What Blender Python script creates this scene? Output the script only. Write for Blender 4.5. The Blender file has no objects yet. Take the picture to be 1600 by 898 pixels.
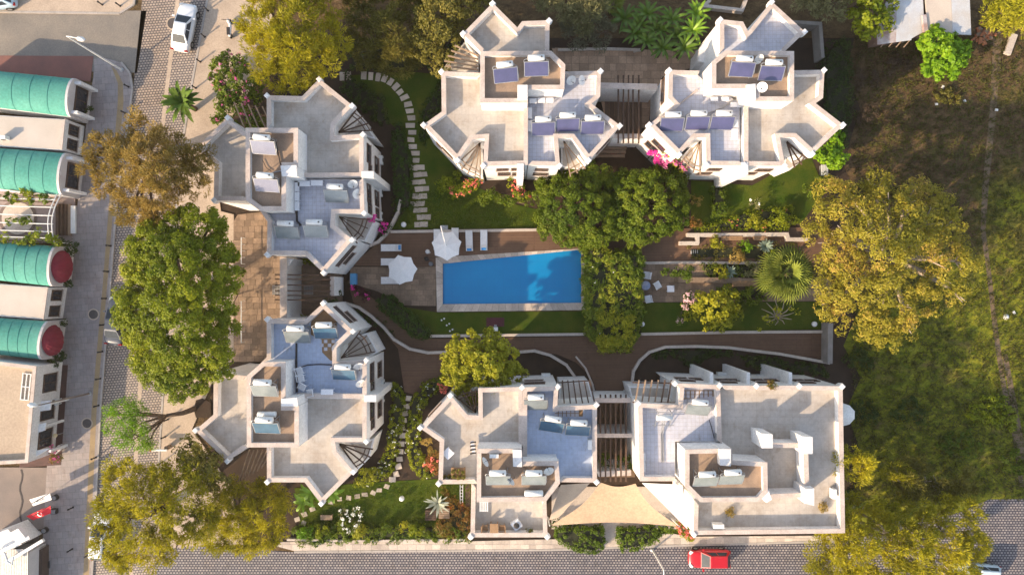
import bpy, math, random
import numpy as np
from mathutils import Vector, Matrix
R = math.radians
random.seed(7)
C = bpy.context.scene.collection
SC = bpy.context.scene

# ------------------------------------------------------------------ camera, world, sun
HC = 62.0                      # camera height above the ground
F = 1035.0                     # focal length in pixels of the 1600 px wide photograph
cd = bpy.data.cameras.new('camera'); cam = bpy.data.objects.new('camera', cd); C.objects.link(cam)
cam.location = (0, 0, HC); cam.rotation_euler = (0, 0, 0)
cd.sensor_width = 36; cd.lens = F / 1600 * 36; cd.clip_start = 0.5; cd.clip_end = 2000
SC.camera = cam
SUN_EL, SUN_DIR = R(24), Vector((0.80, 0.60))        # shadows fall along SUN_DIR
w = bpy.data.worlds.new('World'); SC.world = w; w.use_nodes = True
nt = w.node_tree; nt.nodes.clear()
sky = nt.nodes.new('ShaderNodeTexSky'); sky.sky_type = 'NISHITA'; sky.sun_disc = False
sky.sun_elevation = SUN_EL; sky.sun_rotation = math.atan2(-0.80, -0.60); sky.air_density = 1.0; sky.dust_density = 1.6
bg = nt.nodes.new('ShaderNodeBackground'); bg.inputs[1].default_value = 0.15
wo = nt.nodes.new('ShaderNodeOutputWorld')
hs = nt.nodes.new('ShaderNodeHueSaturation'); hs.inputs['Saturation'].default_value = 0.72
nt.links.new(sky.outputs[0], hs.inputs['Color']); nt.links.new(hs.outputs[0], bg.inputs[0]); nt.links.new(bg.outputs[0], wo.inputs[0])
sd = bpy.data.lights.new('sun', 'SUN'); sd.energy = 3.8; sd.angle = R(0.6); sd.color = (1.0, 0.76, 0.50)
sun = bpy.data.objects.new('sun', sd); C.objects.link(sun)
dv = Vector((SUN_DIR.x * math.cos(SUN_EL), SUN_DIR.y * math.cos(SUN_EL), -math.sin(SUN_EL)))
sun.rotation_euler = dv.to_track_quat('-Z', 'Y').to_euler(); sun.location = (-60, -45, 50)
SC.view_settings.view_transform = 'Standard'; SC.view_settings.look = 'None'
SC.view_settings.exposure = 1.15; SC.view_settings.gamma = 1.0
SC.cycles.max_bounces = 6; SC.cycles.transparent_max_bounces = 8

# ------------------------------------------------------------------ pixel -> place
def P(px, py, z=0.0):
    s = (HC - z) / F
    return Vector(((px - 800) * s, (449 - py) * s, z))
def conv(ox, oy, s):
    return lambda pts: [(ox + x / s, oy + y / s) for x, y in pts]
cA = conv(300, 100, 3.99); cB = conv(300, 280, 3.99); cC = conv(300, 450, 3.99)
cE = conv(640, 0, 3.99); cF = conv(640, 100, 3.99); cG = conv(980, 0, 3.55); cH = conv(980, 100, 3.55)
cI = conv(640, 560, 3.99); cK = conv(960, 560, 3.363)

# ------------------------------------------------------------------ materials
MATS = {}
def principled(name):
    m = bpy.data.materials.new(name); m.use_nodes = True
    n = m.node_tree.nodes; return m, m.node_tree, n['Principled BSDF']
def wpos(nt, scale=(1, 1, 1), rot=0, loc=(0, 0, 0)):
    g = nt.nodes.new('ShaderNodeNewGeometry'); mp = nt.nodes.new('ShaderNodeMapping')
    mp.inputs['Scale'].default_value = scale; mp.inputs['Rotation'].default_value = (0, 0, rot); mp.inputs['Location'].default_value = loc
    nt.links.new(g.outputs['Position'], mp.inputs['Vector']); return mp.outputs[0]
def noise(nt, vec, scale, detail=4, rough=0.6):
    n = nt.nodes.new('ShaderNodeTexNoise'); n.inputs['Scale'].default_value = scale
    n.inputs['Detail'].default_value = detail; n.inputs['Roughness'].default_value = rough
    if vec: nt.links.new(vec, n.inputs['Vector'])
    return n.outputs[0]
def ramp(nt, fac, stops):
    r = nt.nodes.new('ShaderNodeValToRGB'); e = r.color_ramp.elements
    while len(e) < len(stops): e.new(0.5)
    for k, (p, c) in enumerate(stops): e[k].position = p; e[k].color = tuple(c) + (1,) if len(c) == 3 else c
    nt.links.new(fac, r.inputs[0]); return r.outputs[0]
def mix(nt, a, b, fac, mode='MIX'):
    m = nt.nodes.new('ShaderNodeMix'); m.data_type = 'RGBA'; m.blend_type = mode
    for v, s in ((fac, m.inputs[0]), (a, m.inputs[6]), (b, m.inputs[7])):
        if isinstance(v, (int, float)): s.default_value = v
        elif isinstance(v, (tuple, list)): s.default_value = tuple(v) + (1,) if len(v) == 3 else v
        else: nt.links.new(v, s)
    return m.outputs[2]
def bump(nt, b, h, strength=0.3, dist=0.02):
    n = nt.nodes.new('ShaderNodeBump'); n.inputs['Strength'].default_value = strength; n.inputs['Distance'].default_value = dist
    nt.links.new(h, n.inputs['Height']); nt.links.new(n.outputs[0], b.inputs['Normal'])
def mat(name, c1, c2=None, scale=1.2, rough=0.8, bmp=0.2, metal=0.0, fine=18, spec=0.3):
    """two-colour mottled surface with fine grain"""
    if name in MATS: return MATS[name]
    m, nt, b = principled(name)
    c2 = c2 or tuple(x * 0.75 for x in c1)
    v = wpos(nt)
    f = ramp(nt, noise(nt, v, scale, 5), [(0.35, (0, 0, 0)), (0.68, (1, 1, 1))])
    col = mix(nt, c1, c2, f)
    g = ramp(nt, noise(nt, v, fine, 3), [(0.3, (0.82, 0.82, 0.82)), (0.7, (1.08, 1.08, 1.08))])
    col = mix(nt, col, g, 1.0, 'MULTIPLY')
    nt.links.new(col, b.inputs['Base Color'])
    b.inputs['Roughness'].default_value = rough; b.inputs['Metallic'].default_value = metal; b.inputs['Specular IOR Level'].default_value = spec
    if bmp: bump(nt, b, noise(nt, v, fine, 3), bmp, 0.02)
    MATS[name] = m; return m
def tilemat(name, c1, c2, mortar, bw, rh, ms, rot=0, offset=0.0, stain=(0.6, 0.5, 0.4), stain_amt=0.35, rough=0.7, bmp=0.3, freq=2, sq=1.0, sscale=0.45, bias=0.0):
    m, nt, b = principled(name)
    v = wpos(nt, rot=rot)
    t = nt.nodes.new('ShaderNodeTexBrick'); t.offset = offset; t.offset_frequency = freq; t.squash = sq
    nt.links.new(v, t.inputs['Vector'])
    for k, x in (('Color1', c1), ('Color2', c2), ('Mortar', mortar)): t.inputs[k].default_value = tuple(x) + (1,)
    for k, x in (('Scale', 1.0), ('Mortar Size', ms), ('Brick Width', bw), ('Row Height', rh), ('Mortar Smooth', 0.2), ('Bias', bias)): t.inputs[k].default_value = x
    s = ramp(nt, noise(nt, wpos(nt), sscale, 6, 0.65), [(0.42, (0, 0, 0)), (0.75, (stain_amt,) * 3)])
    col = mix(nt, t.outputs[0], stain, s, 'MULTIPLY')
    g = ramp(nt, noise(nt, wpos(nt), 3.0, 6, 0.7), [(0.25, (0.84, 0.84, 0.84)), (0.75, (1.1, 1.1, 1.1))])
    col = mix(nt, col, g, 1.0, 'MULTIPLY')
    sp = ramp(nt, noise(nt, wpos(nt, scale=(1, 0.55, 1), loc=(7, 3, 0)), 1.3, 8, 0.72), [(0.57, (1, 1, 1)), (0.75, (0.70, 0.64, 0.56))])
    col = mix(nt, col, sp, 1.0, 'MULTIPLY')
    nt.links.new(col, b.inputs['Base Color']); b.inputs['Roughness'].default_value = rough; b.inputs['Specular IOR Level'].default_value = 0.3
    if bmp:
        n = nt.nodes.new('ShaderNodeBump'); n.inputs['Strength'].default_value = bmp; n.inputs['Distance'].default_value = 0.01; n.invert = True
        nt.links.new(t.outputs[1], n.inputs['Height']); nt.links.new(n.outputs[0], b.inputs['Normal'])
    MATS[name] = m; return m
def leafmat(name, c1, c2, c3=None, rough=0.55, transl=0.38):
    """leaf colour by the clump/leaf 'tint' attribute"""
    if name in MATS: return MATS[name]
    m = bpy.data.materials.new(name); m.use_nodes = True; nt = m.node_tree; nt.nodes.clear()
    a = nt.nodes.new('ShaderNodeAttribute'); a.attribute_name = 'tint'
    stops = [(0.1, c1), (0.6, c2), (0.95, c3 or c2)]
    col = ramp(nt, a.outputs['Fac'], stops)
    b = nt.nodes.new('ShaderNodeBsdfPrincipled'); b.inputs['Roughness'].default_value = rough; b.inputs['Specular IOR Level'].default_value = 0.25
    t = nt.nodes.new('ShaderNodeBsdfTranslucent'); mx = nt.nodes.new('ShaderNodeMixShader'); mx.inputs[0].default_value = transl
    o = nt.nodes.new('ShaderNodeOutputMaterial')
    nt.links.new(col, b.inputs['Base Color']); nt.links.new(col, t.inputs[0])
    nt.links.new(b.outputs[0], mx.inputs[1]); nt.links.new(t.outputs[0], mx.inputs[2]); nt.links.new(mx.outputs[0], o.inputs[0])
    MATS[name] = m; return m

WHITE = mat('white_plaster', (0.80, 0.78, 0.76), (0.70, 0.68, 0.66), 0.8, 0.85, 0.15, fine=6)
COPE = mat('coping_plaster', (0.60, 0.51, 0.45), (0.46, 0.38, 0.33), 1.1, 0.85, 0.2, fine=9)
SCREED = mat('brown_roof_screed', (0.38, 0.27, 0.19), (0.26, 0.19, 0.14), 0.9, 0.95, 0.3, fine=14)
ROOFB = tilemat('beige_roof_tiles', (0.50, 0.455, 0.405), (0.46, 0.42, 0.375), (0.40, 0.36, 0.325), 0.6, 0.6, 0.010, stain_amt=0.7)
ROOFW = tilemat('white_roof_tiles', (0.52, 0.53, 0.59), (0.49, 0.50, 0.57), (0.40, 0.38, 0.39), 0.34, 0.34, 0.012, stain=(0.85, 0.76, 0.68), stain_amt=0.45)
ROOFBL = tilemat('blue_white_roof_tiles', (0.43, 0.50, 0.63), (0.40, 0.47, 0.61), (0.37, 0.41, 0.50), 0.34, 0.34, 0.010, stain=(0.9, 0.88, 0.85), stain_amt=0.5)
CONC = mat('pale_concrete', (0.50, 0.40, 0.31), (0.39, 0.31, 0.24), 0.5, 0.9, 0.25, fine=7)
ASPH = mat('grey_asphalt', (0.25, 0.22, 0.185), (0.18, 0.165, 0.15), 0.35, 0.95, 0.3, fine=9)
REDP = mat('red_brown_paving', (0.24, 0.11, 0.09), (0.18, 0.09, 0.08), 0.6, 0.9, 0.2)
PAVERS = tilemat('road_pavers', (0.34, 0.30, 0.28), (0.21, 0.195, 0.195), (0.04, 0.04, 0.06), 0.29, 0.235, 0.048, offset=0.5, stain=(0.7, 0.62, 0.55), stain_amt=0.5)
PAVERS2 = tilemat('street_pavers', (0.44, 0.36, 0.29), (0.32, 0.27, 0.23), (0.09, 0.08, 0.085), 0.28, 0.235, 0.040, rot=R(-5), offset=0.5, stain=(0.8, 0.68, 0.55), stain_amt=0.6, sscale=0.25)
WALK = tilemat('grey_sidewalk_slabs', (0.33, 0.29, 0.275), (0.27, 0.24, 0.235), (0.2, 0.18, 0.17), 0.6, 0.6, 0.014, rot=R(-4), offset=0.5, stain=(0.85, 0.72, 0.66), stain_amt=0.6)
TRAV = mat('travertine', (0.28, 0.20, 0.14), (0.20, 0.145, 0.105), 0.9, 0.85, 0.2, fine=6)
TRAVW = mat('pale_travertine', (0.56, 0.49, 0.42), (0.46, 0.39, 0.34), 1.1, 0.8, 0.2, fine=8)
DECK = tilemat('brown_deck_boards', (0.165, 0.095, 0.058), (0.14, 0.08, 0.05), (0.07, 0.042, 0.03), 3.5, 0.145, 0.012, offset=0.4, stain=(0.75, 0.7, 0.68), stain_amt=0.6)
SOIL = mat('dark_garden_soil', (0.056, 0.036, 0.025), (0.034, 0.024, 0.018), 0.8, 1.0, 0.6, fine=10)
YELL = mat('yellow_tactile_paving', (0.36, 0.26, 0.14), (0.28, 0.21, 0.13), 1.0, 0.9, 0.2)
KERB = mat('kerb_stone', (0.42, 0.38, 0.35), (0.34, 0.31, 0.28), 1.0, 0.9, 0.2)
WOOD = mat('dark_brown_timber', (0.11, 0.065, 0.042), (0.07, 0.042, 0.03), 3.0, 0.7, 0.3)
WOODL = mat('weathered_timber', (0.34, 0.24, 0.16), (0.24, 0.17, 0.12), 3.0, 0.8, 0.3)
BARK = mat('bark', (0.16, 0.11, 0.08), (0.09, 0.065, 0.05), 4.0, 0.95, 0.8)
BARKW = mat('pale_bark', (0.42, 0.35, 0.28), (0.28, 0.22, 0.17), 4.0, 0.95, 0.5)
METW = mat('white_painted_metal', (0.78, 0.78, 0.76), (0.70, 0.70, 0.68), 2.0, 0.4, 0.0)
METG = mat('galvanised_metal', (0.42, 0.42, 0.42), (0.32, 0.32, 0.32), 3.0, 0.45, 0.1, metal=0.6)
METD = mat('dark_metal', (0.045, 0.04, 0.04), (0.03, 0.028, 0.028), 3.0, 0.5, 0.0)
RUBB = mat('black_rubber', (0.02, 0.02, 0.02), None, 3.0, 0.8, 0.0)
GLASSD = mat('dark_window_glass', (0.03, 0.035, 0.045), (0.02, 0.022, 0.03), 3.0, 0.12, 0.0, spec=0.6)
PANB = mat('blue_collector_glass', (0.075, 0.075, 0.17), (0.055, 0.058, 0.13), 1.5, 0.28, 0.0, spec=0.7)
PANT = mat('teal_collector_glass', (0.045, 0.12, 0.20), (0.035, 0.09, 0.15), 1.5, 0.25, 0.0, spec=0.7)
PANG = mat('grey_glare_collector_glass', (0.22, 0.25, 0.26), (0.17, 0.20, 0.21), 1.5, 0.22, 0.0, spec=0.7)  # greyed by sky glare put into the glass colour
PANL = mat('pale_glare_collector_glass', (0.27, 0.28, 0.36), (0.22, 0.23, 0.31), 1.5, 0.22, 0.0, spec=0.7)  # stronger glare painted into the pane colour
GREEN = mat('green_corrugated_sheet', (0.11, 0.35, 0.28), (0.06, 0.27, 0.22), 0.35, 0.85, 0.1, fine=5)
GREEND = mat('green_seam', (0.065, 0.31, 0.25), (0.05, 0.27, 0.22), 0.9, 0.6, 0.0)
MAROON = mat('maroon_canvas', (0.22, 0.018, 0.035), (0.16, 0.012, 0.025), 2.0, 0.8, 0.1)
SAIL = mat('cream_shade_cloth', (0.52, 0.37, 0.245), (0.46, 0.33, 0.22), 0.7, 0.9, 0.15, fine=5)
CANV = mat('white_canvas', (0.78, 0.77, 0.76), (0.72, 0.71, 0.70), 1.0, 0.85, 0.1)
PLASW = mat('white_plastic', (0.78, 0.78, 0.80), (0.72, 0.72, 0.74), 2.0, 0.4, 0.0)
BLUEP = mat('blue_plastic', (0.05, 0.28, 0.62), (0.04, 0.22, 0.5), 2.0, 0.4, 0.0)
TERRA = mat('terracotta', (0.42, 0.17, 0.08), (0.32, 0.12, 0.06), 3.0, 0.8, 0.2)
GREYB = mat('grey_fabric', (0.22, 0.22, 0.23), None, 3.0, 0.8, 0.1)

# field: rough grass with dry and bare patches
def fieldmat():
    m, nt, b = principled('rough_field')
    v = wpos(nt)
    v2 = wpos(nt, scale=(1.0, 2.2, 1), rot=R(-35))
    a = noise(nt, v, 0.09, 5, 0.6); c = noise(nt, v2, 0.8, 6, 0.75); d = noise(nt, v, 5.0, 5, 0.8)
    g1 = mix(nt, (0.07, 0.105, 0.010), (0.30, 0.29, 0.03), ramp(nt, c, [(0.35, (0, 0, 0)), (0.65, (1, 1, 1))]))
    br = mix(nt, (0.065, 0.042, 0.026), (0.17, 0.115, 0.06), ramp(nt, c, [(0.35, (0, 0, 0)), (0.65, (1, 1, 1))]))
    # grass takes over south and east, with painted sun there and painted shade north
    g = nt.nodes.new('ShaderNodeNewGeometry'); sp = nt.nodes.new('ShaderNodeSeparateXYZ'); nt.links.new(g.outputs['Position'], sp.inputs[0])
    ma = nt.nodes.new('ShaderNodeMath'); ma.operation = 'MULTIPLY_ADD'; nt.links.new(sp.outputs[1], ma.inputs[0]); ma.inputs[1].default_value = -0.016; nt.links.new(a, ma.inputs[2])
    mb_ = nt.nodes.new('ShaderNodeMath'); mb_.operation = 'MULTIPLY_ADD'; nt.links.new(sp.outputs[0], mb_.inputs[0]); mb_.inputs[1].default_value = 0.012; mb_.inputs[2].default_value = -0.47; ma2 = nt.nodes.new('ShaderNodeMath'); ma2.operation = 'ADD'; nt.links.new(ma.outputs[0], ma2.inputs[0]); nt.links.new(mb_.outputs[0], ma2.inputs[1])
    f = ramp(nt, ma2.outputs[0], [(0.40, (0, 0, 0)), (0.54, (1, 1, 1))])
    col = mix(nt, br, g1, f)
    col = mix(nt, col, ramp(nt, d, [(0.25, (0.55, 0.55, 0.55)), (0.7, (1.35, 1.35, 1.3))]), 1.0, 'MULTIPLY')
    col = mix(nt, col, (0.19, 0.125, 0.065), ramp(nt, noise(nt, wpos(nt, scale=(1, 1.8, 1), rot=R(-36), loc=(3, 9, 0)), 0.28, 7, 0.7), [(0.55, (0, 0, 0)), (0.66, (0.75, 0.75, 0.75))]))
    nt.links.new(col, b.inputs['Base Color']); b.inputs['Roughness'].default_value = 1.0; b.inputs['Specular IOR Level'].default_value = 0.1
    bump(nt, b, d, 0.9, 0.15); return m
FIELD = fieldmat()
def lawnmat(name, c1, c2):
    m, nt, b = principled(name)
    v = wpos(nt); a = noise(nt, v, 0.5, 5, 0.6); d = noise(nt, v, 14.0, 4, 0.8)
    col = mix(nt, c1, c2, ramp(nt, a, [(0.35, (0, 0, 0)), (0.7, (1, 1, 1))]))
    col = mix(nt, col, ramp(nt, d, [(0.25, (0.6, 0.6, 0.6)), (0.7, (1.35, 1.35, 1.3))]), 1.0, 'MULTIPLY')
    nt.links.new(col, b.inputs['Base Color']); b.inputs['Roughness'].default_value = 1.0; b.inputs['Specular IOR Level'].default_value = 0.1
    bump(nt, b, d, 0.8, 0.05); return m
LAWN = lawnmat('lawn_grass', (0.036, 0.070, 0.006), (0.085, 0.098, 0.013))
def watermat():
    m, nt, b = principled('pool_water')
    v = wpos(nt); a = noise(nt, v, 0.25, 3); d = noise(nt, v, 2.2, 3, 0.5)
    col = mix(nt, (0.002, 0.20, 0.47), (0.002, 0.235, 0.51), ramp(nt, a, [(0.3, (0, 0, 0)), (0.7, (1, 1, 1))]))
    t = nt.nodes.new('ShaderNodeTexBrick'); t.offset = 0
    nt.links.new(wpos(nt), t.inputs['Vector'])
    for k, x in (('Color1', (1, 1, 1, 1)), ('Color2', (0.97, 0.97, 0.97, 1)), ('Mortar', (0.88, 0.92, 0.94, 1)), ('Scale', 1), ('Mortar Size', 0.02), ('Brick Width', 0.8), ('Row Height', 0.8)): t.inputs[k].default_value = x
    col = mix(nt, col, t.outputs[0], 1.0, 'MULTIPLY')
    nt.links.new(col, b.inputs['Base Color']); b.inputs['Roughness'].default_value = 0.06; b.inputs['Specular IOR Level'].default_value = 0.5
    bump(nt, b, d, 0.12, 0.03); return m
WATER = watermat()

# ------------------------------------------------------------------ mesh helpers
ORG = {}
class MB:
    def __init__(s): s.v = []; s.f = []; s.m = []; s.mi = 0
    def add(s, vs, fs):
        o = len(s.v); s.v += [tuple(x) for x in vs]; s.f += [tuple(o + i for i in q) for q in fs]; s.m += [s.mi] * len(fs); return s
    def box(s, c, d, rz=0.0, taper=1.0):
        hx, hy, hz = d[0] / 2, d[1] / 2, d[2] / 2; co, si = math.cos(rz), math.sin(rz); vs = []
        for z in (-1, 1):
            t = taper if z > 0 else 1.0
            for x, y in ((-1, -1), (1, -1), (1, 1), (-1, 1)):
                X, Y = x * hx * t, y * hy * t; vs.append((c[0] + X * co - Y * si, c[1] + X * si + Y * co, c[2] + z * hz))
        return s.add(vs, [(3, 2, 1, 0), (4, 5, 6, 7), (0, 1, 5, 4), (1, 2, 6, 5), (2, 3, 7, 6), (3, 0, 4, 7)])
    def prism(s, poly, z0, z1, top=True, bot=False):
        a = sum(poly[i][0] * poly[(i + 1) % len(poly)][1] - poly[(i + 1) % len(poly)][0] * poly[i][1] for i in range(len(poly)))
        if a < 0: poly = poly[::-1]
        n = len(poly); vs = [(p[0], p[1], z0) for p in poly] + [(p[0], p[1], z1) for p in poly]
        fs = [(i, (i + 1) % n, n + (i + 1) % n, n + i) for i in range(n)]
        if top: fs.append(tuple(range(n, 2 * n)))
        if bot: fs.append(tuple(range(n - 1, -1, -1)))
        return s.add(vs, fs)
    def bar(s, a, b, w=0.1, h=None):
        """rectangular bar between two points"""
        h = h or w; a = Vector(a); b = Vector(b); d = (b - a).normalized()
        u = Vector((0, 0, 1)).cross(d)
        if u.length < 1e-3: u = Vector((1, 0, 0))
        u.normalize(); n = d.cross(u); vs = []
        for p in (a, b):
            for i, j in ((-1, -1), (1, -1), (1, 1), (-1, 1)): vs.append(p + u * (i * w / 2) + n * (j * h / 2))
        return s.add(vs, [(3, 2, 1, 0), (4, 5, 6, 7), (0, 1, 5, 4), (1, 2, 6, 5), (2, 3, 7, 6), (3, 0, 4, 7)])
    def tube(s, pts, rad, n=8, cap=True):
        pts = [Vector(p) for p in pts]; rad = rad if isinstance(rad, (list, tuple)) else [rad] * len(pts); vs = []
        for k, p in enumerate(pts):
            d = (pts[min(k + 1, len(pts) - 1)] - pts[max(k - 1, 0)]).normalized()
            u = d.cross(Vector((0, 0, 1)))
            if u.length < 1e-3: u = Vector((1, 0, 0))
            u.normalize(); t = d.cross(u)
            for i in range(n):
                a = 2 * math.pi * i / n; vs.append(p + (u * math.cos(a) + t * math.sin(a)) * rad[k])
        fs = [(k * n + i, k * n + (i + 1) % n, (k + 1) * n + (i + 1) % n, (k + 1) * n + i) for k in range(len(pts) - 1) for i in range(n)]
        if cap: fs += [tuple(range(n - 1, -1, -1)), tuple(range((len(pts) - 1) * n, len(pts) * n))]
        return s.add(vs, fs)
    def lathe(s, c, prof, n=16):
        """prof: (radius, z) list"""
        vs = [(c[0] + r * math.cos(2 * math.pi * i / n), c[1] + r * math.sin(2 * math.pi * i / n), c[2] + z) for r, z in prof for i in range(n)]
        fs = [(k * n + i, k * n + (i + 1) % n, (k + 1) * n + (i + 1) % n, (k + 1) * n + i) for k in range(len(prof) - 1) for i in range(n)]
        fs += [tuple(range(n - 1, -1, -1)), tuple(range((len(prof) - 1) * n, len(prof) * n))]
        return s.add(vs, fs)
    def build(s, name, mats, parent=None, smooth=False, kind=None):
        me = bpy.data.meshes.new(name); o = ORG.get(parent.name, Vector((0, 0, 0))) if parent else Vector((0, 0, 0))
        me.from_pydata([(x - o[0], y - o[1], z - o[2]) for x, y, z in s.v], [], s.f)
        if not isinstance(mats, (list, tuple)): mats = [mats]
        for m in mats: me.materials.append(m)
        if len(mats) > 1: me.polygons.foreach_set('material_index', s.m)
        if smooth: me.polygons.foreach_set('use_smooth', [True] * len(me.polygons))
        me.update(); ob = bpy.data.objects.new(name, me); C.objects.link(ob)
        if parent:
            ob.parent = parent; ORG[ob.name] = o
        if kind: ob['kind'] = kind
        return ob
def tag(o, label, cat, group=None, kind=None):
    o['label'] = label; o['category'] = cat
    if group: o['group'] = group
    if kind: o['kind'] = kind
    return o
def thing(name, label, cat, loc=(0, 0, 0), group=None):
    o = bpy.data.objects.new(name, None); C.objects.link(o); o.location = loc; ORG[o.name] = Vector(loc)
    o.empty_display_size = 0.3
    return tag(o, label, cat, group)
KIDS = {}
def kids(o): return [c for c in bpy.data.objects if c.parent == o]
def dup(root, loc, rz=0.0, label=None, scale=None):
    if root.name not in KIDS: KIDS[root.name] = [(c, kids(c)) for c in kids(root)]
    r = root.copy(); C.objects.link(r); r.location = loc; r.rotation_euler = (0, 0, rz)
    if scale: r.scale = scale
    if label: r['label'] = label
    for ch, gs in KIDS[root.name]:
        c = ch.copy(); C.objects.link(c); c.parent = r
        for g in gs:
            d = g.copy(); C.objects.link(d); d.parent = c
    return r
def place(first, state, loc, rz, label, scale=None):
    """first use moves the original, later uses copy it"""
    if not state.get(first.name):
        state[first.name] = True
        KIDS[first.name] = [(c, kids(c)) for c in kids(first)]
        first.location = loc; first.rotation_euler = (0, 0, rz); first['label'] = label
        if scale: first.scale = scale
        return first
    return dup(first, loc, rz, label, scale)
USED = {}
def offset(poly, d):
    """inward offset (d > 0) of a polygon of 2-D points, mitred"""
    n = len(poly); a = sum(poly[i][0] * poly[(i + 1) % n][1] - poly[(i + 1) % n][0] * poly[i][1] for i in range(n)); sg = 1 if a > 0 else -1
    out = []
    for i in range(n):
        p0, p1, p2 = Vector(poly[i - 1][:2]), Vector(poly[i][:2]), Vector(poly[(i + 1) % n][:2])
        d1 = (p1 - p0).normalized(); d2 = (p2 - p1).normalized()
        n1 = Vector((-d1.y, d1.x)) * sg; n2 = Vector((-d2.y, d2.x)) * sg
        b = (n1 + n2); L = b.length
        if L < 0.2: b = n1; k = 1
        else: b = b / L; k = min(1 / max(b.dot(n1), 0.35), 2.5)
        out.append(p1 + b * d * k)
    return out
def ring(mb, poly, z0, z1, wd, open_=(), grow=0.0, zlow=None):
    """wall ring along polygon edges, skipping the edges in open_"""
    a = sum(poly[i][0] * poly[(i + 1) % len(poly)][1] - poly[(i + 1) % len(poly)][0] * poly[i][1] for i in range(len(poly)))
    out = offset(poly, -grow); inn = offset(poly, wd + grow); n = len(poly)
    for i in range(n):
        if i in open_: continue
        j = (i + 1) % n
        q = [out[i], out[j], inn[j], inn[i]]
        if a < 0: q = [q[1], q[0], q[3], q[2]]
        vs = [(p[0], p[1], z0) for p in q] + [(p[0], p[1], z1) for p in q]
        fs = [(4, 5, 6, 7), (0, 1, 5, 4), (2, 3, 7, 6), (3, 2, 1, 0)]
        if a > 0: e0, e1 = (3, 0, 4, 7), (1, 2, 6, 5)
        else: e1, e0 = (3, 0, 4, 7), (1, 2, 6, 5)
        if (i - 1) % n in open_: fs.append(e0)
        if (i + 1) % n in open_: fs.append(e1)
        mb.add(vs, fs)
def world(poly, z): return [P(x, y, z) for x, y in poly]

# ------------------------------------------------------------------ ground sheets
def sheet(name, poly, z, m, thick=0.25, kind='structure', pxz=None):
    ob = MB().prism(world(poly, pxz if pxz is not None else z), z - thick, z).build(name, m); ob['kind'] = kind; return ob
def clip(sub, x0, x1, y0, y1):
    def cut(poly, f, inter):
        out = []
        for i in range(len(poly)):
            a, b = poly[i - 1], poly[i]
            if f(b):
                if not f(a): out.append(inter(a, b))
                out.append(b)
            elif f(a): out.append(inter(a, b))
        return out
    def ix(v): return lambda a, b: (v, a[1] + (b[1] - a[1]) * (v - a[0]) / (b[0] - a[0]))
    def iy(v): return lambda a, b: (a[0] + (b[0] - a[0]) * (v - a[1]) / (b[1] - a[1]), v)
    p = cut(sub, lambda q: q[0] >= x0, ix(x0))
    if p: p = cut(p, lambda q: q[0] <= x1, ix(x1))
    if p: p = cut(p, lambda q: q[1] >= y0, iy(y0))
    if p: p = cut(p, lambda q: q[1] <= y1, iy(y1))
    return p
def area(p): return abs(sum(p[i][0] * p[(i + 1) % len(p)][1] - p[(i + 1) % len(p)][0] * p[i][1] for i in range(len(p)))) / 2
SLABM = {}
def shades(m, n=4, amt=0.16):
    if m.name in SLABM: return SLABM[m.name]
    out = []
    for k in range(n):
        c = m.copy(); nt = c.node_tree; b = nt.nodes['Principled BSDF']; l = b.inputs['Base Color'].links[0].from_socket
        f = 1 + amt * (2 * k / (n - 1) - 1); out.append(c)
        nt.links.new(mix(nt, l, (f, f * 0.98, f * 0.96), 1.0, 'MULTIPLY'), b.inputs['Base Color'])
    SLABM[m.name] = out; return out
def paving(name, poly, z, m, sw, sh, joint, slab='slab', limit=300, rot=0.0, stagger=0.5):
    """base sheet with real slabs 2 cm proud of the recessed joints"""
    base = sheet(name, poly, z, joint); wp = [(p.x, p.y) for p in world(poly, z)]
    co, si = math.cos(-rot), math.sin(-rot); rp = [(x * co - y * si, x * si + y * co) for x, y in wp]
    x0, x1 = min(p[0] for p in rp), max(p[0] for p in rp); y0, y1 = min(p[1] for p in rp), max(p[1] for p in rp)
    cells = []; r = 0; y = y0
    while y < y1:
        x = x0 - (r % 2) * sw * stagger - random.random() * 0.1
        while x < x1:
            ww = sw * random.choice((0.8, 1, 1, 1.25)) if stagger else sw
            p = clip(rp, x + 0.012, x + ww - 0.012, y + 0.012, y + sh - 0.012)
            if p and area(p) > 0.02 and len(p) > 2:
                q = [(a * math.cos(rot) - b * math.sin(rot), a * math.sin(rot) + b * math.cos(rot)) for a, b in p]
                cells.append(q)
            x += ww
        y += sh; r += 1
    cells.sort(key=lambda q: -area(q)); sh4 = shades(m)
    for q in cells[:limit]:
        MB().prism(q, z + 0.001, z + 0.016 + random.random() * 0.008).build(slab, random.choice(sh4), base)
    if len(cells) > limit:
        mb = MB()
        for q in cells[limit:]:
            mb.mi = random.randrange(4); mb.prism(q, z + 0.001, z + 0.016 + random.random() * 0.008)
        mb.build(slab, sh4, base, kind='stuff')
    return base

g = MB().add([(-400, -400, 0), (400, -400, 0), (400, 400, 0), (-400, 400, 0)], [(0, 1, 2, 3)])
g.v = []; g.f = []; g.m = []
# ground with a hole where the pool basin is
pin = world([(692, 412), (908, 390), (908, 473), (692, 475)], 0)
for k in range(4):
    a, b = pin[k], pin[(k + 1) % 4]
    cr = [(-400, 400), (400, 400), (400, -400), (-400, -400)]; A_, B_ = cr[k], cr[(k + 1) % 4]
    g.add([(A_[0], A_[1], 0), (B_[0], B_[1], 0), (b.x, b.y, 0), (a.x, a.y, 0)], [(3, 2, 1, 0)])
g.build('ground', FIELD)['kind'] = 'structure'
sheet('planting_beds', [(400, 60), (700, 60), (1300, 60), (1335, 120), (1330, 560), (1325, 850), (1080, 850), (480, 855), (360, 840), (350, 560), (345, 330)], 0.02, SOIL, 0.02) if False else None
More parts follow.
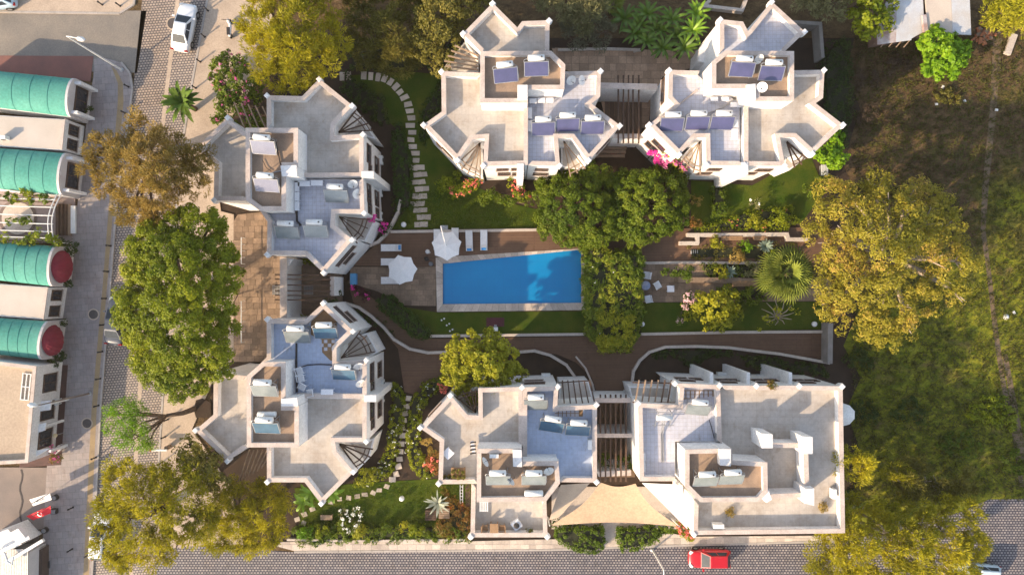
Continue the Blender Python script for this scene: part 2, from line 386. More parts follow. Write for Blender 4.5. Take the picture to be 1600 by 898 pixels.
# soil of the compound, as pieces round the pool hole
for nm, pl in (('garden_soil', [(330, 60), (1335, 60), (1322, 110), (1344, 170), (1330, 215), (1318, 260), (1350, 330), (1340, 388), (681, 388), (681, 402), (330, 402)]),
               ('garden_soil', [(330, 402), (681, 402), (681, 487), (1340, 487), (1318, 540), (1345, 590), (1322, 640), (1336, 680), (1352, 730), (1318, 790), (1335, 850), (330, 850)]),
               ('garden_soil', [(917, 388), (1340, 388), (1340, 487), (917, 487)])):
    sheet(nm, pl, 0.02, SOIL, 0.3)
# streets on the left and along the bottom
sheet('asphalt_street', [(-200, 17), (229, 17), (214, 114), (140, 112), (-200, 88)], 0.03, ASPH)
sheet('red_paving', [(-200, 86), (146, 88), (141, 128), (108, 122), (-200, 110)], 0.05, REDP)
sheet('street', [(228, -60), (330, -60), (325, 0), (302, 125), (288, 213), (270, 400), (255, 625), (248, 740), (240, 960), (143, 960), (145, 898), (158, 640), (173, 450), (184, 310), (208, 140)], 0.03, PAVERS2)
sheet('road', [(241, 856), (300, 852), (460, 862), (860, 859), (1060, 852), (1320, 845), (1500, 800), (1545, 780), (1800, 776), (1800, 960), (241, 960)], 0.026, PAVERS)
sheet('drain_strip', [(277, -20), (283, -20), (261, 160), (245, 330), (228, 500), (216, 700), (205, 960), (199, 960), (210, 700), (222, 500), (239, 330), (255, 160)], 0.036, CONC, 0.05)
sheet('north_pavement', [(-200, -60), (216, -60), (210, 8), (188, 22), (-200, 18)], 0.13, CONC)
sheet('pavement', [(147, 92), (160, 90), (190, 98), (204, 115), (207, 140), (184, 310), (173, 450), (158, 640), (145, 898), (144, 960), (60, 960), (75, 700), (82, 480), (120, 330), (136, 180), (146, 120)], 0.13, WALK)
sheet('forecourt', [(-100, 730), (83, 730), (81, 826), (60, 826), (60, 960), (-100, 960)], 0.12, mat('forecourt_paving', (0.24, 0.195, 0.17), (0.19, 0.16, 0.145), 0.5, 0.9, 0.2))
sheet('tactile_strip', [(174, 104), (182, 110), (192, 130), (193, 160), (178, 310), (167, 450), (151, 640), (139, 898), (138, 960), (128, 960), (130, 898), (143, 640), (160, 450), (171, 310), (184, 160), (184, 130)], 0.134, YELL, 0.03)
def kerb(name, pts, wd=0.18, z=0.15, m=KERB, z0=0.0):
    mb = MB(); w3 = [P(x, y, 0) for x, y in pts]
    for a, b in zip(w3[:-1], w3[1:]):
        L = (b - a).length; n = max(1, int(L / 1.0))
        for k in range(n):
            p, q = a.lerp(b, (k + 0.012) / n), a.lerp(b, (k + 0.988) / n)
            mb.bar((p.x, p.y, (z0 + z) / 2 + random.uniform(-.003, .003)), (q.x, q.y, (z0 + z) / 2), wd, z - z0)
    o = mb.build(name, m); o['kind'] = 'structure'; return o
kerb('west_kerb', [(190, 98), (204, 115), (208, 140), (184, 310), (173, 450), (158, 640), (145, 898), (144, 950)])
kerb('east_kerb', [(330, -50), (325, 0), (302, 125), (288, 213), (270, 400), (255, 625), (248, 740), (241, 850)])
kerb('north_kerb', [(-100, 18), (188, 22), (210, 8), (216, -50)])
kerb('south_kerb', [(460, 861), (860, 858), (1060, 851), (1320, 844)])
sheet('east_pavement', [(330, -60), (425, -60), (425, 90), (330, 230), (345, 330), (365, 335), (365, 560), (330, 600), (300, 670), (360, 760), (380, 850), (300, 853), (241, 857), (248, 740), (255, 625), (270, 400), (288, 213), (302, 125), (325, 0)], 0.12, CONC)
paving('south_pavement', [(440, 846), (735, 845), (860, 842), (1050, 833), (1080, 838), (1320, 836), (1320, 844), (1060, 851), (860, 857), (460, 860), (430, 852)], 0.11, TRAVW, 0.8, 0.6, KERB, 'paving_slab', 60)
paving('courtyard_paving', [(372, 335), (420, 330), (445, 395), (535, 395), (535, 505), (445, 505), (420, 565), (365, 565), (365, 345)], 0.11, TRAV, 0.7, 0.55, mat('dark_joint', (0.16, 0.12, 0.09)), 'paving_slab', 300)
paving('north_court_paving', [(862, 75), (1105, 80), (1085, 105), (1035, 120), (1010, 200), (950, 205), (935, 140), (900, 115), (872, 105)], 0.11, mat('lit_pinkish_travertine', (0.50, 0.345, 0.24), (0.38, 0.265, 0.185), 0.9, 0.85, 0.2, fine=6), 0.7, 0.7, MATS['dark_joint'], 'paving_slab', 180)  # lighter copy of the travertine, with the court's sunlight put into its colour
paving('pool_terrace', [(548, 417), (681, 417), (681, 478), (632, 477), (590, 455), (545, 442)], 0.11, TRAV, 0.75, 0.5, MATS['dark_joint'], 'paving_slab', 120)
paving('cafe_terrace', [(1002, 412), (1102, 412), (1105, 432), (1300, 436), (1300, 470), (1002, 472)], 0.11, TRAV, 0.75, 0.6, MATS['dark_joint'], 'paving_slab', 120)
sheet('timber_deck', [(548, 415), (612, 362), (845, 360), (900, 358), (1260, 355), (1290, 365), (1290, 410), (917, 412), (915, 388), (681, 402), (681, 417)], 0.13, DECK, 0.1)
sheet('brick_path', [(546, 450), (565, 452), (600, 480), (640, 522), (675, 529), (1296, 519), (1298, 562), (1200, 551), (1110, 542), (1035, 541), (1006, 556), (992, 580), (984, 620), (935, 620), (925, 590), (900, 566), (870, 553), (820, 549), (700, 552), (690, 600), (655, 618), (632, 612), (622, 545), (590, 505), (552, 472)], 0.10, DECK, 0.1)
for nm, pl, z in (('lawn', [(545, 118), (640, 112), (700, 118), (672, 200), (720, 280), (800, 318), (850, 330), (848, 357), (612, 358), (640, 320), (618, 200), (560, 150)], 0.06),
               ('lawn', [(618, 477), (683, 488), (917, 486), (917, 521), (668, 523), (640, 515), (600, 480)], 0.06),
               ('lawn', [(1002, 473), (1292, 471), (1292, 514), (1002, 520)], 0.06),
               ('lawn', [(460, 762), (600, 752), (740, 745), (738, 822), (470, 826)], 0.062),
               ('lawn', [(1080, 282), (1175, 290), (1265, 240), (1290, 300), (1250, 350), (1080, 350)], 0.058),
               ('lawn', [(870, 822), (1080, 822), (1080, 838), (870, 838)], 0.056)):
    sheet(nm, pl, z, LAWN, 0.04)
sheet('dirt_trail', [(1552, 60), (1566, 60), (1556, 180), (1545, 290), (1540, 360), (1548, 420), (1560, 520), (1572, 600), (1590, 680), (1600, 760), (1593, 760), (1582, 680), (1564, 600), (1552, 520), (1541, 420), (1532, 360), (1535, 290), (1546, 180)], 0.012, mat('worn_dirt', (0.20, 0.14, 0.09), (0.15, 0.11, 0.07)), 0.011)
sheet('dirt_trail', [(1566, 555), (1574, 552), (1600, 690), (1600, 740)], 0.014, MATS['worn_dirt'], 0.011)

# ------------------------------------------------------------------ swimming pool
pool = thing('swimming_pool', 'blue trapezoid swimming pool with pale stone coping in the middle of the garden', 'pool', P(800, 440))
wi = [(692, 412), (908, 390), (908, 473), (692, 475)]; wo_ = [(681, 402), (915, 388), (917, 484), (683, 487)]
b = MB(); ip = world(wi, 0)
b.add([(p.x, p.y, -1.5) for p in ip] + [(p.x, p.y, 0.1) for p in ip], [(0, 1, 2, 3), (1, 0, 4, 5), (2, 1, 5, 6), (3, 2, 6, 7), (0, 3, 7, 4)])
b.build('basin', mat('blue_pool_tile', (0.05, 0.35, 0.62)), pool)
MB().add([(p.x, p.y, -0.05) for p in ip], [(3, 2, 1, 0)]).build('water', WATER, pool)
outp = world(wo_, 0)
for k in range(4):
    a0, a1, b1, b0 = outp[k], outp[(k + 1) % 4], ip[(k + 1) % 4], ip[k]
    n = int(max((a1 - a0).length, 1) / 0.62)
    for i in range(n):
        t0, t1 = (i + 0.015) / n, (i + 0.985) / n
        q = [a0.lerp(a1, t0), a0.lerp(a1, t1), b0.lerp(b1, t1), b0.lerp(b1, t0)]
        MB().prism([(p.x, p.y) for p in q], -0.1, 0.15 + random.random() * 0.01).build('coping_slab', random.choice(shades(TRAVW, 4, 0.12)), pool)

# ------------------------------------------------------------------ villas
ZF, ZT, TF, TT = 6.7, 7.38, 8.7, 9.1
def window(parent, a, b, t, zc, ww, hh, shut=True):
    """window on the wall running a->b (2-D), outside to the right-hand side"""
    a = Vector(a[:2]); b = Vector(b[:2]); d = (b - a).normalized(); n = Vector((d.y, -d.x)); c = a.lerp(b, t)
    rz = math.atan2(d.y, d.x)
    fr = MB(); o = c + n * 0.03
    for s in (-1, 1):
        q = o + d * s * (ww / 2); fr.box((q.x, q.y, zc), (0.09, 0.12, hh + 0.09), rz)
        fr.box((o.x, o.y, zc + s * hh / 2), (ww - 0.092, 0.12, 0.09), rz)
    fr.box((o.x, o.y, zc), (0.05, 0.09, hh - 0.1), rz)
    f = fr.build('window', WOOD, parent)
    q = c + n * 0.02; MB().box((q.x, q.y, zc), (ww - 0.1, 0.04, hh - 0.1), rz).build('pane', GLASSD, f)
    if shut:
        q = c + n * 0.05; MB().box((q.x, q.y, zc - hh / 2 - 0.09), (ww + 0.25, 0.2, 0.07), rz).build('sill', COPE, f)
def cap(parent, p, z):
    mb = MB(); mb.lathe((p[0], p[1], 0), [(0.06, z - 1.0), (0.22, z - 0.6), (0.27, z - 0.2), (0.27, z + 0.12), (0.20, z + 0.17)], 4)
    mb.build('corner_cap', WHITE, parent)
def villa(label, at, terraces, tower, box, zt=TT):
    v = thing('villa', label, 'villa', P(at[0], at[1], 0)); walls = []
    for k, T in enumerate(terraces):
        wp = [(p.x, p.y) for p in world(T['poly'], T.get('zt', ZT))]; T['w'] = wp
        zf = T.get('zf', ZF) + 0.006 * k; z1 = T.get('zt', ZT) + 0.004 * k; op = T.get('open', ())
        MB().prism(wp, 0, zf - 0.02).build('wall', WHITE, v)
        MB().prism(offset(wp, 0.06), zf - 0.02 + 0.001, zf).build('roof_terrace', T.get('mat', ROOFB), v)
        r = MB(); ring(r, wp, zf - 0.02, z1, 0.30, op); r.build('parapet', WHITE, v)
        c = MB(); ring(c, wp, z1, z1 + 0.07, 0.30, op, 0.03); c.build('coping', COPE, v)
        for i in T.get('caps', ()):
            cap(v, wp[i], z1)
    if tower:
        wp = [(p.x, p.y) for p in world(tower, zt)]
        tf = zt - 0.42
        MB().prism(wp, 0.0, tf - 0.02).build('tower_wall', WHITE, v)
        MB().prism(offset(wp, 0.05), tf - 0.019, tf).build('tower_roof', SCREED, v)
        r = MB(); ring(r, wp, tf - 0.02, zt, 0.30); r.build('parapet', WHITE, v)
        c = MB(); ring(c, wp, zt, zt + 0.06, 0.30, (), 0.03); c.build('coping', COPE, v)
    if box:
        wp = [(p.x, p.y) for p in world(box, zt + 0.25)]
        MB().prism(wp, ZF, zt + 0.25).build('stair_housing', WHITE, v)
    return v
def wins(v, T, edge, specs):
    """specs: (t, z, w, h)"""
    wp = T['w']; n = len(wp); a, b = wp[edge], wp[(edge + 1) % n]
    ar = sum(wp[i][0] * wp[(i + 1) % n][1] - wp[(i + 1) % n][0] * wp[i][1] for i in range(n))
    for t, z, ww, hh in specs:
        if ar > 0: window(v, a, b, t, z, ww, hh)
        else: window(v, b, a, 1 - t, z, ww, hh)

def notch(v, tri, z=3.5):
    """low balcony slab and its floor closing a notch between two wings"""
    wp = [(p.x, p.y) for p in world(tri, z)]
    MB().prism(wp, 0, z).build('balcony', WHITE, v)
    MB().prism(offset(wp, 0.12), z + 0.001, z + 0.02).build('balcony_floor', ROOFB, v)
def fan(v, apex, ends, z=6.2, rim=True, m=WOOD):
    a = P(apex[0], apex[1], z); es = [P(x, y, z) for x, y in ends]
    for e in es:
        MB().bar(a, e + (e - a).normalized() * 0.25, 0.09, 0.14).build('pergola_beam', m, v)
    if rim and len(es) > 1:
        for k in (0.86, 1.0):
            mb = MB()
            for e, f in zip(es[:-1], es[1:]):
                mb.bar(a.lerp(e, k) + Vector((0, 0, 0.12)), a.lerp(f, k) + Vector((0, 0, 0.12)), 0.09, 0.1)
            mb.build('pergola_rail', m, v)
WS = [(0.25, 5.3, 0.9, 1.3), (0.62, 5.3, 0.8, 1.1), (0.25, 2.0, 1.0, 1.5), (0.65, 2.2, 0.8, 1.2)]

# 1: upper left villa
T1 = dict(poly=cA([(470, 200), (690, 205), (795, 97), (1000, 262), (890, 375), (885, 452), (1068, 440), (1068, 702), (655, 705), (655, 400), (470, 400)]), open=(8, 9), caps=(0, 2, 3, 6))
T3 = dict(poly=[(p[0], p[1]) for p in cB([(655, -10), (1066, -8), (1075, 212), (893, 212), (888, 288), (1000, 378), (822, 582), (705, 470), (470, 470), (475, 265), (425, 190), (580, 190)])], open=(0, 10, 11), caps=(2, 5, 6, 8), mat=ROOFW)
T2 = dict(poly=cA([(225, 338), (345, 440), (345, 850), (140, 850), (145, 620), (30, 525)]), open=(1,), caps=(0, 3, 5))
v1 = villa('upper white villa left of the pool, with pointed corner terraces', (470, 270), [T1, T3, T2],
           cA([(338, 402), (660, 402), (660, 640), (585, 640), (585, 913), (425, 913), (338, 848)]), cA([(552, 635), (650, 630), (655, 700), (560, 700)]))
wins(v1, T1, 6, [(0.35, 5.5, 1.5, 1.2), (0.72, 5.0, 0.8, 0.9), (0.45, 2.2, 1.3, 1.4), (0.8, 2.2, 0.8, 1.2)])
wins(v1, T3, 1, [(0.35, 5.5, 1.5, 1.2), (0.72, 5.4, 1.2, 1.2), (0.35, 2.2, 1.3, 1.4), (0.8, 2.2, 0.8, 1.2)])
wins(v1, T3, 5, [(0.45, 5.5, 2.2, 0.8), (0.5, 3.9, 1.2, 0.8)])
wins(v1, T1, 2, [(0.5, 5.2, 0.9, 0.8), (0.5, 2.4, 1.2, 1.2)])
notch(v1, cA([(1010, 310), (905, 385), (900, 440), (1062, 445), (1150, 470), (1060, 345)]))
fan(v1, cA([(915, 428)])[0], cA([(1010, 305), (1050, 335), (1085, 375), (1110, 415)]))
notch(v1, [(p[0], p[1]) for p in cB([(905, 230), (1065, 230), (1140, 260), (1080, 390), (1000, 370), (905, 290)])])
fan(v1, cB([(920, 235)])[0], cB([(1095, 250), (1080, 300), (1055, 350), (1020, 385)]))
# 2: lower left villa
U3 = dict(poly=cC([(820, 95), (1005, 268), (900, 372), (900, 462), (1088, 448), (1088, 684), (655, 680), (582, 680), (582, 462), (435, 465), (470, 430), (470, 195), (705, 200)]), open=(6, 7, 8), caps=(0, 1, 4, 11), mat=ROOFBL)
U1 = dict(poly=cC([(663, 692), (1088, 696), (1088, 955), (890, 955), (900, 1015), (1008, 1143), (808, 1340), (705, 1205), (472, 1205), (470, 985), (663, 985)]), open=(0, 9, 10), caps=(2, 5, 6, 8))
U2 = dict(poly=cC([(140, 530), (345, 548), (345, 988), (222, 1075), (25, 885), (138, 788)]), open=(1,), caps=(0, 3, 4))
v2 = villa('lower white villa left of the pool, with blue tiled terrace', (470, 620), [U3, U1, U2],
           cC([(345, 545), (440, 462), (582, 462), (582, 735), (665, 735), (665, 988), (345, 988)]), cC([(555, 690), (655, 682), (660, 735), (555, 735)]))
wins(v2, U3, 4, [(0.4, 5.5, 1.5, 1.2), (0.45, 5.0, 0.01 + 0.8, 0.9)][:1] + [(0.75, 5.3, 0.8, 1.1), (0.45, 2.2, 1.3, 1.4)])
wins(v2, U1, 1, [(0.3, 5.4, 1.8, 1.3), (0.7, 5.2, 0.8, 1.1), (0.5, 2.2, 1.3, 1.4)])
wins(v2, U3, 0, [(0.45, 5.5, 1.9, 0.8), (0.55, 3.9, 1.1, 0.8)])
notch(v2, cC([(1010, 300), (925, 380), (925, 445), (1080, 440), (1160, 400), (1095, 280)]))
fan(v2, cC([(930, 435)])[0], cC([(1040, 280), (1075, 310), (1100, 350), (1120, 400)]))
notch(v2, cC([(900, 965), (1080, 960), (1140, 930), (1105, 1060), (1025, 1140), (920, 1010)]))
fan(v2, cC([(920, 970)])[0], cC([(1110, 1000), (1095, 1045), (1065, 1085), (1020, 1110)]))
# 3: top centre villa
A0 = dict(poly=cE([(518, 25), (672, 178), (702, 138), (870, 132), (868, 332), (452, 332), (335, 212)]), open=(4,), caps=(0, 3, 6))
AL = dict(poly=cF([(200, 50), (440, 60), (440, 240), (735, 240), (735, 627), (460, 635), (470, 463), (392, 468), (300, 602), (88, 382), (203, 300)]), open=(1, 2), caps=(0, 5, 8, 9))
AR = dict(poly=cF([(740, 240), (740, 155), (962, 155), (965, 52), (1190, 47), (1185, 205), (1130, 250), (1310, 387), (1115, 602), (1012, 462), (922, 462), (935, 635), (740, 630)]), open=(0, 1, 2, 12), caps=(4, 7, 8, 11), mat=ROOFW)
v3 = villa('white villa at top centre above the pool, right of the stepping stones', (810, 130), [A0, AL, AR],
           cE([(443, 325), (883, 322), (968, 405), (962, 557), (735, 557), (735, 640), (443, 640)]), cE([(672, 530), (735, 530), (735, 622), (672, 622)]))
wins(v3, AL, 4, [(0.22, 5.6, 1.0, 0.9), (0.58, 5.6, 0.9, 0.7), (0.55, 3.4, 1.0, 1.2), (0.2, 3.2, 1.0, 1.2)])
wins(v3, AR, 11, [(0.55, 5.6, 1.0, 0.8), (0.55, 3.4, 1.2, 1.0)])
wins(v3, AL, 8, [(0.35, 5.5, 1.1, 0.8), (0.55, 4.6, 1.3, 0.8)])
wins(v3, AR, 7, [(0.45, 5.6, 1.5, 0.7)])
notch(v3, cF([(315, 600), (395, 480), (455, 478), (455, 700), (320, 650)]))
fan(v3, cF([(440, 492)])[0], cF([(305, 612), (335, 645), (370, 668), (410, 685), (440, 705)]), m=WOODL)
notch(v3, cF([(945, 480), (1005, 475), (1090, 600), (1060, 660), (945, 640)]))
fan(v3, cF([(960, 480)])[0], cF([(1085, 640), (1040, 665), (1000, 685)]), m=WOODL)
notch(v3, cE([(340, 265), (430, 340), (430, 450), (240, 450), (215, 420)]), 3.4)
for k in range(6):
    a, b = cE([(430, 350 + 22 * k), (282 - 22 * min(k, 3) + (k > 3) * 8, 285 + 32 * k)])
    MB().bar(P(a[0], a[1], 6.3), P(b[0], b[1], 6.3), 0.1, 0.14).build('pergola_beam', WOODL, v3)
# 4: top right villa
B0 = dict(poly=cG([(515, 112), (640, 125), (668, 180), (800, 14), (982, 180), (865, 292), (515, 292)]), open=(5,), caps=(0, 3, 4), mat=ROOFW)
BL = dict(poly=cH([(232, 37), (400, 42), (470, 110), (620, 190), (640, 215), (642, 562), (440, 560), (437, 408), (375, 408), (288, 505), (122, 338), (262, 225), (228, 190)]), open=(1, 2, 3, 4), caps=(0, 6, 9, 10), mat=ROOFW)
BR = dict(poly=cH([(648, 562), (648, 200), (715, 200), (920, 200), (920, 40), (1090, 37), (1082, 190), (1040, 220), (1195, 340), (1025, 500), (925, 407), (843, 407), (872, 565)]), open=(1, 2, 3), caps=(0, 5, 8, 9, 12))
v4 = villa('white villa at top right beside the dark dirt field', (1160, 130), [B0, BL, BR],
           cG([(470, 345), (545, 285), (922, 288), (922, 560), (712, 560), (712, 490), (470, 490)]), cG([(664, 470), (712, 465), (715, 552), (664, 545)]))
wins(v4, BL, 5, [(0.6, 5.6, 1.0, 0.8), (0.7, 3.6, 1.1, 0.9)])
wins(v4, BR, 12, [(0.3, 5.6, 1.2, 0.8), (0.5, 3.9, 1.1, 0.8), (0.75, 2.6, 1.2, 1.0)])
wins(v4, BL, 12, [(0.5, 5.5, 2.0, 0.9)])
wins(v4, BL, 9, [(0.5, 5.4, 1.3, 0.9), (0.6, 3.6, 1.2, 1.2)])
notch(v4, cH([(300, 520), (380, 425), (425, 425), (430, 600), (370, 600)]))
fan(v4, cH([(402, 432)])[0], cH([(310, 530), (335, 560), (370, 585), (405, 595)]), m=WOODL)
notch(v4, cH([(885, 430), (925, 425), (1015, 505), (900, 590), (870, 570)]))
fan(v4, cH([(885, 432)])[0], cH([(985, 515), (960, 545), (925, 560)]))
MB().prism([(p.x, p.y) for p in world(cG([(512, 120), (512, 330), (470, 360), (395, 340), (400, 270)]), 3.0)], 0, 3.0).build('lower_wing', WHITE, v4)
# 5: bottom centre villa
D1 = dict(poly=cI([(255, 228), (360, 352), (432, 356), (430, 185), (702, 178), (705, 545), (425, 545), (425, 775), (182, 778), (190, 515), (67, 430)]), open=(5, 6), caps=(0, 4, 8, 10))
D2 = dict(poly=cI([(708, 180), (925, 174), (918, 302), (1165, 287), (1165, 768), (938, 765), (928, 640), (708, 640)]), open=(5, 6), caps=(1, 3, 4), mat=ROOFBL)
D3 = dict(poly=cI([(388, 778), (422, 778), (422, 880), (850, 880), (858, 1108), (382, 1108)]), open=(0, 1, 2), caps=(4, 5), mat=ROOFB)
v5 = villa('white villa at bottom centre, partly under the round yellow-green tree', (790, 720), [D1, D2, D3],
           cI([(422, 562), (700, 562), (706, 642), (925, 640), (935, 775), (850, 885), (420, 890)]), cI([(642, 567), (698, 570), (700, 675), (645, 672)]))
wins(v5, D2, 0, [(0.35, 5.4, 1.7, 0.8), (0.35, 4.2, 1.5, 0.8)])
wins(v5, D1, 10, [(0.4, 5.4, 1.4, 0.8)])
notch(v5, cI([(275, 245), (365, 345), (425, 345), (425, 200), (330, 200)]), 3.4)
fan(v5, cI([(412, 338)])[0], cI([(290, 240), (340, 215), (385, 205), (412, 205)]))
notch(v5, cI([(935, 145), (1115, 140), (1150, 280), (930, 290)]), 3.4)
for k in range(6):
    x = 960 + 34 * k
    a, b = cI([(x - 8, 135), (x + 4 + 4 * k, 278)]); MB().bar(P(a[0], a[1], 6.3), P(b[0], b[1], 6.3), 0.1, 0.14).build('pergola_beam', WOOD, v5)
a, b = cI([(925, 150), (1120, 138)]); MB().bar(P(a[0], a[1], 6.16), P(b[0], b[1], 6.16), 0.1, 0.12).build('pergola_rail', WOOD, v5)
# 6: bottom right villa
E1 = dict(poly=cK([(125, 234), (338, 246), (345, 155), (318, 130), (552, 140), (562, 445), (330, 445), (330, 640), (135, 640)]), open=(5, 6), caps=(0, 3, 4), mat=ROOFW)
E2 = dict(poly=cK([(565, 142), (745, 143), (970, 143), (1195, 146), (1208, 912), (1030, 915), (417, 922), (420, 745), (565, 745)]), open=(7, 8), caps=(1, 2, 3, 6))
v6 = villa('long white villa at bottom right above the red car', (1150, 710), [E1, E2],
           cK([(372, 478), (615, 472), (618, 535), (800, 545), (803, 700), (760, 748), (450, 750), (372, 672)]), cK([(550, 475), (612, 475), (612, 565), (555, 560)]))
for T, e in ((E1, 3), (E2, 0), (E2, 1), (E2, 2)):
    wins(v6, T, e, [(0.4, 5.7, 1.2, 0.6), (0.35, 4.4, 0.9, 0.8), (0.7, 4.4, 0.9, 0.8)])
for k, x in enumerate((548, 745, 970)):     # fins between the bays of the back wall
    p, = cK([(x, 142)]); c = P(p[0], p[1], ZT)
    MB().box((c.x - 0.3, c.y + 0.45, 3.2), (0.3, 1.0, 6.4)).build('pilaster', WHITE, v6)
notch(v6, cK([(75, 145), (315, 150), (315, 225), (95, 225)]), 3.4)
for k in range(6):
    x = 110 + 34 * k
    a, b = cK([(x + 20, 112), (x, 232)]); MB().bar(P(a[0], a[1], 6.4), P(b[0], b[1], 6.4), 0.1, 0.14).build('pergola_beam', WOODL if k < 4 else WOOD, v6)
for y in (125, 228):
    a, b = cK([(95, y), (315, y + 4)]); MB().bar(P(a[0], a[1], 6.26), P(b[0], b[1], 6.26), 0.1, 0.12).build('pergola_rail', WOOD, v6)
def wallbar(v, pts, z0, z1, wd=0.34, name='raised_wall'):
    w3 = [P(x, y, z1) for x, y in pts]
    for k in range(len(w3) - 1):
        a, b = w3[k], w3[k + 1]; d = (b - a).normalized()
        MB().bar((a.x, a.y, (z0 + z1) / 2 - 0.003 * k), (b.x + d.x * wd / 2, b.y + d.y * wd / 2, (z0 + z1) / 2 - 0.003 * k), wd, z1 - z0).build(name, WHITE, v)
        MB().bar((a.x, a.y, z1 + 0.03 - 0.003 * k), (b.x + d.x * wd / 2, b.y + d.y * wd / 2, z1 + 0.03 - 0.003 * k), wd + 0.04, 0.06).build('coping', COPE, v)
wallbar(v6, cK([(830, 455), (1003, 455), (1012, 715), (815, 722)]), ZF, 8.2)
for q in ([(770, 392), (832, 398), (832, 470), (775, 470)], [(985, 408), (1042, 412), (1042, 500), (990, 500)], [(1005, 685), (1050, 682), (1050, 772), (1000, 760)], [(775, 700), (810, 690), (828, 740), (800, 757)]):
    wp = [(p.x, p.y) for p in world(cK(q), 9.0)]
    MB().prism(wp, ZF, 9.0).build('chimney_stack', WHITE, v6)
p, = cK([(1190, 300)]); c = P(p[0], p[1], 6.4)
mb = MB(); pts = [(c.x + 1.25 * math.cos(a) * 1.15, c.y + 1.05 * math.sin(a)) for a in [R(-90), R(-50), R(-18), R(18), R(50), R(90)]]
mb.prism(pts, 2.6, 6.0)
mb.add([(x, y, 6.0) for x, y in pts] + [(c.x - 0.1, c.y, 6.9)], [(i, i + 1, 6) for i in range(5)] + [(5, 0, 6)]); mb.build('bay_turret', WHITE, v6)
# fins on the villas' pool sides where two houses meet
for v, (x, y), dx, dy in ((v1, (568, 273), 1, 0), (v2, (572, 622), 1, 0), (v3, (813, 259), 0, -1), (v4, (1163, 257), 0, -1)):
    c = P(x, y, ZT); MB().box((c.x + dx * 0.35, c.y + dy * 0.35, 3.75), (1.0 if dx else 0.55, 1.0 if dy else 0.55, 7.5)).build('pilaster', WHITE, v)

# bare screed patches where terrace tiles are missing, with a few tiles left
PATCH = mat('bare_screed_patch', (0.30, 0.19, 0.10), (0.22, 0.14, 0.08), 2.0)
for v, q, tl in ((v2, cC([(745, 170), (825, 130), (905, 210), (905, 262), (890, 290), (890, 455), (862, 450), (812, 400), (808, 320), (740, 290)]), [(503 + 6 * i, 533 + 6 * j) for i in range(4) for j in range(3) if (i + j) % 2]),
                 (v5, cI([(905, 318), (1080, 318), (1080, 360), (905, 360)]), [(869 + 6.5 * i, 642 + 6 * j) for i in range(6) for j in range(2)]),
                 (v6, cK([(350, 165), (545, 165), (545, 195), (350, 215)]), [(1068 + 7 * i, 613 + 6 * j) for i in range(7) for j in range(2)])):
    wp = [(p.x, p.y) for p in world(q, ZF)]; MB().prism(wp, ZF, ZF + 0.020).build('bare_patch', PATCH, v)
    for x, y in tl:
        c = P(x, y, ZF); MB().box((c.x, c.y, ZF + 0.032), (0.28, 0.27, 0.02)).build('loose_tile', ROOFW, v)

for v, x0, y0, x1, y1, n in ((v2, 380, 745, 415, 702, 6), (v1, 372, 172, 416, 200, 5)):
    for k in range(n):
        t = k / (n - 1); a = P(x0 + (x1 - x0) * t - 6, y0 + (8 if v is v2 else -12) - 22 * t * (1 if v is v2 else -.3), 4.2); b_ = P(x0 + (x1 - x0) * t + 10, (702 if v is v2 else 200), 4.4)
        MB().bar(a, b_, 0.1, 0.14).build('pergola_beam', WOODL, v)
# ------------------------------------------------------------------ gateways and pergolas between the villas
def pbar(parent, a, b, za, zb, w_, h_, m, name):
    return MB().bar(P(a[0], a[1], za), P(b[0], b[1], zb), w_, h_).build(name, m, parent)
def pwall(parent, a, b, z, wd, name, m=None):
    A, B = P(a[0], a[1], z), P(b[0], b[1], z)
    o = MB().bar((A.x, A.y, z / 2), (B.x, B.y, z / 2), wd, z).build(name, m or WHITE, parent)
    MB().bar((A.x, A.y, z + 0.03), (B.x, B.y, z + 0.03), wd + 0.05, 0.06).build('coping', COPE, parent); return o
g1 = thing('pergola', 'long beamed pergola joining the two villas left of the pool, white wall along it', 'pergola', P(480, 450))
pwall(g1, (443, 402), (443, 503), 4.2, 0.55, 'wall')
for q in ([(449, 404), (459, 404), (452, 414), (449, 432)], [(449, 501), (459, 501), (452, 491), (449, 470)]):
    wp = [(p.x, p.y) for p in world(q, 3.6)]; MB().prism(wp, 0, 3.6).build('wall', WHITE, g1)
pwall(g1, (519, 432), (519, 462), 3.4, 0.3, 'wall')
for y in (429, 436, 445, 454, 461, 468): pbar(g1, (430, y), (517, y + 1), 4.05, 3.6, 0.11, 0.16, WOOD, 'beam')
g2 = thing('pergola', 'pergola of dark beams between two white arches joining the upper two villas', 'pergola', P(972, 175))
pwall(g2, (936, 134), (1027, 136), 4.2, 0.45, 'wall'); pwall(g2, (958, 213), (1004, 213), 3.8, 0.35, 'wall')
for x in (966, 974, 982, 989, 998): pbar(g2, (x, 118), (x, 224), 3.95, 3.95, 0.12, 0.16, WOOD, 'beam')
g3 = thing('pergola', 'pergola of long brown beams on white crossbars joining the lower two villas', 'pergola', P(960, 690))
pwall(g3, (930, 625), (986, 625), 4.3, 0.35, 'wall'); pwall(g3, (931, 680), (988, 680), 4.3, 0.3, 'crossbar_wall'); pwall(g3, (935, 740), (986, 738), 4.1, 0.4, 'wall')
for x in (938, 946, 954, 962, 970, 978): pbar(g3, (x, 616), (x, 752), 4.1, 4.1, 0.13, 0.16, WOOD, 'beam')
paving('gateway_path', [(932, 615), (990, 615), (992, 745), (935, 745)], 0.12, mat('brown_tread', (0.24, 0.165, 0.11), (0.18, 0.12, 0.08), 1.5), 3.2, 0.5, WOOD, 'tread', 60, stagger=0)
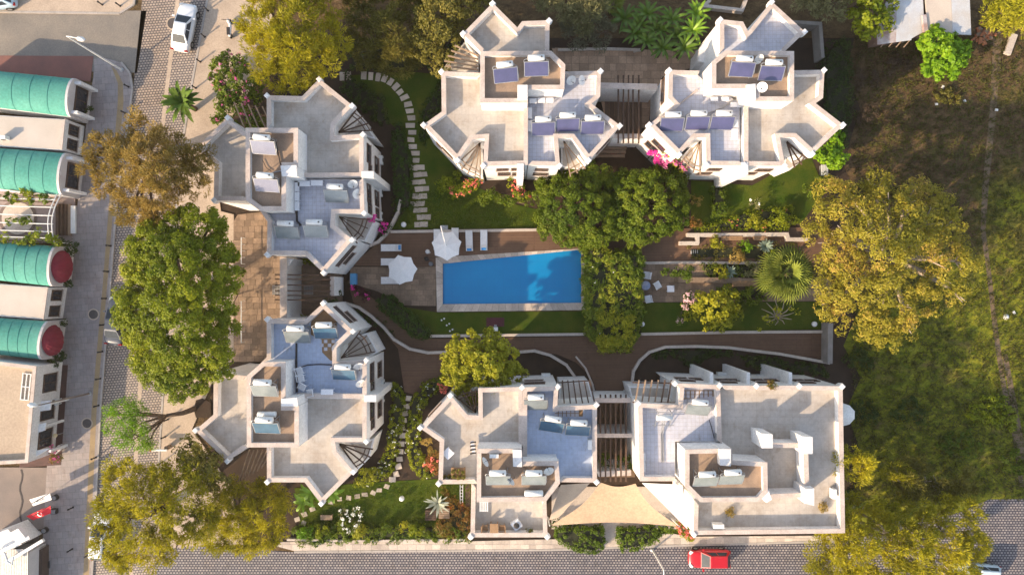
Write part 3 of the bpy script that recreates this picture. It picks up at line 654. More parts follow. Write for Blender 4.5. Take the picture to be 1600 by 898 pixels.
paving('gateway_path', [(945, 140), (1003, 140), (1003, 210), (945, 210)], 0.12, mat('brown_plank', (0.20, 0.14, 0.10), (0.15, 0.10, 0.075)), 0.5, 4.0, WOOD, 'plank', 60, stagger=0)
st = thing('garden_steps', 'brown stone steps descending below the upper pergola gateway', 'steps', P(958, 235))
for k in range(5):
    a = P(930, 217 + 6 * k); bb = P(980 - k, 217 + 6 * k)
    MB().box(((a.x + bb.x) / 2, a.y - 0.17, 0.35 - 0.07 * k), (bb.x - a.x, 0.33, 0.7 - 0.14 * k)).build('step', TRAV, st)

# ------------------------------------------------------------------ shade sail
def sail(name, label, corners, z, sag=0.14, n=10):
    o = thing(name, label, 'shade sail', P(corners[0][0], corners[0][1], 0)); A, B, D, E = [P(x, y, zz) for (x, y), zz in zip(corners, z)]
    ctr = (A + B + D + E) / 4; vs = []
    for i in range(n + 1):
        for j in range(n + 1):
            u, v = i / n, j / n; p = (A * (1 - u) + B * u) * (1 - v) + (E * (1 - u) + D * u) * v
            e = 4 * max(abs(u - .5), abs(v - .5)) ** 2
            k = sag * (4 * v * (1 - v) * abs(2 * u - 1) ** 2 + 4 * u * (1 - u) * abs(2 * v - 1) ** 2) * 0.8
            p = p + (ctr - p) * k; vs.append((p.x, p.y, p.z - 0.25 * 16 * u * (1 - u) * v * (1 - v) * 0.5))
    fs = [(i * (n + 1) + j, (i + 1) * (n + 1) + j, (i + 1) * (n + 1) + j + 1, i * (n + 1) + j + 1) for i in range(n) for j in range(n)]
    MB().add(vs, fs).build('cloth', SAIL, o, smooth=True)
    for c in (D, E):
        MB().tube([(c.x, c.y - 0.3, 0), c], 0.06, 8).build('post', METW, o)
        MB().tube([c, c + (ctr - c).normalized() * 0.3], 0.03, 6).build('tension_strap', METD, o)
    return o
sail('shade_sail', 'large cream shade sail stretched between the two bottom villas', [(938, 753), (993, 755), (1061, 822), (859, 821)], (4.2, 4.2, 3.2, 3.2), 0.22)
o = thing('shade_sail', 'smaller white triangular sail beside the big cream sail, on the villa with stepped walls', 'shade sail', P(1040, 780))
mb = MB(); pts = [P(1003, 754, 4.4), P(1066, 757, 4.4), P(1074, 826, 3.2), P(1043, 794, 3.6)]; mb.add(pts, [(3, 2, 1, 0)]); mb.build('cloth', CANV, o)
o = thing('canopy', 'grey-beige cloth canopy left of the large cream sail', 'canopy', P(890, 770))
mb = MB(); pts = [P(876, 757, 4.4), P(922, 754, 4.4), P(873, 808, 3.2), P(858, 812, 3.0)]; mb.add(pts, [(3, 2, 1, 0)]); mb.build('cloth', mat('beige_cloth', (0.45, 0.36, 0.28), (0.40, 0.32, 0.25)), o)
sheet('entrance_paving', [(862, 760), (1075, 760), (1075, 826), (862, 826)], 0.125, TRAVW)
sheet('entrance_paving', [(942, 820), (966, 820), (966, 856), (942, 856)], 0.13, TRAVW, 0.3)

# ------------------------------------------------------------------ shops on the left
def vault(label, pts, front_h=3.7, seams=8, dome=False, m=GREEN):
    """pts: left-top, right-top, right-bottom, left-bottom at eaves height"""
    ze, rise = 2.4, 0.85; LT, RT, RB, LB = [P(x, y, ze + 0.4) for x, y in pts]
    v = thing('vaulted_shop', label, 'shop', (RT + RB) / 2 * 1.0 - Vector((0, 0, ze + 0.4)), 'green vaulted shops on the left')
    def arc(u, a, r=1.0, dz=0.0):
        t = LT.lerp(RT, u); b_ = LB.lerp(RB, u); c = (t + b_) / 2; h = (t - b_) / 2
        return (c.x + h.x * math.cos(a) * r, c.y + h.y * math.cos(a) * r, ze + rise * math.sin(a) + dz)
    NA = 12
    for s in range(seams):
        u0, u1 = s / seams, (s + 1) / seams; vs = []
        for k in range(NA + 1):
            a = math.pi * k / NA
            vs += [arc(u0, a), arc(u1, a)]
        MB().add(vs, [(2 * k, 2 * k + 1, 2 * k + 3, 2 * k + 2) for k in range(NA)]).build('roof_panel', m, v, smooth=True)
        MB().tube([arc(u1 - 0.002, math.pi * k / NA, 1.003, 0.008) for k in range(NA + 1)], 0.022, 5).build('roof_seam', GREEND, v)
    d = (RT - LT).normalized()
    mb = MB(); prof = [(arc(1, math.pi * k / NA, 1.01, 0.05)) for k in range(NA + 1)]
    f0 = [(x, y, z) for x, y, z in prof] ; f1 = [(x + d.x * 0.22, y + d.y * 0.22, z) for x, y, z in prof]
    b0 = [(x, y, 0) for x, y, z in (prof[0], prof[-1])]; b1 = [(x + d.x * 0.22, y + d.y * 0.22, 0) for x, y, z in b0]
    vs = f0 + f1 + b0 + b1; n = NA + 1
    fs = [(k, n + k, n + k + 1, k + 1) for k in range(NA)] + [tuple(range(n)) + (2 * n + 1, 2 * n), (2 * n + 2, 2 * n + 3) + tuple(range(2 * n - 1, n - 1, -1)), (0, 2 * n, 2 * n + 2, n), (n - 1, 2 * n - 1, 2 * n + 3, 2 * n + 1)]
    mb.add(vs, fs); mb.build('front_wall', mat('grey_white_plaster', (0.60, 0.57, 0.56), (0.52, 0.49, 0.48)), v)
    t, b_ = RT + d * 0.24, RB + d * 0.24
    bx = MB(); bx.prism([(LT.x, LT.y), (RT.x, RT.y), (RB.x, RB.y), (LB.x, LB.y)], 0, ze); bx.build('wall', WHITE, v)
    if not dome:
        window(v, (t.x, t.y, 0)[:2] if False else (b_.x, b_.y), (t.x, t.y), 0.5, 1.55, 2.2, 1.5)
        for tt in (0.12, 0.88):
            q = b_.lerp(t, tt); MB().box((q.x + 0.25, q.y, 1.3), (0.6, 0.25, 2.6)).build('pier', WHITE, v)
        c = b_.lerp(t, 0.5); M = MB(); M.tube([(c.x + 0.0, c.y, 3.05), (c.x + 0.05, c.y, 3.05)], 0.22, 14); M.build('medallion', MATS['grey_white_plaster'], v)
    else:
        c = b_.lerp(t, 0.5); NG = 9; rz0 = 0.95; half = (t - b_).length * 0.42
        for k in range(NG):
            a0, a1 = -math.pi / 2 + math.pi * k / NG, -math.pi / 2 + math.pi * (k + 1) / NG; vs = []
            for e in range(7):
                el = (math.pi / 2) * e / 6
                for a in (a0, (a0 + a1) / 2, a1):
                    rr = 1.0 if a != (a0 + a1) / 2 else 0.96
                    vs.append((c.x + rz0 * 1.15 * math.cos(a) * math.cos(el) * rr, c.y + half * math.sin(a) * math.cos(el) * rr, 1.75 + 1.35 * math.sin(el)))
            fs = []
            for e in range(6):
                for q in range(2): fs.append((e * 3 + q, e * 3 + q + 1, e * 3 + q + 4, e * 3 + q + 3))
            MB().add(vs, fs).build('awning_gore', MAROON, v, smooth=False)
    return v
vault('green vaulted shop roof, topmost on the left, beside the street lamp', [(-60, 104), (111, 121), (104, 181), (-60, 160)], seams=6)
vault('green vaulted shop roof second from the top, with leaf shadows on it', [(-60, 226), (98, 238), (91, 304), (-60, 289)], seams=7)
vault('green vaulted shop roof third from the top, with the upper maroon dome awning', [(-60, 374), (82, 384), (76, 447), (-60, 432)], seams=8, dome=True)
vault('green vaulted shop roof lowest on the left, with the lower maroon dome awning', [(-60, 493), (69, 502), (60, 562), (-60, 549)], seams=8, dome=True)
def flatroof(name, label, poly, z, m, par=0.3, open_=()):
    v = thing(name, label, 'building', P(poly[1][0], poly[1][1])); wp = [(p.x, p.y) for p in world(poly, z + par)]
    MB().prism(wp, 0, z - 0.02).build('wall', WHITE, v); MB().prism(offset(wp, 0.05), z - 0.019, z).build('roof', m, v)
    for g_ in ([[1], [3]] if open_ else [[0, 1, 2, 3]]):
        op = [i for i in range(len(wp)) if i not in g_]
        r = MB(); ring(r, wp, z - 0.02, z + par, 0.25, op); r.build('parapet', WHITE, v)
        c = MB(); ring(c, wp, z + par, z + par + 0.06, 0.25, op, 0.03); c.build('coping', COPE, v)
    return v, wp
TAN = mat('tan_roof_screed', (0.47, 0.37, 0.27), (0.40, 0.31, 0.23), 0.5, 0.9, 0.2, fine=5)
v, wp = flatroof('flat_shop', 'flat pale roofed shop between the two upper green vaults', [(-60, 176), (102, 186), (97, 234), (-60, 224)], 2.5, mat('pale_roof_screed', (0.56, 0.50, 0.44), (0.50, 0.44, 0.38), 0.5), 0.2, (0, 2))
window(v, wp[2], wp[1], 0.25, 1.5, 0.9, 1.2); window(v, wp[2], wp[1], 0.72, 1.5, 0.9, 1.2)
v, wp = flatroof('flat_shop', 'flat grey roofed shop between the two lower green vaults', [(-60, 440), (75, 449), (68, 499), (-60, 490)], 2.5, MATS['pale_roof_screed'], 0.2, (0, 2))
window(v, wp[2], wp[1], 0.25, 1.5, 0.9, 1.2); window(v, wp[2], wp[1], 0.75, 1.5, 0.9, 1.2)
v, wp = flatroof('corner_shop', 'flat tan roofed shop under the lowest green vault, with window frames on its roof', [(-60, 558), (57, 572), (44, 722), (-60, 728)], 3.2, TAN, 0.35)
for t in (0.2, 0.5, 0.8): window(v, wp[2], wp[1], t, 1.7, 1.6, 1.6)
for q in ([(50, 628), (80, 625), (78, 640), (50, 644)], [(46, 665), (72, 660), (70, 672), (46, 680)], [(44, 706), (78, 700), (40, 722)]):
    w2 = [(p.x, p.y) for p in world(q, 2.6)]; MB().prism(w2, 2.45, 2.6, bot=True).build('porch_slab', WHITE, v)
    c = w2[1]; MB().box((c[0] - 0.15, c[1] - 0.3, 1.2), (0.22, 0.22, 2.4)).build('pier', WHITE, v)
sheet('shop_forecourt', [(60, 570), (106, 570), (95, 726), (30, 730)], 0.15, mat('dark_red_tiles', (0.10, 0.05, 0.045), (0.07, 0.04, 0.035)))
o = thing('roof_window_frame', 'white window frame lying on the tan shop roof', 'window frame', P(40, 604, 3.2))
c = P(40, 604, 3.3); mb = MB()
for dx in (-0.35, 0, 0.35): mb.box((c.x + dx, c.y, 3.27), (0.07, 2.3, 0.09), R(-6))
for dy in (-1.15, 0, 1.15): mb.box((c.x + dy * 0.1, c.y + dy, 3.275), (0.78, 0.07, 0.095), R(-6))
mb.build('frame', METW, o)
# plant covered pergola between two vaults
pg = thing('vine_pergola', 'curved white pipe pergola overgrown with vines between green vaults', 'pergola', P(60, 342))
arcp = [P(92 - 11 * abs(math.sin((k - 6) / 12 * 3.14)) * 0 - 0.9 * ((k - 4) * 1.0), 303 + 6.3 * k, 2.6) for k in range(13)]
for s in (0, 0.35): MB().tube([p + Vector((-s - 0.25 * math.sin(math.pi * k / 12), 0, 0.35 * math.sin(math.pi * k / 12))) for k, p in enumerate(arcp)], 0.05, 6).build('curved_pipe', METW, pg)
for k, y in enumerate((312, 324, 337, 350, 362, 372)): MB().tube([P(-20, y - 3, 2.6), P(86 - k, y, 2.75)], 0.045, 6).build('cross_pipe', METW, pg)
for x, y in ((92, 304), (84, 378), (20, 304), (15, 372)): MB().tube([P(x, y, 2.6) * 1.0, Vector((P(x, y, 2.6).x, P(x, y, 2.6).y, 0))], 0.05, 6).build('post', METW, pg)
sheet('shop_terrace', [(-60, 296), (118, 300), (112, 380), (-60, 378)], 0.16, mat('pinkish_terrace', (0.34, 0.27, 0.25), (0.27, 0.22, 0.21)))
o = thing('round_patio', 'round pale patio disc under the vine pergola', 'patio', P(28, 340, 0.16))
MB().lathe(P(28, 341, 0.16), [(1.75, 0), (1.75, 0.08)], 28).build('rim', mat('brown_ring', (0.2, 0.15, 0.13)), o); MB().lathe(P(28, 341, 0.241), [(1.5, 0), (1.5, 0.03)], 28).build('disc', TRAVW, o)
o = thing('shop_steps', 'dark wooden steps with a pale slab in front of the vine pergola', 'steps', P(103, 343))
for k, x in enumerate((91, 96, 101, 106)): c = P(x, 343, 0.5); MB().box((c.x, c.y, 0.42 - 0.06 * k), (0.27, 2.9, 0.5 - 0.1 * k)).build('step', WOOD if k < 3 else WOODL, o)
c = P(113, 343, 0.3); MB().box((c.x, c.y, 0.22), (0.55, 2.6, 0.2)).build('slab', METW, o)
# structure at bottom left corner
o = thing('entrance_canopy', 'white beamed canopy with grey slatted roof in the bottom left corner', 'canopy', P(30, 860))
pbar(o, (-20, 872), (47, 838), 3.2, 3.2, 0.3, 0.25, METW, 'beam'); pbar(o, (10, 878), (68, 843), 3.0, 3.0, 0.28, 0.25, METW, 'beam')
for k in range(16): c = P(4 + 2.6 * k, 880, 2.6); MB().box((c.x, c.y, 2.6 + 0.004 * (k % 2)), (0.12, 2.6, 0.06)).build('roof_slat', METG, o)
w2 = [(p.x, p.y) for p in world([(15, 832), (28, 825), (40, 840), (26, 848)], 3.4)]; MB().prism(w2, 2.9, 3.4).build('box', METW, o)
w2 = [(p.x, p.y) for p in world([(-30, 842), (12, 826), (34, 850), (0, 866), (-30, 880)], 2.6)]; MB().prism(w2, 0, 2.6).build('wall', WHITE, o)
w2 = [(p.x, p.y) for p in world([(-30, 868), (3, 864), (44, 864), (42, 960), (-30, 960)], 2.4)]; MB().prism(w2, 0, 2.4).build('wall', MATS['grey_white_plaster'], o)
w2 = [(p.x, p.y) for p in world([(44, 868), (66, 856), (66, 960), (44, 960)], 1.0)]; MB().prism(w2, 0, 1.0).build('planter', mat('dark_brown_wall', (0.09, 0.06, 0.05)), o)
c = P(8, 864, 3.0); MB().tube([c + Vector((-.5, .5, .2)), c, c + Vector((0.3, -0.7, 0.1)), c + Vector((0.7, -0.9, 0.1)), c + Vector((0.8, -0.3, 0.1))], 0.08, 8).build('lamp_arm', METW, o)

# ------------------------------------------------------------------ tin roofed shed at the top right
sh = thing('tin_shed', 'tin roofed shed with rusty pale sheets at the top right', 'shed', P(1440, 40))
TIN = mat('pale_tin_sheet', (0.55, 0.58, 0.62), (0.50, 0.46, 0.42), 0.5, 0.55, 0.1, metal=0.1); TINR = mat('stained_tin_sheet', (0.58, 0.50, 0.42), (0.47, 0.40, 0.34), 0.35, 0.6, 0.1)
RUSTY = mat('rusty_tin_sheet', (0.52, 0.50, 0.50), (0.26, 0.12, 0.09), 0.9, 0.6, 0.1)
for k, (q, m) in enumerate(((([(1370, 48), (1398, -40), (1402, -40), (1400, 66), (1371, 70)]), RUSTY), ([(1402, -40), (1424, -40), (1424, 63), (1400, 66)], TIN), ([(1424, -40), (1440, -40), (1443, 22), (1443, 50), (1420, 63)], TIN),
        ([(1442, -40), (1484, -40), (1488, 54), (1450, 50)], TINR), ([(1485, -40), (1513, -40), (1517, 55), (1488, 54)], TIN))):
    z = 3.0 + (0.2 if k > 2 else 0); w2 = [(p.x, p.y) for p in world(q, z)]; MB().prism(w2, z - 0.06, z + 0.012 * k, bot=True).build('roof_sheet', m, sh)
for q in ([(1378, -35), (1440, -35), (1438, 50), (1382, 58)], [(1448, -35), (1508, -35), (1508, 45), (1452, 42)]):
    w2 = [(p.x, p.y) for p in world(q, 2.8)]; MB().prism(w2, 0, 2.85).build('wall', mat('shed_wall', (0.22, 0.13, 0.10), (0.15, 0.10, 0.08)), sh)
for x in (1376, 1388, 1400, 1412): pbar(sh, (x, 74), (x + 14, 58), 2.6, 2.8, 0.08, 0.1, WOODL, 'rafter')
pbar(sh, (1443, 24), (1446, 50), 3.3, 3.3, 0.35, 0.25, RUSTY, 'ridge_gap')

# ------------------------------------------------------------------ low walls, path edges, railings
def lowwall(label, pts, z=0.45, wd=0.25, m=TRAVW, name='garden_wall', cat='wall'):
    o = thing(name, label, cat, P(pts[0][0], pts[0][1])); w3 = [P(x, y, z) for x, y in pts]; mb = MB()
    for i in range(len(w3) - 1):
        a, b = w3[i], w3[i + 1]; d = (b - a).normalized() * wd * 0.4
        b2 = b + d * (1 if i < len(w3) - 2 else 0); mb.bar((a.x, a.y, z / 2 - .001 * i), (b2.x, b2.y, z / 2 - .001 * i), wd, z)
    mb.build('wall', m, o); return o
def arcpts(c, r, a0, a1, n, ry=None):
    return [(c[0] + r * math.cos(R(a0 + (a1 - a0) * k / n)), c[1] - (ry or r) * math.sin(R(a0 + (a1 - a0) * k / n))) for k in range(n + 1)]
lowwall('pale stone edging between the upper lawn and the pool deck', [(610, 362), (840, 359)], 0.3)
lowwall('straight pale edging on the lawn side of the brown path below the pool', [(672, 525), (918, 522)], 0.3)
lowwall('pale edging between the right lawn and the long brown path', [(1002, 522), (1150, 519), (1296, 518)], 0.3)
lowwall('curved white wall at the upper villa corner by the loungers', [(572, 385), (590, 378), (602, 366), (612, 350), (621, 332), (626, 312)], 0.7)
lowwall('curved pale wall winding down beside the clipped dark hedge', [(540, 474), (560, 480), (580, 494), (600, 512), (615, 530), (640, 545), (668, 551), (700, 550)], 0.5)
lowwall('curved pale wall above the bottom centre villa, meeting the gateway', [(812, 550), (835, 548), (860, 555), (885, 570), (898, 588), (906, 598)], 0.45)
lowwall('long curved pale wall round the dark bed above the long villa', [(988, 598), (990, 580), (1000, 563), (1015, 550), (1040, 542), (1090, 541), (1140, 543), (1170, 547), (1220, 553), (1297, 567)], 0.45)
lowwall('white marker wall crossing the path between centre bed and gateway', [(900, 557), (915, 575), (926, 600), (930, 618)], 0.4, 0.16)
lowwall('grey boundary wall at the right end of the long path', [(1298, 505), (1297, 568)], 1.4, 0.45, mat('grey_rendered_wall', (0.30, 0.27, 0.25), (0.22, 0.20, 0.18)))
lowwall('grey boundary wall behind the top right villa, with a corner', [(1232, 34), (1282, 37), (1286, 90)], 1.5, 0.3, MATS['grey_rendered_wall'])
lowwall('pale stepped terrace wall with two short arms in the right garden', [(1062, 380), (1090, 380), (1090, 368), (1076, 367), (1128, 367), (1230, 366), (1232, 374), (1265, 374)], 0.6, 0.35)
lowwall('rough stone retaining wall beside the café furniture', [(1060, 437), (1150, 438), (1200, 440)], 0.5, 0.5, TRAV)
lowwall('pale terrace edge between deck and small planted bed on the right', [(1000, 411), (1070, 410), (1180, 411), (1190, 409)], 0.3)
lowwall('pale edging along the bottom pavement beneath the flowering shrubs', [(448, 843), (560, 845), (735, 843)], 0.4, 0.2)
lowwall('curved garden edge north of the upper court beside the boundary', [(990, 80), (1000, 78), (940, 76), (872, 78)], 0.3)
lowwall('small white walled yard at the top edge above the top right villa', [(1110, 0), (1100, 9), (1160, 16), (1166, 0)], 0.6, 0.3)
o = thing('basement_stairs', 'sunken stair beside the left courtyard with a white handrail', 'stairs', P(372, 400))
for k in range(9): c = P(371, 377 + 4 * k); MB().box((c.x, c.y, 0.13 + 0.004 * k), (0.75, 0.2, 0.12)).build('step', TRAV if k % 2 else WOODL, o)
for x, y0, y1 in ((377, 371, 412), (377, 470, 535)):
    MB().tube([P(x, y0, 1.0), P(x, y1, 1.0)], 0.045, 6).build('handrail', METW, o)
    for t in range(5):
        p = P(x, y0 + (y1 - y0) * t / 4, 1.0); MB().tube([p, (p.x, p.y, 0.1)], 0.025, 5).build('baluster', METW, o)
for x, y in ((433, 453), (482, 453)):
    c = P(x, y, 0.14); b = MB(); o = thing('floor_grate', 'dark floor grate left of the white pergola wall' if x < 450 else 'dark floor grate under the horizontal pergola beams', 'grate', c)
    for k in range(6): b.box((c.x - 0.38 + 0.15 * k, c.y, 0.15), (0.05, 0.9, 0.04)); b.box((c.x, c.y - 0.38 + 0.15 * k, 0.146), (0.9, 0.05, 0.03))
    b.build('bars', METG, o)
def manhole(x, y, label, r=0.42, sq=False):
    c = P(x, y, 0.135); o = thing('manhole_cover', label, 'manhole cover', c)
    MB().lathe((c.x, c.y, 0.03), [(r + 0.12, 0), (r + 0.12, 0.11)], 24).build('frame', CONC, o); MB().lathe((c.x, c.y, 0.1405), [(r, 0), (r, 0.012)], 24).build('lid', mat('dark_iron_lid', (0.09, 0.08, 0.08), (0.06, 0.055, 0.055)), o)
manhole(146, 491, 'dark round manhole lid in the left pavement, level with the green vault'); manhole(136, 661, 'dark round manhole lid in the left pavement near the leaning lamp')
manhole(270, 37, 'pale round manhole lid in the paved street left of the white car', 0.5)

# stepping stones
def stones(label, pts, sz=(0.75, 0.48), m=TRAVW, jitter=0.05, skip=()):
    o = thing('stepping_stone_path', label, 'stepping stones', P(pts[0][0], pts[0][1])); sh4 = shades(m)
    for k, (x, y, a) in enumerate(pts):
        c = P(x, y, 0); L, W = sz[0] * random.uniform(.85, 1.1), sz[1] * random.uniform(.85, 1.1)
        p = [(c.x + (L / 2 * i + random.uniform(-jitter, jitter)) * math.cos(R(a)) - (W / 2 * j + random.uniform(-jitter, jitter)) * math.sin(R(a)), c.y + (L / 2 * i) * math.sin(R(a)) + (W / 2 * j) * math.cos(R(a))) for i, j in ((-1, -1), (1, -1), (1, 1), (-1, 1))]
        MB().prism(p, 0.0, 0.10 + random.random() * 0.02).build('stepping_stone', random.choice(sh4), o)
pp = conv(560, 100, 3.325)
s1 = [(30, 62, 88), (65, 66, 87), (102, 70, 80), (137, 78, 72), (168, 95, 60), (196, 120, 45), (218, 148, 35), (241, 176, 25), (258, 211, 12), (267, 246, 6), (277, 282, 3), (271, 321, 0), (280, 357, 0), (273, 395, -5), (284, 431, 0), (297, 465, 0), (300, 502, 0)]
s2 = [(290, 541), (322, 538), (308, 576), (338, 574), (298, 615), (328, 613), (315, 651), (348, 648), (303, 689), (338, 687), (291, 729), (324, 726), (306, 761), (338, 759), (324, 797), (357, 796), (308, 835), (342, 833)]
stones('winding path of pale stepping stones across the upper left lawn', [(pp([(x, y)])[0][0], pp([(x, y)])[0][1], a) for x, y, a in s1] + [(*pp([(x, y)])[0], random.uniform(-8, 8)) for x, y in s2] + [(545, 119, 90), (535, 120, 90)])
pq = conv(520, 480, 3.207)
stones('stepping stones between the two white flowering hedges', [(*pq([(x, y)])[0], random.uniform(-15, 15)) for x, y in ((382, 455), (370, 495), (362, 530), (358, 565), (350, 603), (349, 640), (345, 682), (340, 720), (335, 758), (328, 795), (318, 833), (300, 860))], (0.55, 0.5))
pr = conv(440, 700, 4.534)
stones('scattered small stepping stones curving over the bottom left lawn', [(*pr([(x, y)])[0], random.uniform(-25, 25)) for x, y in ((785, 220), (745, 268), (693, 294), (648, 312), (592, 325), (538, 338), (478, 348), (413, 357), (347, 377), (218, 428), (162, 465), (112, 500), (158, 527), (165, 572), (205, 600))], (0.5, 0.4))

# ------------------------------------------------------------------ vegetation
rng = np.random.default_rng(11)
def leaf_mesh(name, centers, normals, lw, tint, spray, mt, parent=None, jit=0.7):
    n = len(centers)
    if spray:                       # long sprays pointing outwards
        t = normals + rng.normal(0, jit, (n, 3)); t /= np.linalg.norm(t, axis=1)[:, None] + 1e-9
        r = rng.normal(0, 1, (n, 3)); bt = np.cross(t, r); bt /= np.linalg.norm(bt, axis=1)[:, None] + 1e-9
    else:
        nn = normals + rng.normal(0, jit, (n, 3)); nn /= np.linalg.norm(nn, axis=1)[:, None] + 1e-9
        r = rng.normal(0, 1, (n, 3)); t = np.cross(nn, r); t /= np.linalg.norm(t, axis=1)[:, None] + 1e-9; bt = np.cross(nn, t)
    s = rng.uniform(0.7, 1.3, (n, 1)); l = t * lw[0] / 2 * s; ww = bt * lw[1] / 2 * s
    V = np.stack([centers - l, centers + ww - l * 0.1, centers + l, centers - ww - l * 0.1], 1).reshape(-1, 3)
    o = ORG.get(parent.name) if parent else None
    if o is not None: V = V - np.array(o)
    me = bpy.data.meshes.new(name); me.vertices.add(4 * n); me.vertices.foreach_set('co', V.astype(np.float32).ravel())
    me.loops.add(4 * n); me.loops.foreach_set('vertex_index', np.arange(4 * n, dtype=np.int32))
    me.polygons.add(n); me.polygons.foreach_set('loop_start', np.arange(0, 4 * n, 4, dtype=np.int32)); me.polygons.foreach_set('loop_total', np.full(n, 4, np.int32))
    at = me.attributes.new('tint', 'FLOAT', 'FACE'); at.data.foreach_set('value', tint.astype(np.float32))
    me.materials.append(mt); me.update(calc_edges=True)
    ob = bpy.data.objects.new(name, me); C.objects.link(ob)
    if parent: ob.parent = parent; ORG[ob.name] = o
    return ob
def clumps_to_leaves(pos, dirs, cr, k, lw, mt, name, parent, spray=False, jit=0.7, tbase=None, flat=0.75):
    n = len(pos)
    if n == 0: return None
    u = rng.normal(0, 1, (n, k, 3)); u /= np.linalg.norm(u, axis=2)[:, :, None]
    rad = rng.uniform(0.35, 1.0, (n, k, 1)) ** 0.5 * cr * rng.uniform(0.6, 1.3, (n, 1, 1))
    off = u * rad; off[:, :, 2] *= flat
    cen = pos[:, None, :] + off + dirs[:, None, :] * 0.0
    nor = u * 0.8 + dirs[:, None, :] * 0.6 + np.array([0, 0, 0.35])
    ph = rng.uniform(0, 6.28, 3); lf = 0.5 + 0.25 * (np.sin(pos[:, 0] * 0.9 + ph[0]) + np.sin(pos[:, 1] * 1.1 + pos[:, 2] * 0.8 + ph[1]))
    ct = (0.55 * lf + 0.45 * rng.uniform(0, 1, n))[:, None]
    tint = np.clip(ct * 0.65 + rng.uniform(0, 1, (n, k)) * 0.35, 0, 1)
    return leaf_mesh(name, cen.reshape(-1, 3), nor.reshape(-1, 3), lw, tint.ravel(), spray, mt, parent, jit)
def inside(p, poly):
    c = False; n = len(poly); x, y = p
    for i in range(n):
        x1, y1 = poly[i]; x2, y2 = poly[(i + 1) % n]
        if (y1 > y) != (y2 > y) and x < (x2 - x1) * (y - y1) / (y2 - y1) + x1: c = not c
    return c
def edist(p, poly):
    m = 1e9; P0 = Vector(p)
    for i in range(len(poly)):
        a, b = Vector(poly[i]), Vector(poly[(i + 1) % len(poly)]); d = b - a
        t = max(0, min(1, (P0 - a).dot(d) / max(d.dot(d), 1e-9))); m = min(m, (P0 - a - d * t).length)
    return m
def lobes_in(poly, r, z0, rise, spread=0.8, rnd=None):
    rnd = rnd or random.Random(3); xs = [p[0] for p in poly]; ys = [p[1] for p in poly]; out = []; cand = []
    for _ in range(1500):
        p = (rnd.uniform(min(xs), max(xs)), rnd.uniform(min(ys), max(ys)))
        if inside(p, poly):
            d = edist(p, poly)
            if d > r * 0.55: cand.append((d, p))
    if not cand:
        c = (sum(xs) / len(xs), sum(ys) / len(ys)); return [(c[0], c[1], r, z0)]
    dm = max(c[0] for c in cand)
    for d, p in cand:
        rr = min(r * rnd.uniform(0.75, 1.25), d + r * 0.25)
        if all((p[0] - q[0]) ** 2 + (p[1] - q[1]) ** 2 > (spread * (rr + q[2]) / 1.6) ** 2 for q in out):
            out.append((p[0], p[1], rr, z0 + rise * min(1, d / max(dm, 1e-3)) + rnd.uniform(-0.5, 0.4)))
    return out
TREES = []
def foliage(lobes, parent, mt, name='crown', cr=0.42, k=46, lw=(0.24, 0.13), spacing=0.62, spray=False, jit=0.7, drop=0.1, flat=0.8, low=-0.25, cflat=0.75):
    L = [(np.array(P(x, y, z)), r * (HC - z) / F) for x, y, r, z in lobes]; pos = []; dr = []
    for i, (c, r) in enumerate(L):
        n = max(6, int(4 * math.pi * r * r * 0.7 / spacing ** 2)); d = rng.normal(0, 1, (n, 3)); d /= np.linalg.norm(d, axis=1)[:, None]
        d = d[d[:, 2] > low]; d = d[rng.uniform(0, 1, len(d)) > drop]
        rad = r * rng.uniform(0.72, 1.0, (len(d), 1)); rad[rng.uniform(0, 1, len(d)) < 0.18] *= 0.6
        p = c + d * rad * np.array([1, 1, flat]); keep = np.ones(len(p), bool)
        for j, (c2, r2) in enumerate(L):
            if j != i: keep &= np.linalg.norm((p - c2) / np.array([1, 1, flat]), axis=1) > r2 * 0.72
        pos.append(p[keep]); dr.append(d[keep])
    pos = np.concatenate(pos); dr = np.concatenate(dr); pos[:, 2] = np.maximum(pos[:, 2], 0.15)
    return clumps_to_leaves(pos, dr, cr, k, lw, mt, name, parent, spray, jit, None, cflat)
def tree(label, base, poly, r, z0, rise, mt, cat='tree', name='tree', bark=BARK, tr=0.3, seed=3, limbs=7, group=None, **kw):
    t = thing(name, label, cat, P(*base), group); rnd = random.Random(seed); ex = kw.pop('lobes', None); sp_ = kw.pop('spread', 0.8); L = ex or lobes_in(poly, r, z0, rise, sp_, rnd)
    foliage(L, t, mt, **kw)
    b = P(base[0], base[1], 0); ctr = Vector((sum(P(x, y, z).x for x, y, _, z in L), sum(P(x, y, z).y for x, y, _, z in L), sum(z for *_, z in L))) / len(L)
    fork = b.lerp(ctr, 0.45); fork.z = z0 * 0.5
    MB().tube([b, b.lerp(fork, 0.5) + Vector((0.15, -0.1, 0)), fork], [tr * 1.25, tr, tr * 0.8], 9).build('trunk', bark, t, smooth=True)
    for x, y, rr, z in rnd.sample(L, min(limbs, len(L))):
        e = P(x, y, z); mid = fork.lerp(e, 0.55) + Vector((rnd.uniform(-.4, .4), rnd.uniform(-.4, .4), 0.5))
        mb = MB().tube([fork, mid, e], [tr * 0.6, tr * 0.36, tr * 0.14], 7)
        for _ in range(3):
            d = Vector((rnd.uniform(-1, 1), rnd.uniform(-1, 1), rnd.uniform(-.1, .8))).normalized() * rr * (HC - z) / F * 0.85
            mb.tube([mid.lerp(e, 0.7), e + d], [tr * 0.2, tr * 0.05], 5)
        mb.build('limb', bark, t, smooth=True)
    return t
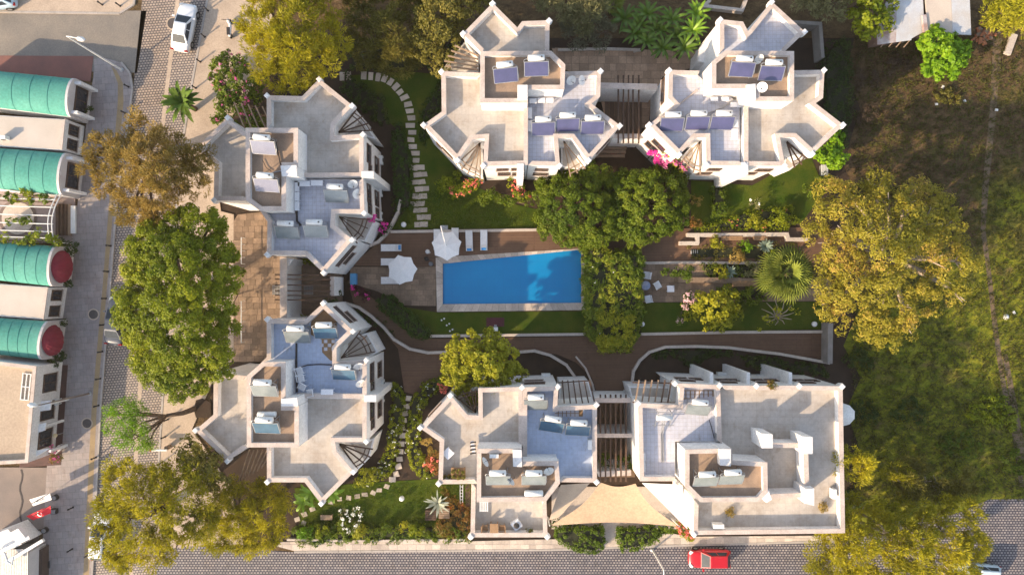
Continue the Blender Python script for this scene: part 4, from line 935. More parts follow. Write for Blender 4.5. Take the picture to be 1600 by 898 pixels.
def shrub(label, lobes, mt, cat='shrub', name='shrub', blossom=None, bn=0.06, stems=True, group=None, **kw):
    t = thing(name, label, cat, P(lobes[0][0], lobes[0][1]), group)
    kw.setdefault('cr', 0.28); kw.setdefault('k', 30); kw.setdefault('lw', (0.2, 0.1)); kw.setdefault('spacing', 0.42)
    foliage(lobes, t, mt, name='foliage', **kw)
    if stems:
        mb = MB(); c0 = P(lobes[0][0], lobes[0][1], 0)
        for x, y, r, z in lobes[:6]:
            e = P(x, y, z); mb.tube([(e.x * 0.6 + c0.x * 0.4, e.y * 0.6 + c0.y * 0.4, 0), e], [0.06, 0.025], 5)
        mb.build('stems', BARK, t)
    if blossom:
        L = [(x, y, r * 1.05, z + 0.12) for x, y, r, z in lobes]
        foliage(L, t, blossom, name='blossom', cr=0.16, k=9, lw=(0.15, 0.13), spacing=0.42 / math.sqrt(bn * 6), flat=0.8, low=0.0)
    return t
def hedge(label, poly, z, mt, cat='hedge', name='hedge', blossom=None, bd=1.2, dens=7.0, cr=0.2, k=22, lw=(0.16, 0.09), bump_=0.1, rough_edge=0.12):
    wp = [(p.x, p.y) for p in world(poly, z)]; t = thing(name, label, cat, (wp[0][0], wp[0][1], 0))
    xs = [p[0] for p in wp]; ys = [p[1] for p in wp]; A = (max(xs) - min(xs)) * (max(ys) - min(ys)); pos = []; dr = []
    for _ in range(int(A * dens)):
        p = (random.uniform(min(xs), max(xs)), random.uniform(min(ys), max(ys)))
        if inside(p, wp):
            e = min(1, edist(p, wp) / 0.35); pos.append((p[0], p[1], z - 0.25 * (1 - e) + random.uniform(-bump_, bump_) - cr)); dr.append((0, 0, 1))
    top = len(pos)
    for i in range(len(wp)):
        a, b = Vector(wp[i]), Vector(wp[(i + 1) % len(wp)]); d = b - a; nrm = Vector((d.y, -d.x)).normalized()
        if inside(((a + b) / 2 + nrm * 0.05)[:], wp): nrm = -nrm
        for _ in range(int(d.length * z * dens * 0.8)):
            q = a.lerp(b, random.random()) - nrm * 0.1; pos.append((q.x + random.uniform(-rough_edge, rough_edge), q.y + random.uniform(-rough_edge, rough_edge), random.uniform(0.1, max(0.15, z - 0.2)))); dr.append((nrm.x, nrm.y, 0.2))
    pos = np.array(pos); dr = np.array(dr, float)
    clumps_to_leaves(pos, dr, cr, k, lw, mt, 'foliage', t)
    core = MB().prism(offset(wp, 0.28), 0, max(0.12, z - 0.42)); core.build('stems', mat('dark_twigs', (0.03, 0.035, 0.015), (0.02, 0.022, 0.01)), t)
    if blossom is not None and top:
        sel = rng.choice(top, max(1, int(top * bd * 0.4)), replace=True); p = pos[sel] + rng.normal(0, 0.12, (len(sel), 3)); p[:, 2] = pos[sel][:, 2] + cr + 0.03
        clumps_to_leaves(p, dr[sel], 0.09, 4, (0.09, 0.08), blossom, 'blossom', t, jit=0.4)
    return t
# leaf colours
L_GOLD = leafmat('golden_green_leaf', (0.17, 0.18, 0.008), (0.42, 0.37, 0.014), (0.60, 0.50, 0.025))
L_OLIVE = leafmat('olive_leaf', (0.085, 0.09, 0.015), (0.20, 0.18, 0.03), (0.34, 0.28, 0.06))
L_SAGE = leafmat('sage_leaf', (0.14, 0.15, 0.06), (0.27, 0.26, 0.12), (0.40, 0.36, 0.17))
L_BROWN = leafmat('brown_tamarisk_leaf', (0.17, 0.14, 0.025), (0.36, 0.25, 0.06), (0.50, 0.35, 0.11))
L_FICUS = leafmat('bright_ficus_leaf', (0.08, 0.135, 0.004), (0.24, 0.28, 0.008), (0.42, 0.42, 0.02))
L_MID = leafmat('mid_green_leaf', (0.05, 0.10, 0.005), (0.14, 0.195, 0.010), (0.25, 0.28, 0.02))
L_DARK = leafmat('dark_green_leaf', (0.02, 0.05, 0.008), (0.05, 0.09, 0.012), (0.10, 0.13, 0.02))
L_YG = leafmat('yellow_green_leaf', (0.17, 0.20, 0.008), (0.38, 0.37, 0.02), (0.56, 0.50, 0.04))
L_ORANGE = leafmat('golden_brown_leaf', (0.20, 0.20, 0.015), (0.40, 0.34, 0.035), (0.56, 0.33, 0.09))
L_LIME = leafmat('lime_leaf', (0.10, 0.22, 0.005), (0.21, 0.38, 0.012), (0.34, 0.46, 0.02))
L_RED = leafmat('reddish_leaf', (0.10, 0.13, 0.015), (0.26, 0.13, 0.03), (0.5, 0.10, 0.05))
B_PINK = leafmat('pink_blossom', (0.65, 0.10, 0.30), (0.75, 0.16, 0.38), (0.8, 0.3, 0.45), transl=0.2)
B_MAG = leafmat('magenta_blossom', (0.75, 0.03, 0.32), (0.8, 0.06, 0.4), transl=0.2)
B_CORAL = leafmat('coral_blossom', (0.75, 0.12, 0.10), (0.8, 0.22, 0.16), transl=0.2)
B_WHITE = leafmat('white_blossom', (0.75, 0.76, 0.68), (0.85, 0.85, 0.8), transl=0.2)
FE = dict(spray=True, lw=(0.40, 0.065), k=72, cr=0.52, jit=0.6, spacing=0.66)
tree('feathery golden-green tree at the top left beside the villa roof', (462, 75), [(395, 0), (372, 30), (385, 70), (380, 110), (405, 140), (455, 158), (478, 150), (500, 130), (525, 112), (548, 70), (535, 20), (520, -40), (400, -40)], 20, 6.0, 3.6, L_GOLD, seed=5, **FE)
tree('dark olive tree at the top, left of the top centre villa', (600, 55), [(530, -30), (540, 60), (560, 108), (600, 116), (640, 118), (660, 80), (670, -30)], 20, 3.6, 2.2, L_OLIVE, seed=6, **FE)
tree('olive-gold tree at the top touching the top centre villa corner', (690, 40), [(650, -40), (640, 40), (650, 90), (680, 122), (705, 118), (718, 80), (735, 40), (768, 10), (760, -40)], 17, 4.0, 2.4, L_GOLD if False else L_OLIVE, seed=7, lw=(0.22, 0.12), k=46, cr=0.42, spacing=0.55)
tree('pale yellow sage tree at the top right of the top centre villa', (895, 15), [(828, -40), (838, 15), (870, 30), (895, 50), (930, 44), (955, 20), (960, -40)], 17, 4.0, 1.8, L_SAGE, seed=8, **FE)
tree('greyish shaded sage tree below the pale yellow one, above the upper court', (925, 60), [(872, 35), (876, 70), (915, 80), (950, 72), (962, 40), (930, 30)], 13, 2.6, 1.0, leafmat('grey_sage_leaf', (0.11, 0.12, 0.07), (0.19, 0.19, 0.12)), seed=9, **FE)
tree('pale grey-green tree at the top edge above the top right villa', (1280, 10), [(1235, -40), (1240, 8), (1275, 28), (1315, 30), (1330, -40)], 15, 4, 1.4, L_SAGE, seed=10, **FE)
tree('bright green tree at the top edge left of the tin shed', (1372, 12), [(1322, -30), (1325, 30), (1345, 62), (1375, 60), (1395, 35), (1402, -30)], 14, 3.4, 1.6, L_FICUS, seed=12, lw=(0.28, 0.2), k=36)
tree('rounded lime green tree standing in front of the tin shed', (1470, 85), [(1432, 60), (1440, 85), (1428, 110), (1455, 122), (1490, 118), (1512, 98), (1512, 65), (1490, 48), (1470, 40), (1450, 48)], 13, 2.6, 1.4, L_LIME, seed=13, lw=(0.34, 0.26), k=30, cr=0.4, spacing=0.55)
tree('yellow-green tree in the top right corner of the picture', (1575, 15), [(1530, -30), (1538, 30), (1560, 52), (1590, 55), (1650, 50), (1650, -30)], 15, 3, 1.6, L_YG, seed=14, **FE)
tree('huge golden-brown tree with pale branches right of the garden', (1385, 400), [(1255, 300), (1262, 330), (1245, 350), (1268, 378), (1275, 400), (1262, 420), (1268, 470), (1285, 515), (1310, 530), (1340, 520), (1372, 548), (1402, 545), (1425, 520), (1450, 498), (1475, 470), (1512, 470), (1532, 462), (1530, 400), (1515, 385), (1510, 335), (1470, 300), (1440, 280), (1400, 272), (1345, 265), (1300, 280)], 22, 5.0, 4.0, L_ORANGE, seed=15, bark=BARKW, tr=0.5, limbs=20, spread=0.95, lw=(0.24, 0.08), k=66, cr=0.5, spacing=0.62, drop=0.16)
tree('wide yellow-green tree over the street at the bottom right', (1400, 820), [(1290, 790), (1265, 840), (1268, 940), (1520, 940), (1525, 880), (1548, 840), (1540, 800), (1510, 772), (1470, 780), (1420, 765), (1390, 790), (1340, 775), (1310, 775)], 22, 4.4, 3.4, L_GOLD, seed=16, bark=BARKW, tr=0.4, limbs=14, drop=0.14, **FE)
tree('olive shaded tree beside the field, above the wide bottom right tree', (1440, 750), [(1400, 700), (1390, 760), (1420, 780), (1480, 780), (1530, 770), (1520, 735), (1480, 745), (1440, 725)], 15, 3.6, 1.5, L_OLIVE, seed=17, bark=BARKW, **FE)
tree('small yellow-green tree leaning over the long villa parapet', (1335, 735), [(1295, 705), (1300, 735), (1325, 752), (1350, 750), (1368, 735), (1360, 712), (1330, 695)], 12, 6.0, 1.2, L_GOLD, seed=18, tr=0.16, **FE)
tree('thin yellow-green tree with a bare pale trunk at the right', (1408, 760), [(1378, 735), (1385, 752), (1420, 752), (1428, 738), (1400, 722)], 9, 4.6, 0.6, L_GOLD, seed=19, bark=BARKW, tr=0.12, **FE)
tree('brown feathery tamarisk tree over the left street', (235, 250), [(215, 150), (228, 185), (262, 200), (300, 222), (332, 225), (345, 262), (322, 300), (290, 330), (262, 350), (215, 352), (180, 345), (190, 315), (150, 305), (130, 270), (125, 225), (160, 205), (190, 205)], 19, 8.5, 3.6, L_BROWN, seed=20, tr=0.35, limbs=14, drop=0.16, **FE)
tree('big bright green ficus between street and left courtyard', (290, 460), [(210, 352), (192, 395), (185, 440), (175, 485), (195, 520), (200, 560), (230, 600), (265, 622), (300, 622), (330, 600), (355, 590), (368, 530), (382, 425), (352, 360), (340, 325), (305, 315), (262, 330)], 21, 8.5, 4.5, L_FICUS, seed=21, tr=0.45, limbs=10, lw=(0.165, 0.10), k=115, cr=0.42, spacing=0.54, drop=0.04, low=-0.5)
tree('small light green feathery tree leaning over the street from its paved pit', (305, 638), [(162, 640), (160, 680), (190, 700), (225, 702), (255, 685), (232, 655), (225, 625), (190, 615)], 14, 4.0, 1.0, L_LIME, seed=22, tr=0.22, drop=0.12, lw=(0.38, 0.05), k=60, cr=0.55, spray=True, spacing=0.68)
tree('wide olive-gold tree at the bottom left over the paved street', (262, 790), [(180, 715), (160, 745), (150, 780), (125, 795), (138, 815), (152, 842), (150, 865), (185, 885), (230, 895), (262, 880), (300, 858), (330, 850), (345, 800), (340, 750), (312, 700), (275, 722), (240, 730)], 19, 7.5, 3.0, L_GOLD, seed=23, limbs=14, drop=0.18, **FE)
tree('brownish olive tree touching the lower left villa corner', (320, 720), [(280, 700), (278, 740), (310, 770), (350, 770), (360, 735), (340, 705), (318, 682), (295, 680)], 14, 6.8, 1.8, L_BROWN if False else L_OLIVE, seed=24, lw=(0.24, 0.12), k=44)
tree('dark green tree below the lower left villa beside the road', (400, 800), [(322, 752), (312, 838), (345, 866), (400, 865), (435, 845), (460, 810), (455, 770), (420, 745), (380, 745)], 17, 3.6, 2.0, L_GOLD, seed=25, **FE)
tree('left half of the dense round tree pair above the pool', (895, 320), [(865, 268), (838, 290), (835, 330), (850, 365), (885, 388), (925, 385), (958, 370), (965, 320), (955, 280), (920, 252)], 26, 2.9, 3.2, L_MID, seed=26, lobes=[(898, 322, 58, 2.3), (868, 300, 34, 2.0), (930, 345, 42, 2.2), (868, 345, 34, 1.9), (925, 285, 34, 2.1), (900, 365, 28, 1.8)], drop=0.03, lw=(0.165, 0.10), k=115, cr=0.36, spacing=0.47)
tree('right half of the dense round tree pair above the pool', (1015, 315), [(965, 285), (960, 350), (985, 378), (1020, 385), (1055, 370), (1076, 330), (1075, 285), (1050, 262), (1010, 250), (975, 258)], 26, 3.1, 3.2, L_MID, seed=27, lobes=[(1020, 316, 56, 2.5), (985, 300, 36, 2.3), (1048, 335, 30, 2.0), (1000, 352, 36, 2.2), (1040, 285, 32, 2.2), (975, 340, 34, 2.2)], drop=0.03, lw=(0.165, 0.10), k=115, cr=0.36, spacing=0.47)
tree('round yellow-green tree above the bottom centre villa', (752, 570), [(705, 540), (690, 575), (700, 605), (735, 628), (775, 630), (805, 612), (818, 580), (812, 545), (785, 520), (745, 508), (720, 520)], 18, 4.4, 2.8, L_YG, seed=28, lw=(0.21, 0.14), k=66, cr=0.34, spacing=0.47)
shrub('yellow leafy shrub tree with pink blossom left in the right garden lawn', [(1115, 480, 26, 2.4), (1090, 470, 16, 1.9), (1140, 470, 16, 1.9), (1130, 500, 16, 2.0), (1105, 505, 15, 1.8), (1080, 490, 10, 1.6), (1150, 490, 12, 1.6)], L_YG, 'tree', 'small_tree', lw=(0.26, 0.18), cr=0.34, k=30, spacing=0.5, drop=0.25)
shrub('pink blossom shrub at the left edge of the yellow leafy shrub tree', [(1076, 466, 10, 2.1), (1070, 480, 7, 1.8), (1063, 500, 6, 1.2)], L_MID, 'shrub', 'shrub', blossom=leafmat('pale_pink_blossom', (0.7, 0.35, 0.4), (0.75, 0.5, 0.5), transl=0.2), bn=0.5)
t = shrub('sparse frangipani with bare pale branches on the right lawn', [(1215, 485, 10, 2.0), (1200, 500, 8, 1.8), (1235, 478, 8, 1.9), (1190, 512, 6, 1.4), (1245, 490, 5, 1.6), (1205, 472, 6, 1.7)], L_YG, 'shrub', 'frangipani', drop=0.6, lw=(0.3, 0.14), k=12, stems=False)
for k in range(11):
    a = k * 0.57; e = P(1215 + 26 * math.cos(a), 488 + 20 * math.sin(a), 1.8); c = P(1213, 495, 0.3); m_ = c.lerp(e, 0.5) + Vector((0, 0, 0.5))
    MB().tube([c, m_, e], [0.08, 0.05, 0.025], 5).build('branch', BARKW, t)
hedge('long tangled climber hedge right of the pool below the round trees', [(918, 385), (965, 395), (1003, 395), (1003, 470), (1000, 520), (985, 545), (945, 545), (922, 520), (918, 480)], 2.2, leafmat('tangle_leaf', (0.06, 0.12, 0.008), (0.22, 0.27, 0.02), (0.46, 0.40, 0.04)), bump_=0.45, cr=0.34, k=26, lw=(0.42, 0.10), dens=7, blossom=B_WHITE, bd=0.05, rough_edge=0.35)
HL = leafmat('hedge_leaf', (0.025, 0.065, 0.008), (0.05, 0.11, 0.012), (0.09, 0.15, 0.02))
hedge('clipped dark green hedge running diagonally below the pool terrace', [(588, 468), (598, 460), (612, 463), (640, 488), (668, 515), (672, 525), (660, 531), (645, 528), (612, 500), (590, 482)], 1.3, HL, dens=9)
hedge('rounded clipped hedge left of the entrance on the bottom road', [(868, 826), (942, 826), (947, 845), (945, 860), (930, 867), (905, 864), (880, 855), (868, 843)], 1.2, leafmat('clipped_hedge_leaf', (0.05, 0.10, 0.006), (0.12, 0.19, 0.012), (0.2, 0.26, 0.02)), dens=9)
hedge('rounded clipped hedge right of the entrance on the bottom road', [(965, 828), (1022, 825), (1034, 838), (1030, 850), (1000, 860), (975, 864), (966, 850)], 1.2, MATS['clipped_hedge_leaf'], dens=9)
hedge('white flowering hedge left of the stepping stones by the lower villa', [(612, 600), (628, 602), (632, 640), (628, 680), (620, 715), (612, 740), (585, 758), (552, 762), (560, 740), (590, 728), (604, 700), (608, 650)], 0.8, L_FICUS, blossom=B_WHITE, bd=0.9)
hedge('white flowering hedge right of the stepping stones by the centre villa', [(690, 588), (700, 598), (668, 625), (656, 650), (655, 700), (668, 730), (680, 745), (660, 750), (642, 735), (634, 705), (635, 660), (640, 625), (660, 600)], 0.8, L_FICUS, blossom=B_WHITE, bd=0.8)
hedge('long strip of flowering ground cover along the bottom road', [(455, 828), (520, 818), (600, 824), (660, 822), (720, 826), (735, 845), (600, 846), (470, 852)], 0.7, L_MID, bump_=0.35, cr=0.3, k=20, lw=(0.36, 0.09), rough_edge=0.3)
hedge('tall narrow dark hedge between lawn path and the upper left villa', [(612, 190), (626, 190), (642, 250), (642, 325), (618, 330), (612, 260)], 1.0, HL)
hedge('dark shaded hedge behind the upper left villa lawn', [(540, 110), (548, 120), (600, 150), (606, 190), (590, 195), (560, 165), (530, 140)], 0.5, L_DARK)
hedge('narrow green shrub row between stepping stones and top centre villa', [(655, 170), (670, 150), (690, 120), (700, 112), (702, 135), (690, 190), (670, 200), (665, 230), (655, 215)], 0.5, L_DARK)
hedge('flower bed with orange and green plants above the right deck', [(1085, 352), (1130, 345), (1160, 330), (1195, 325), (1240, 322), (1250, 345), (1230, 360), (1150, 358), (1090, 362)], 0.7, L_FICUS, blossom=B_CORAL, bd=0.35, bump_=0.3, cr=0.26)
hedge('square green hedge column in the lawn below the top right villa', [(1115, 290), (1136, 290), (1138, 335), (1117, 337)], 1.3, L_MID)
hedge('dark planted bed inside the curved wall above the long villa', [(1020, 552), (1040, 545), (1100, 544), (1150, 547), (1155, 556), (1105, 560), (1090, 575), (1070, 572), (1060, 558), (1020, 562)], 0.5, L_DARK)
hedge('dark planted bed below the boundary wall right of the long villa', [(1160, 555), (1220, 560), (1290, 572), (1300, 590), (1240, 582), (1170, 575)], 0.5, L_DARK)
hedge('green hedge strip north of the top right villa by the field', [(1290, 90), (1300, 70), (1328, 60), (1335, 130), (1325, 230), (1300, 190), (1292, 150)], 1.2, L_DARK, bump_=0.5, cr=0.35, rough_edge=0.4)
hedge('bed of grassy shrubs beneath the bottom centre villa left side', [(690, 765), (720, 790), (735, 800), (736, 842), (690, 842), (682, 815), (700, 800)], 0.7, L_RED, bump_=0.35, cr=0.26, lw=(0.4, 0.06))
hedge('low planting right of the pool terrace beside the villa wall', [(556, 486), (600, 500), (616, 525), (600, 520), (570, 505)], 0.4, L_DARK)
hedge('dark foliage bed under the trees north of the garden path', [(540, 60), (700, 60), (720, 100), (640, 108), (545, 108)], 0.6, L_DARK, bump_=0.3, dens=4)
hedge('planted bed with green clumps on the right between deck and café', [(1075, 385), (1180, 380), (1240, 380), (1260, 405), (1180, 408), (1080, 405)], 0.6, L_OLIVE, bump_=0.4, cr=0.3, dens=3)
hedge('bed of mixed shrubs between the café terrace and the palm', [(1095, 412), (1180, 412), (1200, 432), (1110, 434)], 0.8, L_MID, bump_=0.4, cr=0.3, dens=4)
hedge('dark green bed at the foot of the fan palm above right lawn', [(1120, 450), (1200, 448), (1200, 470), (1130, 474)], 0.8, L_MID, bump_=0.3, dens=5)
shrub('dark climbing shrub spilling over the café wall', [(1075, 428, 12, 1.4), (1055, 425, 8, 1.1), (1040, 423, 7, 0.9)], L_MID)
shrub('big pink flowering bush on the left pavement below the golden tree', [(362, 130, 24, 2.6), (345, 105, 16, 2.2), (372, 95, 12, 2.0), (385, 150, 20, 2.6), (400, 185, 16, 2.4), (355, 165, 18, 2.2), (345, 190, 12, 1.6), (345, 140, 14, 2.0), (410, 135, 14, 2.2), (380, 125, 22, 3.0), (375, 165, 22, 2.8), (395, 205, 14, 2.0), (360, 200, 14, 1.8), (335, 120, 10, 1.6), (355, 85, 9, 1.8)], L_MID, 'bush', 'bush', blossom=B_PINK, bn=0.03, lw=(0.26, 0.14), cr=0.38, k=34, spacing=0.5)
shrub('coral flowering shrub below the top centre villa at its left', [(735, 290, 12, 1.6), (748, 283, 8, 1.5), (722, 298, 10, 1.2), (708, 300, 9, 0.9)], L_FICUS, blossom=B_CORAL, bn=0.14)
shrub('pink flowering shrub in the middle below the top centre villa', [(808, 295, 12, 1.8), (800, 285, 7, 2.0), (820, 305, 10, 1.2)], L_FICUS, blossom=B_CORAL, bn=0.12)
shrub('round green bush between the coral and pink shrubs', [(767, 302, 11, 1.1), (785, 310, 10, 0.9), (755, 312, 10, 0.7), (800, 315, 10, 0.8), (825, 320, 10, 0.8)], L_MID)
shrub('green bush beside the lit lawn strip under the top centre villa', [(700, 285, 12, 0.9), (690, 292, 9, 0.8), (715, 275, 8, 0.8)], L_FICUS)
shrub('magenta bougainvillea hanging on the top right villa left corner', [(1024, 243, 8, 3.6), (1020, 236, 6, 4.5), (1028, 252, 6, 3.0)], B_MAG, 'bougainvillea', 'bougainvillea', lw=(0.16, 0.15), cr=0.25)
shrub('yellow-green climber on the roof corner with pink flowers', [(1045, 240, 9, 5.0), (1055, 250, 9, 4.0), (1042, 255, 7, 4.0), (1068, 262, 7, 3.4)], L_YG, 'climber', 'climber', blossom=B_PINK, bn=0.4)
shrub('pink bougainvillea over the beams of the upper left villa', [(576, 331, 8, 4.5), (582, 340, 6, 3.8), (570, 325, 5, 5.2)], B_MAG, 'bougainvillea', 'bougainvillea', lw=(0.16, 0.15), cr=0.22, drop=0.3)
shrub('small pink bougainvillea by the curved white wall', [(602, 352, 7, 1.2), (598, 360, 6, 0.9)], L_DARK, 'bougainvillea', 'bougainvillea', blossom=B_MAG, bn=0.5)
shrub('lime shrub at the right corner of the top right villa', [(1302, 225, 14, 2.0), (1310, 208, 10, 1.8), (1295, 245, 14, 2.2), (1310, 250, 14, 2.0), (1300, 262, 12, 1.6), (1280, 238, 10, 1.6)], L_LIME, lw=(0.3, 0.22), cr=0.34, k=28, spacing=0.5)
shrub('dark green shrub under the edge of the huge golden tree', [(1285, 285, 14, 1.4), (1265, 298, 12, 1.2), (1300, 290, 12, 1.5)], L_MID)
shrub('dry bare shrub left of the hedge column under the top right villa', [(1088, 315, 10, 1.0)], L_BROWN, drop=0.5)
shrub('pale blooming shrub in the lawn below the top right villa', [(1178, 318, 9, 1.2)], L_SAGE, drop=0.4, blossom=B_WHITE, bn=0.1)
shrub('dry spiky shrub by the street lamp on the bottom lawn, pale buds', [(548, 815, 16, 1.8), (535, 800, 10, 1.6), (560, 800, 10, 1.7)], L_SAGE, drop=0.75, lw=(0.3, 0.05), k=12, blossom=B_WHITE, bn=0.08)
shrub('dry brown shrub left of the bottom centre villa', [(664, 688, 10, 1.4), (672, 705, 8, 1.0)], L_BROWN, drop=0.3, lw=(0.3, 0.06))
shrub('red flowering succulent beside the round tree and centre villa', [(694, 608, 7, 1.0), (688, 600, 4, 1.1)], L_MID, blossom=B_CORAL, bn=0.4, drop=0.4)
shrub('red tipped bush at the left wall of the bottom centre villa', [(680, 712, 9, 1.2), (672, 725, 10, 1.0), (682, 732, 8, 1.1)], L_RED, lw=(0.34, 0.07), blossom=B_CORAL, bn=0.15)
shrub('orange-green bush at the street corner of the long villa', [(1068, 828, 9, 1.2), (1078, 836, 8, 0.9), (1060, 820, 5, 1.3)], L_YG, blossom=B_CORAL, bn=0.4)
shrub('low dark green bush right of the entrance hedge', [(1045, 826, 9, 0.9), (1030, 826, 7, 0.8)], L_MID)
shrub('dry golden bush beside the round hedge at the lower villa corner', [(570, 745, 14, 1.0), (585, 740, 12, 0.9)], L_YG, drop=0.3)
shrub('small green bush in the pergola bed under the upper villa wall', [(478, 405, 8, 0.9), (487, 408, 6, 0.8)], L_FICUS)
shrub('small green bush in the pergola bed above the lower villa', [(478, 495, 8, 0.9), (468, 497, 7, 0.7)], L_FICUS)
shrub('grey climbing plant on the small white wall right of the pergola', [(520, 465, 7, 2.0), (528, 455, 6, 1.6), (515, 473, 7, 1.4)], L_DARK, drop=0.4)
shrub('dark red shrub beside the blue box at the pool terrace', [(560, 455, 8, 0.8), (552, 450, 6, 0.8), (572, 462, 8, 0.6)], leafmat('maroon_leaf', (0.05, 0.02, 0.02), (0.10, 0.03, 0.04)), blossom=B_MAG, bn=0.04)
shrub('green plants growing through the lower pergola beams', [(945, 718, 10, 3.2), (975, 718, 10, 3.2), (985, 725, 8, 3.4), (958, 728, 8, 2.8)], L_MID, drop=0.3, lw=(0.32, 0.1))
shrub('dark potted plant beside the upper maroon awning', [(112, 388, 12, 1.0), (103, 380, 9, 0.9)], L_DARK, 'plant', 'plant')
shrub('small dark bush under the upper maroon awning', [(106, 443, 7, 0.8)], L_DARK, 'plant', 'plant')
shrub('small dark bush above the lower maroon awning', [(98, 507, 6, 0.9)], L_DARK, 'plant', 'plant')
shrub('dark bush below the lower maroon awning', [(88, 562, 10, 0.9), (80, 566, 8, 0.8), (98, 556, 7, 0.8)], L_DARK, 'plant', 'plant')
shrub('dark leafy plants in front of the topmost shop window', [(131, 165, 7, 0.9), (136, 172, 6, 0.8)], L_DARK, 'plant', 'plant')
shrub('flowering vine inside the tan roofed shop court', [(84, 700, 8, 0.8), (88, 716, 7, 0.7)], L_RED, 'plant', 'plant', blossom=B_PINK, bn=0.15)
shrub('dark shrub growing under the left ficus beside the stairs', [(372, 425, 10, 1.6), (362, 480, 10, 1.6), (362, 455, 9, 1.4)], L_MID)
for k, (x, y) in enumerate(((1345, 120), (1360, 175), (1395, 100))): shrub(('leafless brown brush below the tin shed', 'patch of brown weeds in the field near the top right villa', 'brown thicket under the shed roof edge')[k], [(x, y, 15, 0.5), (x + 18, y + 5, 13, 0.4), (x - 10, y + 12, 11, 0.4)], leafmat('dead_twig', (0.05, 0.035, 0.025), (0.11, 0.075, 0.05)), 'brush', 'brush', drop=0.4, lw=(0.35, 0.04), stems=False)
FLD = [((1345, 640), 16), ((1325, 780), 12), ((1550, 640), 24), ((1500, 690), 20), ((1420, 640), 16), ((1580, 720), 16), ((1340, 560), 14), ((1480, 150), 12)]
for k, ((x, y), r) in enumerate(FLD):
    lb = ['dark low scrub beside the long villa turret', 'dark scrub between long villa and bottom right tree', 'bright grassy scrub in the lower field', 'green scrub left of the bright grassy scrub', 'dark scrub in the middle of the lower field', 'green scrub beside the trail end', 'dark scrub below the huge golden tree', 'dry scrub in the field below the lime tree'][k]
    shrub(lb, [(x, y, r, 0.3), (x + r, y + r * .6, r * .8, 0.25), (x - r, y + r * .3, r * .7, 0.25), (x + r * .4, y - r * .7, r * .6, 0.2)], (L_DARK, L_DARK, L_FICUS, L_MID, L_DARK, L_MID, L_DARK, L_OLIVE)[k], 'scrub', 'scrub', drop=0.45, stems=False, flat=0.35, lw=(0.3, 0.08))
# grass tufts: far too many to count
def tufts(label, poly, n, mt, z=0.06, lw=(0.28, 0.05), cat='grass', cr=0.16, k=7, name='grass'):
    wp = [(p.x, p.y) for p in world(poly, 0)]; xs = [p[0] for p in wp]; ys = [p[1] for p in wp]; pos = []
    while len(pos) < n:
        p = (random.uniform(min(xs), max(xs)), random.uniform(min(ys), max(ys)))
        if inside(p, wp): pos.append((p[0], p[1], z + 0.05))
    pos = np.array(pos); o = clumps_to_leaves(pos, np.tile([0, 0, 1.0], (len(pos), 1)), cr, k, lw, mt, name, None, True, 0.8, flat=0.4)
    tag(o, label, cat, kind='stuff'); return o
tufts('rough dry and green grass over the field right of the garden', [(1335, 60), (1640, 60), (1640, 780), (1545, 778), (1330, 800)], 11000, leafmat('field_grass_blade', (0.07, 0.055, 0.02), (0.10, 0.11, 0.02), (0.17, 0.17, 0.04)), lw=(0.34, 0.06), cr=0.25, k=5)
tufts('short lawn grass along the upper left garden lawn', [(612, 300), (700, 300), (848, 340), (848, 356), (614, 356)], 1500, L_MID, 0.06, (0.14, 0.03))
tufts('short lawn grass of the bottom left garden', [(470, 765), (735, 750), (736, 822), (475, 822)], 1800, L_MID, 0.06, (0.14, 0.03))

# palms and big-leaved plants
def blade(o, base, az, L, W, arch, m, name='leaf', n=7, droop=1.2, fold=0.25, split=0):
    vs = []; d = Vector((math.cos(az), math.sin(az), 0)); s = Vector((-d.y, d.x, 0)); p = Vector(base)
    for k in range(n + 1):
        t = k / n; el = arch - droop * t * t
        wv = W * math.sin(math.pi * min(1, 0.08 + t * 0.92)) ** 0.7 / 2
        nrm = Vector((0, 0, 1)); vs += [p - s * wv + nrm * wv * fold, p.copy(), p + s * wv + nrm * wv * fold]
        p = p + (d * math.cos(el) + Vector((0, 0, math.sin(el)))) * (L / n)
    fs = []
    for k in range(n): fs += [(3 * k, 3 * k + 1, 3 * k + 4, 3 * k + 3), (3 * k + 1, 3 * k + 2, 3 * k + 5, 3 * k + 4)]
    return MB().add(vs, fs).build(name, m, o, smooth=True)
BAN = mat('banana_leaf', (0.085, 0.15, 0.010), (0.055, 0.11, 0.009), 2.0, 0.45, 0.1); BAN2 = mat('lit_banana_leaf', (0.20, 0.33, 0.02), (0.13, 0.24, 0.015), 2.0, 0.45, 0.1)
PALM = mat('fan_palm_leaf', (0.26, 0.30, 0.05), (0.18, 0.22, 0.035), 3.0, 0.5, 0.1); AGAVE = mat('agave_leaf', (0.36, 0.38, 0.30), (0.28, 0.31, 0.24), 3.0, 0.6, 0.1)
def rosette(label, c, z, n, L, W, m, cat, name, trunk=0.12, arch=(0.9, 0.2), droop=1.2, seed=1, group=None):
    rnd = random.Random(seed); b = P(c[0], c[1], z); o = thing(name, label, cat, (b.x, b.y, 0), group)
    if trunk: MB().tube([(b.x, b.y, 0), (b.x, b.y, z)], [trunk * 1.3, trunk], 8).build('trunk', BARK, o, smooth=True)
    for k in range(n):
        a = k * 2.399 + rnd.uniform(-.2, .2); t = k / n
        blade(o, b, a, L * rnd.uniform(.75, 1.1), W * rnd.uniform(.8, 1.1), arch[0] * (1 - t) + arch[1] * t, m, droop=droop * rnd.uniform(.8, 1.2))
    return o
bpos = [(975, 30), (992, 52), (1012, 22), (1030, 45), (1010, 65), (1050, 30), (1060, 60), (1035, 75), (1082, 48), (1088, 22), (1000, 40), (1070, 75)]
